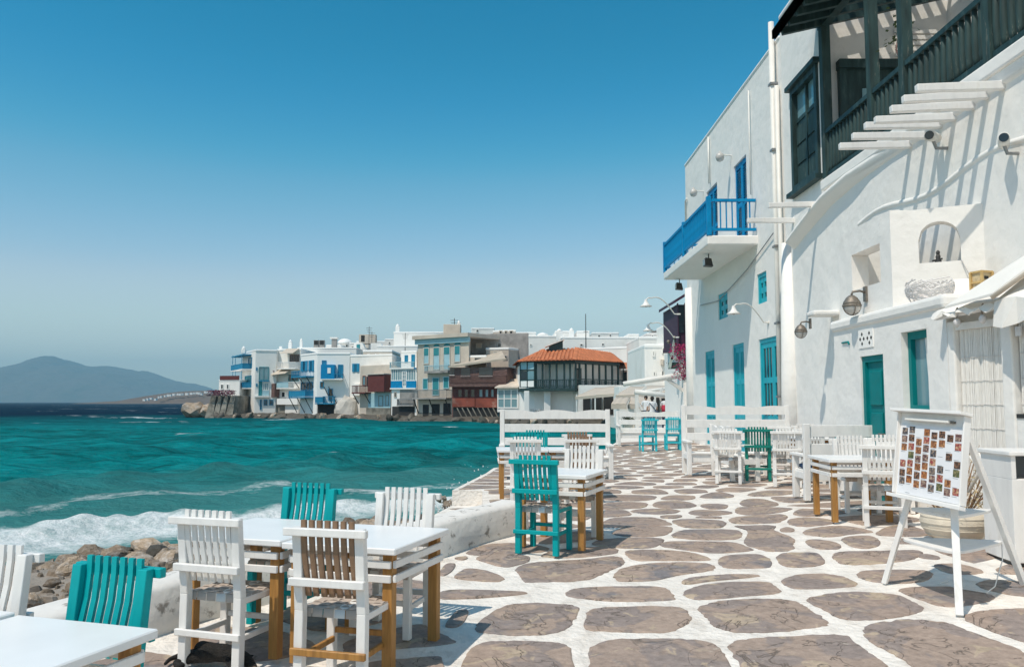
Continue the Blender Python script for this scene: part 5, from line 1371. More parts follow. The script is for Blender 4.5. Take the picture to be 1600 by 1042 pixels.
# end wall door with dark casing, on the veranda
dX0, dX1 = 6.75, 7.72
dr = PB(MB().box(dX0, dX1, V1-.10, V1-.02, VF, 8.2), 'veranda_door', 'dark_green')
for nm, mb, m in (('casing', MB().box(dX0-.16, dX1+.16, V1-.22, V1-.02, 8.2, 8.38), 'dark_green'), ('jamb', MB().box(dX0-.14, dX0, V1-.16, V1-.02, VF, 8.2), 'dark_green'), ('jamb', MB().box(dX1, dX1+.14, V1-.16, V1-.02, VF, 8.2), 'dark_green'), ('pane', MB().box(dX0+.32, dX1-.12, V1-.12, V1-.101, 6.9, 7.8), 'glass_sky')): o = mb.build(nm, m); o.parent = dr
for k in range(5): o = MB().box(7.8, 9.0, V1-.06, V1-.02, 8.5+.0*k+.12*k, 8.58+.12*k).build('slat', 'white_wood'); o.parent = dr
vw = PB(MB().box(8.78, 8.88, 11.0, 12.3, 6.9, 8.3), 'window', 'dark_green'); o = MB().extr([(8.86,12.5,8.5),(8.86,10.8,8.5),(8.3,10.8,8.25),(8.3,12.5,8.25)], (0,0,.05)).build('window_hood', 'dark_green'); o.parent = vw
vn = empty('veranda_vine', (WX+.4,13.6,VF), 0, 'thin green vine climbing between the veranda posts', 'vine'); rv = random.Random(41); lf0 = MB()
vst = [Vector((0,0,0)),Vector((.05,.1,.9)),Vector((-.1,.25,1.6)),Vector((.1,.5,2.1)),Vector((-.05,.1,2.6)),Vector((.0,-.5,2.8))]
MB().tube(vst, [.02,.018,.015,.012,.01,.006], 6).build('stem', 'brown_wood', vn)
for k in range(130):
    i = rv.randrange(2, 5); c = vst[i].lerp(vst[i+1], rv.random())+Vector((rv.gauss(0,.10),rv.gauss(0,.16),rv.gauss(0,.10))); a = Vector((rv.uniform(-1,1),rv.uniform(-1,1),rv.uniform(-.6,.2))).normalized()*rv.uniform(.05,.09); b = a.cross(Vector((rv.uniform(-1,1),rv.uniform(-1,1),1))).normalized()*.035
    lf0.add([c, c+a*.5+b, c+a, c+a*.5-b], [(0,1,2,3)])
lf0.build('leaves', 'leaf', vn)
# swept plaster ledge under the veranda
led = [(18.3,5.10),(17.6,5.28),(16.9,5.44),(16.2,5.58),(15.0,5.70),(13.5,5.76),(10,5.76),(4,5.76)]
rows = []
for (y, z) in led:
    p = .20 if y > 15.2 else .05 + max(0, (y-14.2))*.15 if y > 14.2 else .05
    rows.append([(WX+.02,y,z+.02),(WX-p*.6,y,z+.03),(WX-p,y,z-.01),(WX-p-.01,y,z-.08),(WX-p*.7,y,z-.12),(WX-.05,y,z-.20),(WX+.02,y,z-.24)])
g = MB().grid(rows); g.smooth = True; PB(g, 'ledge', 'plaster')
rows = []
for y in np.arange(14.9, 4, -.35):
    z = 4.62 + .08*math.sin(y*1.9) + (.10 if y < 15 else 0); rows.append([(WX+.01,y,z+.04),(WX-.022,y,z+.02),(WX-.028,y,z-.03),(WX+.01,y,z-.06)])
g = MB().grid(rows); g.smooth = True; PB(g, 'moulding', 'plaster')
# white pergola beams built into the wall: one thing each row end is part of the house
bpx = [(1568,136),(1543,154),(1521,165),(1492,186),(1470,200),(1447,213),(1423,228)]
rb = random.Random(3)
for px, py in bpx + [(1281,315),(1240,341)]:
    y = atX(px, py, WX).y; L = 1.12 if px > 1300 else 1.05
    q = .035*rb.random()
    mb = MB(); mb.beam((WX+.05,y,5.53+q),(WX-L,y+rb.uniform(-.05,.05),5.50+q+rb.uniform(-.03,.03)),.10,.115,w2=.095,h2=.10); PB(mb, 'pergola_beam', 'white_wood', .012)

# ---- lower storey with the teal door, flat top and the parapet box
LX, L0, L1, LZ = 5.18, 9.88, 13.35, 2.76
dd = yrange(1346, 1382, 620, LX); wd = (10.36, 11.05)
PB(wall_x(LX, L0, L1, -.1, LZ-.12, [(dd[0],dd[1],.05,2.17),(wd[0],wd[1],1.38,2.42)], .30), 'lower_wall', 'plaster')
PB(MB().add([(LX,L0,-.1),(WX,L0,-.1),(WX,L0,LZ-.1),(LX,L0,LZ-.1),(LX,L1,-.1),(WX,L1,-.1),(WX,L1,LZ-.1),(LX,L1,LZ-.1)], [(0,1,2,3),(4,5,6,7)]), 'side_wall', 'plaster')
PB(MB().box(LX-.05, WX+.02, L0-.04, L1+.05, LZ-.14, LZ+.03), 'flat_roof', 'plaster', .05)
dk = MB(); t = .09; dk.box(LX+.03, LX+.13, dd[0], dd[0]+t, .05, 2.17); dk.box(LX+.03, LX+.13, dd[1]-t, dd[1], .05, 2.17); dk.box(LX+.03, LX+.13, dd[0]+t, dd[1]-t, 2.08, 2.17)
door = PB(dk, 'door', 'green_door')
def DO(mb, name, m='green_door', bevel=0): o = mb.build(name, m, None, bevel); o.parent = door; return o
DO(MB().box(LX+.07, LX+.11, dd[0]+t, dd[1]-t, .05, 2.08), 'leaf')
for za, zb in ((.2,.75),(.85,1.35),(1.45,1.95)): DO(MB().box(LX+.045, LX+.07, dd[0]+t+.1, dd[1]-t-.1, za, zb), 'door_panel', bevel=.012)
DO(MB().tube([(LX+.07,dd[0]+t+.06,1.05),(LX+.01,dd[0]+t+.06,1.05),(LX+.01,dd[0]+t+.16,1.05)], .012, 6), 'handle', 'bronze'); DO(MB().box(LX+.02, LX+.3, dd[0], dd[1], -.05, .05), 'threshold', 'plaster')
wk = MB(); t = .08; wk.box(LX+.09, LX+.17, wd[0], wd[0]+t, 1.38, 2.42); wk.box(LX+.09, LX+.17, wd[1]-t, wd[1], 1.38, 2.42); wk.box(LX+.09, LX+.17, wd[0]+t, wd[1]-t, 2.32, 2.42); wk.box(LX+.09, LX+.17, wd[0]+t, wd[1]-t, 1.38, 1.46)
win = PB(wk, 'window', 'green_door'); o = MB().box(LX+.15, LX+.16, wd[0]+t, wd[1]-t, 1.46, 2.32).build('pane', 'glass_sky'); o.parent = win
o = MB().extr([(LX+.145,wd[0]+t,2.32),(LX+.145,wd[0]+.30,2.32),(LX+.145,wd[0]+.22,1.5),(LX+.145,wd[0]+t,1.5)], (-.02,0,0)).build('curtain', 'canvas_white'); o.parent = win
# pierced vent tiles over the door: diamonds
vt = PB(MB().box(LX-.012, LX+.01, 11.88, 12.38, 2.29, 2.56), 'vent_tiles', 'plaster_bright')
for k in range(2):
    for (dy, dz) in ((-.07,0),(.07,0),(0,.07),(0,-.07)):
        yc, zc = 12.0+.25*k+dy*.9, 2.425+dz; s = .032; o = MB().extr([(LX-.0145,yc-s,zc),(LX-.0145,yc,zc+s),(LX-.0145,yc+s,zc),(LX-.0145,yc,zc-s)], (.002,0,0)).build('vent_hole', 'void_dark'); o.parent = vt
# parapet box with arched niche and square window
bx = 5.30; p0 = Vector((bx, 11.5, 0)); p1 = Vector((WX+.02, 10.95, 0)); tv_ = (p1-p0).normalized(); nv = Vector((tv_.y, -tv_.x, 0)); LB = (p1-p0).length; BZ = 4.15
side = wall_x(bx, 11.5, 13.35, LZ, BZ, [(11.85,12.85,3.22,3.78)], .26); side.f.pop()           # open through
PB(side, 'box_side', 'plaster')
PB(MB().box(bx+.262, bx+.27, 11.7, 11.84, LZ, BZ).box(bx+.262, bx+.27, 12.86, 13.35, LZ, BZ).box(bx+.262, bx+.27, 11.84, 12.86, LZ, 3.21).box(bx+.262, bx+.27, 11.84, 12.86, 3.79, BZ).box(bx, bx+.27, 11.5, 13.36, BZ, BZ+.03), 'box_side_inner', 'plaster')
PB(MB().box(bx+.3, WX, 13.2, 13.4, LZ, BZ+.02), 'box_end', 'plaster')
def front_poly():
    """front panel with an arch cut out, as quads"""
    mb = MB(); a0, a1, s0, sp, top = .30*LB, .74*LB, 3.40, 3.72, 3.96
    def W(u, n, z): return p0 + tv_*u + nv*n + Vector((0,0,z))
    N = 14; arc = [(a0+(a1-a0)*k/N, sp+(top-sp)*math.sqrt(max(0,1-(2*k/N-1)**2))) for k in range(N+1)]
    th = -.24
    for n in (0, th):
        mb.add([W(0,n,LZ),W(a0,n,LZ),W(a0,n,BZ),W(0,n,BZ)], [(0,1,2,3)]); mb.add([W(a1,n,LZ),W(LB,n,LZ),W(LB,n,BZ),W(a1,n,BZ)], [(0,1,2,3)]); mb.add([W(a0,n,LZ),W(a1,n,LZ),W(a1,n,s0),W(a0,n,s0)], [(0,1,2,3)])
        for (ua, za), (ub, zb) in zip(arc, arc[1:]): mb.add([W(ua,n,za),W(ub,n,zb),W(ub,n,BZ),W(ua,n,BZ)], [(0,1,2,3)])
    loop = [(a0,s0),(a0,sp)] + arc + [(a1,sp),(a1,s0),(a0,s0)]
    for (ua, za), (ub, zb) in zip(loop, loop[1:]): mb.add([W(ua,0,za),W(ub,0,zb),W(ub,th,zb),W(ua,th,za)], [(0,1,2,3)])
    mb.add([W(0,0,BZ),W(LB,0,BZ),W(LB,th,BZ),W(0,th,BZ)], [(0,1,2,3)]); mb.add([W(LB,0,LZ),W(LB,th,LZ),W(LB,th,BZ),W(LB,0,BZ)], [(0,1,2,3)])
    return mb, W
mbf, Wf = front_poly(); PB(mbf, 'box_front', 'plaster')
PB(MB().hexa([Wf(.62*LB,.02,LZ),Wf(LB+.1,.02,LZ),Wf(LB+.1,-.1,LZ),Wf(.62*LB,-.1,LZ),Wf(.62*LB,.5,LZ),Wf(LB+.1,.5,LZ),Wf(LB+.1,.01,3.16),Wf(.62*LB,.01,3.16)]), 'niche_step', 'plaster', .03)
st = empty('figurine', Wf(.50*LB,-.1,3.40), 0, 'small black figurine standing in the arched niche', 'figurine')
MB().lathe([(.07,0),(.08,.05),(.05,.12),(.06,.18),(.04,.24)], 10).build('body', 'iron', st, smooth=True); MB().lathe([(.01,.22),(.045,.26),(.05,.31),(.01,.36)], 10).build('head', 'iron', st, smooth=True); MB().beam((-.14,0,.06),(.1,0,.12),.05,.05).build('arm', 'iron', st); st.scale = (.55,.55,.5)
# ship lamps, conduit, bracket
r = wall_lamp('ship_lamp', 'round bronze cage lamp below the square parapet window', (bx,12.35,2.98), 'ship', 'bronze cage lamps', 1)
r.scale = (.80,.80,.80)
r = wall_lamp('ship_lamp', 'round bronze cage lamp under the ledge left of the green door', (WX-.42,16.3,2.92), 'ship', 'bronze cage lamps', 1); r.scale = (.72,.72,.72)
PB(MB().box(WX-.5, WX, 15.9, 16.3, 3.16, 3.26), 'lamp_bracket', 'plaster', .03)
PB(MB().tube([(LX-.01,13.0,2.42),(LX-.015,12.75,2.42),(LX-.015,12.72,2.38)], .015, 6), 'conduit', 'green_door')
# cameras
def cam_thing(label, loc, dirv):
    r = empty('security_camera', loc, 0, label, 'camera', 'security cameras'); d = Vector(dirv).normalized()
    MB().tube([(0,0,0),(-.16,0,0),(-.20,0,.12)], .025, 8).build('bracket', 'grey_metal', r); c = Vector((-.20,0,.17))
    MB().tube([c-d*.16, c+d*.16], .075, 14).build('housing', 'pipe_white', r, smooth=True); MB().tube([c+d*.155, c+d*.18], .062, 14).build('lens', 'glass_dark', r)
    return r
cam_thing('white tube security camera on the wall below the pergola beams', atX(1480,232,WX), (-.7,-.75,-.1))
r = cam_thing('grey security camera on a bracket at the right edge', atX(1592,240,WX), (-.5,-.85,.05)); r.scale = (.9,.9,.9)

# ---------------------------------------------------------- kiosk front with bamboo screens and awning
K = empty('screened_kiosk', (5.3,8.6,0), 0, 'white kiosk front with bamboo roller screens and a canvas awning', 'kiosk')
def PK(mb, name, m, bevel=0, smooth=None):
    o = mb.build(name, m, None, bevel, smooth); o.parent = K; o.matrix_parent_inverse = Matrix.Translation(K.location).inverted(); return o
k0 = Vector((5.20,9.86,0)); k1 = Vector((5.62,7.6,0)); kt = (k1-k0).normalized(); kn = Vector((kt.y,-kt.x,0)); kn = kn if kn.x < 0 else -kn
def KP(u, n, z): return k0 + kt*u + kn*n + Vector((0,0,z))
def kbox(mb, u0, u1, z0, z1, n0, n1): return mb.hexa([KP(u0,n1,z0),KP(u1,n1,z0),KP(u1,n0,z0),KP(u0,n0,z0),KP(u0,n1,z1),KP(u1,n1,z1),KP(u1,n0,z1),KP(u0,n0,z1)])
PK(kbox(MB(), 0, 3.2, -.2, 2.6, -.5, -.12), 'wall', 'plaster')
PK(kbox(MB(), -.02, .10, -.2, 2.45, -.13, .02), 'pier', 'plaster', .02); PK(kbox(MB(), .82, .98, -.2, 2.45, -.13, .03), 'pier', 'plaster', .02); PK(kbox(MB(), .98, 3.2, -.2, 1.36, -.13, .02), 'counter_wall', 'plaster', .02); PK(kbox(MB(), .10, .82, 2.34, 2.42, -.12, .0), 'lintel', 'white_wood')
def screen(u0, u1, z0, z1):
    mb = MB(); u = u0; rb = random.Random(int(u0*100))
    while u < u1:
        w = rb.uniform(.010,.016); n = rb.uniform(-.004,.004)
        mb.tube([KP(u+w/2,-.05+n,z0+rb.uniform(-.01,.01)), KP(u+w/2+rb.uniform(-.004,.004),-.05+n,z1)], w/2, 5, caps=False); u += w*1.02
    s = PK(mb, 'bamboo_screen', 'bamboo')
    for k in range(int((z1-z0)/.27)):
        z = z0+.1+.27*k; o = MB().tube([KP(u0,-.038,z),KP((u0+u1)/2,-.036,z+.006),KP(u1,-.038,z)], .003, 5).build('cord', 'wicker'); o.parent = s
    return s
screen(.11, .81, .02, 2.34); screen(1.0, 2.6, 1.38, 2.40)
PK(kbox(MB(), 1.0, 2.6, 1.33, 1.375, -.1, .03), 'sill', 'iron')
o = PK(kbox(MB(), 1.02, 1.10, 2.20, 2.30, .0, .015), 'notice', 'print_paper')
# roller pole with finials and two rope loops
PK(MB().tube([KP(-.05,.12,2.50),KP(.98,.12,2.54)], .032, 10), 'awning_pole', 'white_wood', smooth=True)
for u in (.30,.70):
    PK(MB().lathe([(.01,-.10),(.035,-.07),(.04,-.03),(.02,.0)], 10, tuple(KP(u,.13,2.46))), 'shell_weight', 'wicker', smooth=True); PK(MB().tube([KP(u,.13,2.47),KP(u+.02,.16,2.53),KP(u,.12,2.58),KP(u-.02,.08,2.53)], .01, 5), 'rope', 'bronze')
# canvas: sagging sheet from the pole up to the wall
def sheet(u0, u1, n0, z0, n1, z1, sag, lip):
    rows = []
    for i in range(15):
        t = i/14; row = []
        for j in range(15):
            s = j/14; u = u0+(u1-u0)*s; nn = n0+(n1-n0)*t; z = z0+(z1-z0)*t - sag*math.sin(math.pi*t)*(.6+.4*math.sin(s*9)) + .03*math.sin(s*17+t*4)*(1-.5*t)
            row.append(KP(u, nn, z))
        rows.append(row)
    rows.insert(0, [KP(u0+(u1-u0)*j/14, n0+.03+.035*math.sin(j*2.3), z0-lip-.03*math.sin(j*1.7)) for j in range(15)])
    g = MB().grid(rows); return g
for g, m in ((sheet(-.05,1.0,.16,2.54,-.95,3.0,.05,.05), 'canvas_white'), (sheet(1.0,3.1,.22,2.56,-.95,3.35,.02,.26), 'canvas_white')):
    o = PK(g, 'awning', m); so = o.modifiers.new('solid', 'SOLIDIFY'); so.thickness = .012
PK(MB().hexa([KP(.2,.2,2.58),KP(1.05,.3,2.62),KP(2.2,-.7,3.75),KP(1.6,-.9,3.6),KP(.2,.2,2.61),KP(1.05,.3,2.65),KP(2.2,-.7,3.78),KP(1.6,-.9,3.63)]), 'awning_flap', 'canvas_white')
PK(MB().tube([KP(1.05,.31,2.60),KP(1.6,-.15,3.1),KP(2.2,-.68,3.74)], .025, 8), 'awning_edge', 'canvas', smooth=True)

# things standing on the ledge
bk = empty('wicker_basket', (LX+.24,10.72,LZ+.03), .1, 'white wicker basket lying on the ledge over the window', 'basket')
rb = random.Random(6); mb = MB()
for k in range(130):
    t0, t1 = rb.uniform(0,6.28), rb.uniform(.4,1.4); z0 = rb.uniform(0.0,.30); z1 = rb.uniform(0.0,.30); pts = []
    for s in np.linspace(0,1,6):
        t = t0+t1*s; z = z0+(z1-z0)*s; rr_ = .19+.07*math.sin(math.pi*min(1,z/.30)*.8)
        pts.append((1.0*rr_*math.cos(t), 1.35*rr_*math.sin(t), z))
    mb.tube(pts, .008, 4)
tag(mb.build('woven_canes', 'wicker', bk), kind='stuff'); MB().lathe([(.16,.0),(.17,.02)], 14).build('base', 'wicker', bk)
ln = empty('wooden_lantern', Wf(.93*LB,.28,LZ+.17), .3, 'straw coloured lantern box with cut-out openings on a round tray', 'lantern')
MB().lathe([(.20,0),(.22,.03),(.20,.06),(.1,.07)], 18).build('tray', 'wicker', ln, smooth=True)
for sx, sy in ((-.13,-.13),(.13,-.13),(.13,.13),(-.13,.13)): MB().box(sx-.02,sx+.02,sy-.02,sy+.02,.07,.42).build('corner_post', 'lantern_wood', ln)
for z in (.07,.20,.40): MB().box(-.14,.14,-.135,.135,z,z+.035).build('rail', 'lantern_wood', ln)
MB().box(-.11,.11,-.11,.11,.10,.40).build('inner_box', 'straw', ln); MB().box(-.05,.05,-.115,-.111,.27,.33).build('opening', 'void_dark', ln); MB().box(-.06,.06,-.115,-.111,.12,.18).build('opening', 'void_dark', ln)
MB().tube([(.17,0,.05),(.2,0,.25),(.17,0,.42)], .012, 6).build('handle', 'wicker', ln)
ln.scale = (.68,.68,.68); ln.location.z -= .03
cb = MB().tube([Wf(.74*LB,.02,3.4), Wf(.85*LB,.12,3.08), Wf(.93*LB,.28,3.04), Wf(.97*LB,.3,3.1)], .007, 5).build('lantern_cable', 'grey_metal'); tag(cb, 'thin grey cable from the arched niche to the lantern', 'cable')

# ---------------------------------------------------------- things past the far corner
pb = empty('purple_balcony', (0,0,0), 0, 'dark purple wooden enclosed balcony behind the white house corner', 'balcony')
pc = Face((1056,33),(1082,33))
def PP(r, m, n0, n1, nm, f=pc): mb = MB(); f.boxm(mb, *f.rect(*r), n0, n1); return mb.build(nm, m, pb)
PP((1058,476,1082,540), 'purple_wood', -3, 0, 'wall'); PP((1060,478,1069,520), 'glass_dark', 0, .04, 'window'); PP((1071,478,1081,520), 'glass_dark', 0, .04, 'window')
for x in (1058,1069.5,1081): PP((x,474,x+1.4,545), 'purple_wood', 0, .12, 'post')
f = pc; u0, u1, z0, z1 = f.rect(1050,455,1084,476); MB().extr([f.P(u0,.5,z0),f.P(u1,.5,z1),f.P(u1,-3,z1),f.P(u0,-3,z0)], (0,0,.12)).build('roof', 'purple_wood', pb)
PP((1057,540,1082,545), 'purple_wood', -3, .2, 'floor'); PP((1068,545,1090,690), 'plaster', -4, .0, 'lower_wall')
bg = empty('bougainvillea', (0,0,0), 0, 'crimson bougainvillea spilling beside the white corner', 'plant'); mb = MB(); rv = random.Random(12); stem = MB()
c0 = atY(1070, 565, 31.6)
for k in range(1500):
    t = rv.random(); p = c0 + Vector((rv.gauss(0,.20)+.12*math.sin(t*5), rv.gauss(0,.25), -.62+1.25*t+rv.gauss(0,.06))); s = rv.uniform(.03,.065)
    d = [Vector((rv.uniform(-1,1),rv.uniform(-1,1),rv.uniform(-1,1))).normalized()*s for _ in range(3)]; mb.add([p+d[0],p+d[1],p+d[2]],[(0,1,2)])
tag(mb.build('blossom', 'bougainvillea', bg), kind='stuff')
mb = MB()
for k in range(260):
    p = c0 + Vector((rv.gauss(0,.22), rv.gauss(0,.25), rv.uniform(-.7,.6))); s = rv.uniform(.03,.06); d = [Vector((rv.uniform(-1,1),rv.uniform(-1,1),rv.uniform(-1,1))).normalized()*s for _ in range(3)]; mb.add([p+d[0],p+d[1],p+d[2]],[(0,1,2)])
tag(mb.build('foliage', 'leaf', bg), kind='stuff'); MB().tube([c0+Vector((.2,0,-2.4)),c0+Vector((.1,0,-1)),c0+Vector((0,0,.3))],[.05,.04,.015],6).build('stem', 'brown_wood', bg)
# pale green bracket frame with three round lamps
lf = empty('lamp_frame', (0,0,0), 0, 'pale green timber bracket carrying three round lamps', 'lamp')
mat('pale_green', (.42,.50,.45), .7, .12, 6, .2)
for a, b in (((1046,575),(1055,528)),((1064,572),(1056,530)),((1058,530),(1076,556)),((1048,560),(1063,560))):
    MB().beam(atY(*a,33.5), atY(*b,33.5), .11, .11).build('timber', 'pale_green', lf)
for px, py in ((1044.5,534),(1054,527.5),(1060.5,528)): c = atY(px, py, 33.4); MB().lathe([(.01,-.08),(.06,-.06),(.085,0),(.06,.06),(.01,.08)], 12, c).build('globe', 'bronze', lf, smooth=True)
MB().box(*sorted((atY(1046,566,33.6).x, atY(1060,566,33.6).x)), 33.5, 33.9, atY(1050,576,33.6).z, atY(1050,566,33.6).z).build('shelf', 'weathered_green', lf)

# ---------------------------------------------------------- café pergolas on the far promenade
def log(pts, r): 
    mb = MB().tube(pts, r, 9); mb.smooth = True; return mb
pg = empty('log_pergola', (0,0,0), 0, 'white painted log bracket jutting from the far house corner', 'pergola')
log([atY(974,600,33.0), atY(1000,596,33.0), atY(1040,590,33.0), atY(1074,584,33.0)], [.10,.11,.12,.12]).build('log', 'pipe_white', pg); MB().beam(atY(1042,592,33.0), atY(1081,620,33.2), .14, .12).build('brace', 'pipe_white', pg); MB().beam(atY(1078,580,33.0), atY(1082,700,33.0), .3, .3).build('post', 'plaster', pg)
pg = empty('white_pergola', (0,0,0), 0, 'white timber pergola frame beside the people at the café', 'pergola')
g0 = 0.0
for px in (995,1022,1048): p = atY(px, 628, 40); q = atY(px, 612, 40); MB().beam((p.x,40,gz(p.x,40)),(p.x,40,q.z+.05),.16,.16).build('post', 'pipe_white', pg)
log([atY(992,612,40), atY(1020,615,40), atY(1052,620,40)], .13).build('log', 'pipe_white', pg)
for a, b in (((996,628),(1004,641)),((1000,613),(1010,604)),((1030,616),(1036,606))): MB().beam(atY(*a,40), atY(*b,40), .1, .1).build('brace', 'pipe_white', pg)
log([atY(1008,611,43), atY(1050,606,43)], .08).build('log', 'pipe_white', pg)
def canopy(label, quad, D0, D1, m='canvas', posts=()):
    r = empty('cafe_canopy', (0,0,0), 0, label, 'canopy', 'café canopies'); a, b, c, d = quad
    P_ = [atY(*a, D0), atY(*b, D0), atY(*c, D1), atY(*d, D1)]
    rows = []
    for i in range(7):
        t = i/6; rows.append([P_[0].lerp(P_[3],t).lerp(P_[1].lerp(P_[2],t), j/10) - Vector((0,0,.05*math.sin(math.pi*((j*2.5/10)%1)))) for j in range(11)])
    g = MB().grid(rows); o = g.build('canvas', m, r, smooth=True); s = o.modifiers.new('s','SOLIDIFY'); s.thickness = .04
    MB().add([P_[0],P_[1],P_[1]-Vector((0,0,.28)),P_[0]-Vector((0,0,.28)),P_[0]+Vector((0,.03,0)),P_[1]+Vector((0,.03,0)),P_[1]+Vector((0,.03,-.28)),P_[0]+Vector((0,.03,-.28))],[(0,1,2,3),(4,5,6,7),(0,1,5,4),(3,2,6,7)]).build('valance', m, r)
    for px in posts: p = atY(px, 628, D0); MB().beam((p.x,D0+.1,-.1),(p.x,D0+.1,P_[0].lerp(P_[1],.5).z),.13,.13).build('post', 'pipe_white', r)
    return r
canopy('long tan canvas canopy in front of the taverna side', ((899,620),(992,612),(1000,601),(930,606)), 84, 92, posts=(901,930,960))
canopy('wide tan canvas canopy behind the white pergola', ((962,618),(1066,611),(1066,601),(985,604)), 50, 57, posts=(965,1000))
canopy('small cream awning over the café counter', ((955,631),(979,631),(984,621),(962,621)), 46, 48, 'canvas', posts=(966,))
canopy('cream awning at the right of the café counter', ((982,631),(1022,630),(1022,619),(986,620)), 47, 49, 'canvas', posts=())
cf = empty('cafe_building', (0,0,0), 0, 'shaded café front with dark openings under the canvas canopies', 'building')
p = atY(905,628,94); q = atY(1010,628,94); MB().box(p.x, q.x, 93.5, 99, -.2, 3.4).build('wall', 'plaster_far', cf)
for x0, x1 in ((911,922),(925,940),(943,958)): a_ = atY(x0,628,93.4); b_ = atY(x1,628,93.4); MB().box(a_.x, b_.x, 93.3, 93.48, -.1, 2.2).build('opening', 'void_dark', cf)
cf = empty('cafe_counter_room', (0,0,0), 0, 'café room with one small dark window behind the seated guests', 'building')
p = atY(968,628,58); q = atY(1090,628,58); MB().box(p.x, q.x, 58, 61, -.1, 2.6).build('wall', 'plaster_far', cf, bevel=.03)
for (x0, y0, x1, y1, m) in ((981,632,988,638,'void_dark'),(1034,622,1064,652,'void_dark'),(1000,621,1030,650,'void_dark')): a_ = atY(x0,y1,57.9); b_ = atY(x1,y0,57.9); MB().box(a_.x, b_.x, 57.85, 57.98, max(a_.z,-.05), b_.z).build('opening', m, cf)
for k, x in enumerate((975,978.5,982,985.5,989)):
    p = atY(x, 646, 46.5); r = empty('potted_shrub', (p.x, 46.5, gz(p.x,46.5)), 0, 'dark potted shrub in the row before the café counter', 'plant', 'shrubs before the café counter')
    MB().lathe([(.09,0),(.12,.3),(.11,.3)], 10).build('pot', 'clay_pot', r); mb = MB(); rv = random.Random(k)
    for j in range(90):
        c = Vector((rv.gauss(0,.10), rv.gauss(0,.10), .34+rv.random()*.45)); d = [Vector((rv.uniform(-1,1),rv.uniform(-1,1),rv.uniform(-1,1))).normalized()*.06 for _ in range(3)]; mb.add([c+d[0],c+d[1],c+d[2]],[(0,1,2)])
    mb.build('foliage', 'leaf', r)
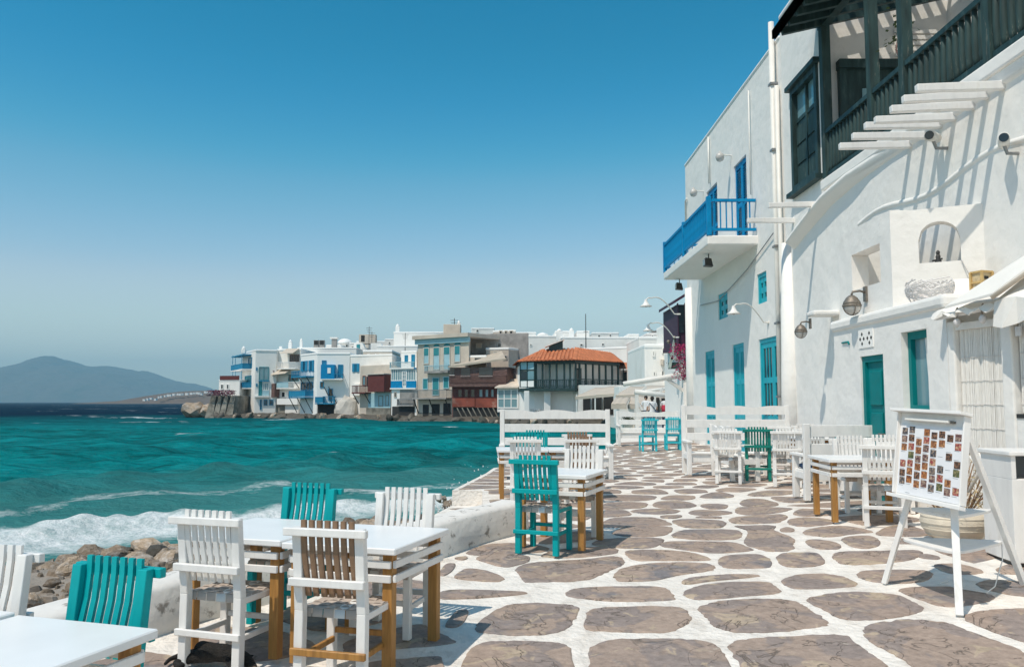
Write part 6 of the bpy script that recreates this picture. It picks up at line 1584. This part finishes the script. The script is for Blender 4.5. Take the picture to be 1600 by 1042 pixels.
# ================================================================== FURNITURE
# ---- chair: front is +y, back posts at y = -.2
CW, CD, CH = .455, .42, .965
def bevelled(mb, name, mat_, w=.004):
    """mesh with a small baked chamfer so copies stay cheap"""
    me = mb.mesh(name, mat_); bm = bmesh.new(); bm.from_mesh(me)
    bmesh.ops.bevel(bm, geom=list(bm.edges), offset=w, segments=1, affect='EDGES', clamp_overlap=True)
    bm.to_mesh(me); bm.free(); return me
def make_chair(frame, slats, seat='strap', seat2='strap_white', stretch=None):
    stretch = stretch or frame
    r = bpy.data.objects.new('chair', None); C.objects.link(r); r.empty_display_size = .1
    yb = -.20; hw = CW/2
    for s in (-1, 1):
        mb = MB(); x = s*(hw-.028)
        mb.hexa([(x-.028,yb-.03,0),(x+.028,yb-.03,0),(x+.028,yb+.025,0),(x-.028,yb+.025,0),(x-.028,yb-.025,.45),(x+.028,yb-.025,.45),(x+.028,yb+.03,.45),(x-.028,yb+.03,.45)])
        mb.hexa([(x-.028,yb-.025,.45),(x+.028,yb-.025,.45),(x+.028,yb+.03,.45),(x-.028,yb+.03,.45),(x-.028,yb-.075,CH-.03),(x+.028,yb-.075,CH-.03),(x+.028,yb-.025,CH-.03),(x-.028,yb-.025,CH-.03)])
        inst('back_post', bevelled(mb, 'back_post', frame, .003), r)
        inst('leg', bevelled(MB().box(x-.026,x+.026,yb+CD-.052,yb+CD,0,.44), 'leg', frame), r)
        inst('side_stretcher', bevelled(MB().box(s*(hw-.05)-.012,s*(hw-.05)+.012,yb+.028,yb+CD-.05,.17,.205), 'stretcher', stretch), r)
        inst('seat_rail', bevelled(MB().box(s*(hw-.028)-.02,s*(hw-.028)+.02,yb+.03,yb+CD-.052,.405,.445), 'seat_rail', frame), r)
    inst('back_stretcher', bevelled(MB().box(-hw-.012,hw+.012,yb-.055,yb-.03,.20,.24), 'stretcher', stretch), r)
    inst('front_stretcher', bevelled(MB().box(-hw+.05,hw-.05,yb+CD-.04,yb+CD-.016,.22,.255), 'stretcher', stretch), r)
    inst('top_rail', bevelled(MB().box(-hw-.035,hw+.035,yb-.115,yb-.075,CH-.075,CH-.03), 'top_rail', frame), r)
    inst('lower_rail', bevelled(MB().box(-hw-.012,hw+.012,yb-.085,yb-.05,.60,.645), 'lower_rail', frame), r)
    inst('front_rail', bevelled(MB().box(-hw+.05,hw-.05,yb+CD-.045,yb+CD-.008,.405,.445), 'seat_rail', frame), r)
    n = 7; me = None
    for k in range(n):
        x = (-hw+.075)+(CW-.15)*k/(n-1)
        if me is None:
            mb = MB(); prof = [(.53,.012),(.64,-.012),(.78,-.046),(.90,-.060),(CH+.012,-.062)]
            for (za, ya), (zb, yb_) in zip(prof, prof[1:]):
                mb.hexa([(-.0155,yb+ya-.012,za),(.0155,yb+ya-.012,za),(.0155,yb+ya+.006,za),(-.0155,yb+ya+.006,za),(-.0155,yb+yb_-.012,zb),(.0155,yb+yb_-.012,zb),(.0155,yb+yb_+.006,zb),(-.0155,yb+yb_+.006,zb)])
            me = mb.mesh('slat', slats)
        inst('slat', me, r, (x,0,0))
    # woven straps, over and under
    nx, ny = 6, 6; x0, x1, y0, y1 = -hw+.012, hw-.012, yb+.035, yb+CD+.004
    sw_ = (x1-x0)/nx; sd = (y1-y0)/ny
    def strap_mesh(L, w, n, ph, nm, m):
        mb = MB(); rows = []; K = n*4
        for i in range(K+1):
            t = i/K; z = .453 + .006*math.cos(math.pi*(t*n+ph-.5))
            rows.append([(-w/2,t*L,z),(w/2,t*L,z)])
        rows.insert(0, [(-w/2,-.004,.405),(w/2,-.004,.405)]); rows.append([(-w/2,L+.004,.405),(w/2,L+.004,.405)])
        mb.grid(rows); return mb.mesh(nm, m, True)
    lm = [strap_mesh(y1-y0, sw_*.93, ny, p, 'strap', m) for p, m in ((0,seat),(1,seat2))]
    cm = [strap_mesh(x1-x0, sd*.93, nx, p, 'strap', seat) for p in (1, 0)]
    odd = strap_mesh(y1-y0, sw_*.93, ny, 1, 'strap', seat)
    for k in range(nx): inst('strap', lm[0] if k % 2 == 0 else (lm[1] if k == 3 else odd), r, (x0+sw_*(k+.5), y0, 0))
    for k in range(ny): inst('strap', cm[k%2], r, (x1, y0+sd*(k+.5), 0), (0,0,math.pi/2))
    return r
CHAIRS = {}
def chair(kind, x, y, rz, label, group=None, z=None):
    spec = {'white': ('white_wood','white_wood'), 'teal': ('teal_wood','teal_wood'), 'dark': ('teal_dark_wood','teal_dark_wood'), 'wood': ('white_wood','bare_slat','strap','strap_white','oak'), 'cyan': ('cyan_wood','cyan_wood','cyan_wood','cyan_wood')}[kind]
    if kind not in CHAIRS: o = make_chair(*spec); CHAIRS[kind] = o
    else: o = copy_tree(CHAIRS[kind])
    o.name = 'chair'; o.location = (x, y, gz(x,y)+.014 if z is None else z); o.rotation_euler = (0,0,math.radians(rz)); tag(o, label, 'chair', group or 'slatted chairs on the promenade')
    return o
def chair_back(kind, bx, by, rz, label, group=None):
    """placed by the middle of its back posts"""
    a = math.radians(rz); return chair(kind, bx - math.sin(a)*.2, by + math.cos(a)*.2, rz, label, group)
# ---- table
def make_table(w=.79, d=.87, h=.752):
    r = bpy.data.objects.new('table', None); C.objects.link(r); r.empty_display_size = .1
    inst('table_top', bevelled(MB().box(-w/2,w/2,-d/2,d/2,h-.04,h), 'table_top', 'white_top', .006), r)
    lx, ly = w/2-.075, d/2-.085
    leg = bevelled(MB().box(-.033,.033,-.033,.033,0,h-.04), 'leg', 'oak', .003)
    for sx in (-1,1):
        for sy in (-1,1): inst('leg', leg, r, (sx*lx, sy*ly, 0))
    for z in (h-.105, h-.19):
        for s in (-1,1):
            inst('apron_rail', bevelled(MB().box(-lx-.03,lx+.03,s*(ly+.045)-.011,s*(ly+.045)+.011,z-.022,z+.022), 'apron_rail', 'white_wood', .003), r)
            inst('apron_rail', bevelled(MB().box(s*(lx+.045)-.011,s*(lx+.045)+.011,-ly-.03,ly+.03,z-.022,z+.022), 'apron_rail', 'white_wood', .003), r)
    return r
TAB = []
def table(x, y, rz, label, group='white topped tables with oak legs'):
    o = make_table() if not TAB else copy_tree(TAB[0]); TAB.append(o); o.name = 'table'
    o.location = (x, y, gz(x,y)+.014); o.rotation_euler = (0,0,math.radians(rz)); return tag(o, label, 'table', group)
# front-left group (two tables pushed together)
tc = Vector((-1.33,5.77,0)); tx = Vector((.953,-.305,0)); tn = Vector((.305,.953,0)); RZ = -17.7
for k, lab in ((.398,'white table right of the front pair by the sea wall, wooden slat chair before it'),(-.398,'white table left of the front pair by the sea wall, behind the white chair')):
    p = tc + tx*k; table(p.x, p.y, RZ, lab)
def at_table(kind, u, v, rz, label): p = tc + tx*u + tn*v; chair_back(kind, p.x, p.y, rz, label)
at_table('white', -.36, -.62, RZ-1, 'all white slatted chair in front of the left front table, back to us')
at_table('wood', .52, -.70, RZ+2, 'white chair with bare wooden back slats before the right front table')
at_table('teal', -.48, .64, RZ+180, 'teal slatted chair on the sea side of the front tables')
at_table('white', .34, .64, RZ+183, 'white slatted chair on the sea side of the front tables')
t0 = Vector((-2.05,3.43,0))
table(t0.x, t0.y, RZ, 'white table cut off at the bottom left corner of the view'); p = t0 - tx*.81; table(p.x, p.y, RZ, 'white table beyond the lower left edge, joined to the corner table')
chair_back('teal', -1.93, 4.02, RZ+178, 'big teal slatted chair behind the bottom left table'); chair_back('white', -2.68, 4.30, RZ+186, 'white slatted chair cut by the left edge of the view')
# middle table
table(.53, 8.97, -21, 'white table right of the teal chair in mid view'); chair_back('teal', .25, 8.40, -23, 'teal slatted chair alone at the mid table, back to us')
chair_back('white', .83, 9.78, 163, 'white slatted chair across the mid table, facing us')
# table by the quay bench
table(.15, 13.35, 2, 'white table left of the pair at the quay bench'); table(.95, 13.33, 2, 'white table right of the pair at the quay bench')
chair_back('white', .20, 12.45, -4, 'white slatted chair at the near left of the bench tables'); chair_back('wood', 1.02, 12.5, 3, 'white chair with wooden slats at the near right of the bench tables')
chair_back('teal', .24, 14.25, 180, 'teal chair between the left bench table and the quay bench'); chair_back('teal', .42, 15.2, 176, 'second teal chair close before the quay bench'); chair_back('wood', 1.12, 14.3, 182, 'white chair with wooden slats between the right bench table and bench')
# ---- benches: front is +y
def make_bench(w, scallop=True, h=1.30, boards=3, seat=True):
    r = bpy.data.objects.new('bench', None); C.objects.link(r); r.empty_display_size = .1; hw = w/2; m = 'white_wood'
    for s in (-1,1):
        x = s*(hw-.045)
        mb = MB(); mb.hexa([(x-.045,-.30,0),(x+.045,-.30,0),(x+.045,-.22,0),(x-.045,-.22,0),(x-.045,-.34,h),(x+.045,-.34,h),(x+.045,-.27,h),(x-.045,-.27,h)]); inst('back_post', bevelled(mb,'back_post',m,.006), r)
        inst('front_leg', bevelled(MB().box(x-.045,x+.045,.16,.24,0,.62),'front_leg',m,.006), r)
        inst('armrest', bevelled(MB().box(x-.055,x+.055,-.28,.29,.622,.665),'armrest',m,.008), r)
        inst('side_rail', bevelled(MB().box(x-.03,x+.03,-.22,.16,.30,.40),'side_rail',m,.005), r)
    zs = [(h-.19,h-.02),(h-.45,h-.29),(h-.71,h-.56)][:boards]
    for k, (a, b) in enumerate(zs):
        if k == 0 and scallop:
            N = 40; top = [(-hw+.09+(w-.18)*i/N, b-.035+.045*abs(math.sin(math.pi*(i/N*2.5+.25)))) for i in range(N+1)]
            mb = MB(); mb.extr([(-hw+.09,-.315,a),(hw-.09,-.315,a)] + [(x,-.315,z) for x, z in reversed(top)], (0,.035,0)); inst('back_board', mb.mesh('back_board', m), r)
        else: inst('back_board', bevelled(MB().box(-hw+.09,hw-.09,-.31+.01*k,-.275+.01*k,a,b),'back_board',m,.005), r)
    if seat:
        for k in range(4): inst('seat_plank', bevelled(MB().box(-hw+.03,hw-.03,-.21+.112*k,-.105+.112*k,.40,.43),'seat_plank',m,.005), r)
        inst('front_apron', bevelled(MB().box(-hw+.09,hw-.09,.17,.20,.24,.398),'apron',m,.005), r); inst('rear_apron', bevelled(MB().box(-hw+.09,hw-.09,-.275,-.245,.28,.398),'apron',m,.005), r)
    return r
def bench(w, x, y, rz, label, **k):
    o = make_bench(w, **k); o.name = 'bench'; o.location = (x, y, gz(x,y)+.014); o.rotation_euler = (0,0,math.radians(rz)); return tag(o, label, 'bench', 'white wooden benches')
bench(2.20, .86, 16.45, 180, 'long white bench with scalloped back on the quay behind the tables', h=1.34)
bench(2.20, 4.55, 16.75, 180, 'long white bench with scalloped back before the turquoise doors', h=1.36)
bench(2.1, 4.55, 27.9, 180, 'distant white bench beyond the two cyan chairs', h=1.12)
bench(1.3, 4.25, 15.9, -88, 'white bench seen end on, left of the dark teal chair', h=1.0, boards=2)
bench(1.15, 4.80, 12.45, 0, 'white bench with its back to us behind the right table', h=1.10, boards=2, scallop=False)
# right-hand group
chair_back('dark', 4.47, 15.25, -14, 'dark teal slatted chair among the white benches, back to us'); chair_back('white', 4.62, 14.1, -16, 'white slatted chair between dark teal chair and the near bench'); chair_back('white', 5.15, 14.45, -20, 'white slatted chair close to the wall pipe')
table(4.22, 10.48, -3, 'white table with oak legs in front of the green door'); chair_back('white', 4.30, 9.72, -20, 'white slatted chair at the table before the green door, back to us')
chair_back('white', 4.55, 11.25, 176, 'white slatted chair across the right table, facing us'); chair_back('teal', 5.55, 13.95, 176, 'teal slatted chair by the wall behind the near bench')
chair_back('white', 5.25, 13.25, -18, 'white slatted chair between the near bench and the house wall')
chair_back('white', 5.05, 16.0, -12, 'white slatted chair before the right end of the scalloped bench')
chair_back('white', 4.98, 11.15, 168, 'white slatted chair at the far right corner of the right table')
chair_back('white', 3.85, 14.95, -20, 'white slatted chair left of the dark teal chair, back to us')
chair_back('white', 5.75, 16.35, 182, 'white slatted chair facing us under the widest turquoise door')
tt = table(5.62, 15.45, 2, 'white table against the wall behind the dark teal chair')
chair_back('cyan', 4.05, 24.7, 4, 'bright cyan chair, left of the two far ones'); chair_back('cyan', 4.78, 24.8, -3, 'bright cyan chair, right of the two far ones')
r = empty('seat_cushion', (4.8,12.46,gz(4.8,12.46)+.445), 0, 'striped navy cushion on the bench behind the right table', 'cushion'); MB().box(-.48,.48,-.2,.22,.004,.07).build('cushion', 'navy_cloth', r, bevel=.03)
r = empty('striped_cushion', (4.0,15.85,gz(4,15.85)+.447), .1, 'white ribbed cushion propped on the end-on bench', 'cushion')
for k in range(7): MB().tube([(-.05,-.27+.078*k,.02),(-.02,-.27+.078*k,.05),(.0,-.27+.078*k,.17),(-.03,-.27+.078*k,.30),(-.06,-.27+.078*k,.33)], [.03,.042,.048,.042,.028], 8).build('rib', 'canvas_white', r, smooth=True)

# ---- menu easel
L_ = Vector((3.20,7.30,0)); Fr = Vector((3.34,6.36,0)); R_ = Vector((4.28,7.10,0))
def gnd(p): return Vector((p.x, p.y, gz(p.x,p.y)+.014))
ea = empty('menu_easel', gnd((L_+Fr+R_)/3), 0, 'white tripod easel holding a picture menu, two shelves below', 'easel')
def PE(mb, name, m, bevel=0, parent=None, smooth=None):
    o = mb.build(name, m, None, bevel, smooth); o.parent = parent or ea
    if not parent: o.matrix_parent_inverse = Matrix.Translation(ea.location).inverted()
    return o
BLc, BRc, TRc, TLc = Vector((3.256,7.15,.72)), Vector((3.41,6.40,.70)), Vector((3.54,6.50,1.40)), Vector((3.37,7.24,1.40))
cen = (L_+Fr+R_)/3; apex = Vector((3.62,6.93,1.34))
tops = {}
for k, b in (('l',L_),('f',Fr),('r',R_)):
    g = gnd(b); t = apex + (b-cen).normalized()*.13; t.z = 1.34; tops[k] = t; PE(MB().beam(g, t, .055, .04, up=(b-cen)), 'leg', 'white_wood', .004)
def leg_at(k, z):
    b = gnd({'l':L_,'f':Fr,'r':R_}[k]); t = tops[k]; s = (z-b.z)/(t.z-b.z); return b.lerp(t, s)
for z in (.60,.34):
    pts = []
    c3 = [leg_at(k, z) for k in ('l','f','r')]
    ctr = sum(c3, Vector())/3; c3 = [ctr+(p-ctr)*1.07 for p in c3]; poly = chaikin([(p.x,p.y) for p in c3], 1, .12); poly = chaikin(poly, 2)
    PE(MB().prism(poly, z-.012, z+.012), 'shelf', 'white_wood', .004)
ux = (BRc-BLc).normalized(); uz = ((TLc+TRc)/2-(BLc+BRc)/2).normalized(); un = ux.cross(uz).normalized(); un = un if un.x < 0 else -un
Wd = (BRc-BLc).length; Hd = ((TLc+TRc)/2-(BLc+BRc)/2).length
def EP(a, b, n): return BLc + ux*(a*Wd) + uz*(b*Hd) + un*n
def ebox(mb, a0, a1, b0, b1, n0, n1): return mb.hexa([EP(a0,b0,n1),EP(a1,b0,n1),EP(a1,b0,n0),EP(a0,b0,n0),EP(a0,b1,n1),EP(a1,b1,n1),EP(a1,b1,n0),EP(a0,b1,n0)])
brd = PE(ebox(MB(), 0, 1, 0, 1, -.03, .0), 'board', 'white_wood', .003)
for nm, a in (('board_ledge',(-.06,1.06,-.03,.012,.0,.06)),('top_moulding',(-.05,1.05,1.0,1.035,-.03,.09)),('side_moulding',(-.02,.0,.02,1.0,-.03,.03)),('side_moulding',(1.0,1.02,.02,1.0,-.03,.03))): PE(ebox(MB(), *a), nm, 'white_wood', .003, brd)
ppr = PE(ebox(MB(), .02, .98, .03, .86, .001, .004), 'menu_sheet', 'print_paper', 0, brd)
PE(ebox(MB(), .14, .82, .90, .935, .02, .05), 'picture_light', 'pipe_white', .006, brd); PE(ebox(MB(), .78, .86, .905, .93, .005, .03), 'light_bracket', 'bronze', 0, brd)
food = [mat('food_%d' % k, c, .5, .6, 60, 0, col2=c2, c2scale=45, c2lo=.45, c2hi=.6) for k, (c, c2) in enumerate([((.20,.07,.03),(.5,.25,.1)),((.04,.025,.02),(.3,.15,.08)),((.42,.17,.05),(.15,.04,.02)),((.07,.09,.03),(.25,.2,.1)),((.12,.05,.05),(.42,.3,.22)),((.3,.05,.05),(.5,.35,.2)),((.05,.05,.06),(.35,.25,.18))])]
rf = random.Random(9)
for i in range(8):
    for j in range(8):
        if (i, j) in ((5,2),(5,3),(6,3),(6,4),(7,2),(0,3),(6,1),(1,7),(7,5)) or rf.random() < .05: continue
        a = .045+i*.117+rf.uniform(0,.008); b = .74-j*.100+rf.uniform(-.006,.006)+(.03 if i % 2 else 0)-.008*i
        if b < .05: continue
        PE(ebox(MB(), a, a+.088, b, b+.080, .0045, .0055), 'menu_photo', rf.choice(food), 0, ppr)
for i in range(8):                                    # rows of fine print between the pictures
    for j in range(8): 
        a = .045+i*.117; b = .735-j*.100+(.03 if i % 2 else 0)-.008*i
        if b > .05: PE(ebox(MB(), a, a+.07, b-.010, b-.006, .0045, .005), 'print_line', 'grey_metal', 0, ppr)
(PE(MB().tube([leg_at('r',.34)+Vector((-.05,0,0)), Vector((4.05,7.0,.2)), Vector((3.95,6.95,.0)), Vector((3.85,6.9,-.04)), Vector((3.7,7.05,-.035)), Vector((3.62,7.2,-.03)), Vector((3.75,7.3,-.03))], .005, 5), 'cable', 'canvas_white'))

# ---- litter bin cabinet
bz = gz(4.85,7.9)+.0
bn = empty('litter_bin', (4.86,7.90,bz), math.radians(-4), 'white wooden litter bin cabinet with a dark slot at the right edge', 'bin')
MB().box(-.30,.30,-.28,.28,.03,.78).build('cabinet', 'white_wood', bn, bevel=.008)
for s in (-1,1): MB().box(s*.28-.02,s*.28+.02,-.28,.28,.78,.99).build('slot_side', 'white_wood', bn)
MB().box(-.26,.26,.24,.28,.78,.99).build('slot_back', 'white_wood', bn); MB().box(-.26,.26,-.2,.24,.785,.80).build('slot_floor', 'glass_dark', bn); MB().box(-.26,.26,-.18,-.16,.80,.99).build('flap', 'glass_dark', bn)
MB().box(-.325,.325,-.305,.305,.99,1.03).build('lid', 'white_wood', bn, bevel=.008); MB().box(-.28,.28,-.26,.26,.005,.03).build('plinth', 'iron', bn)
# ---- planter with dry plant
pt = empty('planter', (4.62,8.82,gz(4.6,8.8)+.01), 0, 'wide cream ribbed planter holding a dry flowering plant', 'planter')
prof = [(.16,0),(.25,.04),(.31,.12),(.33,.20),(.31,.28),(.28,.31),(.26,.31),(.25,.26),(.02,.25)]
MB().lathe(prof, 26).build('pot', 'clay_pot', pt, smooth=True)
for z in (.07,.13,.19,.25): 
    rr_ = interp(z, [(0,.16),(.04,.25),(.12,.31),(.20,.33),(.28,.31)]); MB().lathe([(rr_-.005,z-.012),(rr_+.008,z),(rr_-.005,z+.012)], 26, caps=False).build('rib', 'clay_pot', pt, smooth=True)
rp = random.Random(21); mb = MB(); lf_ = MB(); fl = MB()
for k in range(60):
    a = rp.uniform(0,6.28); l = rp.uniform(.25,.75); sp = rp.uniform(.1,.38); p0_ = Vector((.12*math.cos(a),.12*math.sin(a),.25)); p2 = p0_+Vector((sp*math.cos(a),sp*math.sin(a),l)); pm = p0_.lerp(p2,.5)+Vector((0,0,.06))
    mb.tube([p0_,pm,p2],[.006,.005,.003],4)
    for j in range(14):
        q = p0_.lerp(p2, rp.uniform(.2,1))+Vector((rp.gauss(0,.03),rp.gauss(0,.03),rp.gauss(0,.03))); s = rp.uniform(.012,.03); d = [Vector((rp.uniform(-1,1),rp.uniform(-1,1),rp.uniform(-1,1))).normalized()*s for _ in range(3)]; lf_.add([q+d[0],q+d[1],q+d[2]],[(0,1,2)])
mb.build('stem', 'dry_plant', pt); tag(lf_.build('dry_leaves', 'straw', pt), kind='stuff')
for k in range(3): MB().tube([(.1,-.1,.5),(.2+.05*k,-.15,.75+.05*k),(.12+.1*k,-.12,.88+.03*k)], [.012,.016,.01], 6).build('flower_head', 'canvas_white', pt, smooth=True)

# ---- people by the far benches and the dog under the table
def skin_figure(name, V, E, R, zones, sub=2, root_i=0):
    """one continuous body grown along a skeleton, then coloured by zone"""
    me = bpy.data.meshes.new(name); me.from_pydata(V, E, []); o = bpy.data.objects.new(name, me); C.objects.link(o)
    s = o.modifiers.new('skin', 'SKIN'); s.use_smooth_shade = True; s.branch_smoothing = .4
    for i, d in enumerate(me.skin_vertices[0].data):
        r = R[i]; d.radius = (r, r) if not isinstance(r, tuple) else r; d.use_root = (i == root_i)
    u = o.modifiers.new('sub', 'SUBSURF'); u.levels = sub; u.render_levels = sub
    dg = bpy.context.evaluated_depsgraph_get(); dg.update()
    nm = bpy.data.meshes.new_from_object(o.evaluated_get(dg)); bpy.data.objects.remove(o)
    mats = []; nm.materials.clear()
    for p in nm.polygons:
        m = zones(p.center)
        if m not in mats: mats.append(m)
    for m in mats: nm.materials.append(M[m])
    for p in nm.polygons: p.material_index = mats.index(zones(p.center)); p.use_smooth = True
    return nm
def person(label, x, y, rz, shirt, h=1.68, seated=False, lean=0.0, bag=False, scarf=False):
    k = h/1.70; D = .42 if seated else 0.0                    # lower hips when sitting
    V = []; E = []; R = []
    def v(p, r, par=None): V.append((p[0], p[1]+lean*max(0,p[2]-.9), p[2]-(D if p[2] > .85 else 0))); R.append(r); i = len(V)-1; E.append((par,i)) if par is not None else None; return i
    hip = v((0,0,.96),(.15,.11)); wa = v((0,0,1.10),(.135,.10),hip); ch = v((0,0,1.30),(.165,.11),wa); sh = v((0,0,1.41),(.12,.085),ch); nk = v((0,.005,1.48),(.05,.05),sh); hd = v((0,.015,1.58),(.075,.09),nk); tp = v((0,.01,1.67),(.06,.075),hd)
    for s in (-1,1):
        a = v((s*.18,0,1.39),.058,sh); b = v((s*.24,.03,1.12),.045,a); c = v((s*.20,.20,.98),.035,b); d = v((s*.18,.27,.97),(.03,.018),c)
        if seated: t = v((s*.10,.08,.93),.085,hip); kn = v((s*.11,.46,.89),.065,t); an = v((s*.11,.44,.50),.04,kn); an2 = v((s*.11,.45,.08),.038,an); ft = v((s*.12,.58,.04),.035,an2)
        else: t = v((s*.09,0,.86),.09,hip); kn = v((s*.10,.03+.05*s,.50),.062,t); an = v((s*.11,-.0+.09*s,.09),.04,kn); ft = v((s*.12,.14+.09*s,.04),.036,an)
    def zones(c):
        z = c.z + (D if seated else 0)
        if z > 1.47: return 'hair' if (c.y < .03 or z > 1.63) else 'skin'
        if abs(c.x) > .20 and z < 1.24: return 'skin'
        if z > .98: return shirt
        if c.y > .17 and z > .9 and not seated: return 'skin'
        return 'jeans'
    me = skin_figure('body', V, E, R, zones)
    r = empty('person', (x, y, gz(x,y)+.01), math.radians(rz), label, 'person', None); r.scale = (k,k,k); b = bpy.data.objects.new('body', me); C.objects.link(b); b.parent = r
    if bag:
        MB().tube([(-.16,-.06-0,1.40-D),(0,-.13,1.2-D),(.17,-.10,1.0-D)], .018, 6).build('bag_strap', 'jeans', r); MB().box(.10,.26,-.16,-.02,.84-D,1.02-D).build('shoulder_bag', 'jeans', r, bevel=.03)
    MB().lathe([(.02,.12),(.07,.10),(.095,.03),(.09,-.03),(.06,-.07)], 12, (0,-.005+lean*.7,1.60-D)).build('hair', 'hair', r, smooth=True)
    if scarf: MB().lathe([(.17,.0),(.19,.15),(.15,.32),(.05,.34)], 14, (0,.02,.93-D)).build('wrap', 'cloth_red', r, smooth=True)
    return r
person('person in a white shirt with a dark bag strap across the back', 6.50, 40.2-1.5, 8, 'shirt_white', 1.66, bag=True)
person('person in white with a red wrap, dark hair, between two others', 7.45, 40.6, -30, 'shirt_white', 1.70, scarf=True)
person('person in a tan top with dark hair, at the right of the group', 7.75, 39.6, 60, 'shirt_tan', 1.66)
person('person in a white shirt standing farther back at the café, facing us', 6.9, 43.0, 150, 'shirt_white', 1.72)
person('person in dark red at the café under the tan canopy', 8.3, 44.5, 200, 'cloth_red', 1.68)
# sleeping dog
def dog():
    V = []; E = []; R = []
    def v(p, r, par=None): V.append(p); R.append(r); i = len(V)-1; E.append((par,i)) if par is not None else None; return i
    a = v((0,0,.13),(.13,.12)); b = v((.20,.02,.13),(.13,.12),a); c = v((.36,.0,.14),(.11,.11),b); n = v((.46,-.05,.13),(.08,.08),c); h = v((.55,-.11,.10),(.075,.07),n); m = v((.65,-.15,.06),(.045,.04),h); nose = v((.70,-.17,.055),(.03,.028),m)
    d = v((-.20,.03,.12),(.12,.11),a); t = v((-.34,.0,.08),.035,d); t2 = v((-.42,-.12,.05),.025,t); t3 = v((-.38,-.26,.04),.018,t2)
    for s in (0, 1):
        f = v((.34,-.10-.03*s,.07),.05,c); g = v((.48,-.20-.06*s,.045),.035,f); pz = v((.60,-.24-.07*s,.035),.035,g)
        k = v((-.14,-.13-.02*s,.08),.065,d); l = v((-.28,-.20-.03*s,.05),.04,k); q = v((-.14,-.26-.04*s,.035),.033,l)
    def zones(c):
        if c.x > .66 and c.z < .07: return 'dog_tan'
        if c.y < -.22 and c.x > .54: return 'dog_tan'
        return 'dog_fur'
    me = skin_figure('body', V, E, R, zones)
    r = empty('dog', (0,0,0), 0, 'black dog with tan muzzle sleeping under the front table', 'dog'); b = bpy.data.objects.new('body', me); C.objects.link(b); b.parent = r
    for s in (-1,1): MB().hexa([(.50,-.07+.07*s,.13),(.56,-.07+.07*s,.13),(.56,-.05+.07*s,.13),(.50,-.05+.07*s,.13),(.46,-.10+.11*s,.07),(.50,-.10+.11*s,.06),(.50,-.085+.11*s,.065),(.46,-.085+.11*s,.075)]).build('ear', 'dog_fur', r, bevel=.008)
    MB().lathe([(.002,-.016),(.016,-.008),(.016,.008),(.002,.016)], 8, (.725,-.18,.06)).build('nose', 'iron', r, smooth=True)
    return r
dg_ = dog(); dg_.location = (-1.92,5.42,gz(-1.9,5.42)+.014); dg_.rotation_euler = (0,0,math.radians(-14)); dg_.scale = (.56,.56,.56)

# ================================================================== AIR
HAZE = True
if HAZE:
    hz = MB().box(-9000, 4200, -60, 9500, -60, 470).build('haze', None); tag(hz, kind='stuff')
    m = bpy.data.materials.new('haze'); m.use_nodes = True; nt = m.node_tree; nt.nodes.remove(nt.nodes['Principled BSDF'])
    pv = nt.nodes.new('ShaderNodeVolumePrincipled'); pv.inputs['Color'].default_value = (.46,.82,1.0,1); pv.inputs['Density'].default_value = 0.00017; pv.inputs['Anisotropy'].default_value = -0.1
    nt.links.new(pv.outputs[0], nt.nodes['Material Output'].inputs['Volume']); hz.data.materials.append(m)

# give every thing built in place its pivot at its own base
bpy.context.view_layer.update()
for o in [o for o in C.objects if o.type == 'EMPTY' and o.parent is None and o.location.length < 1e-6]:
    lo = Vector((1e9,)*3); hi = -lo
    for ch in o.children_recursive:
        if ch.type == 'MESH':
            for c in ch.bound_box:
                w = ch.matrix_world @ Vector(c); lo = Vector(map(min, lo, w)); hi = Vector(map(max, hi, w))
    if lo.x > 1e8: continue
    base = Vector(((lo.x+hi.x)/2, (lo.y+hi.y)/2, lo.z)); o.location = base
    for ch in o.children: ch.matrix_parent_inverse = Matrix.Translation(-base)
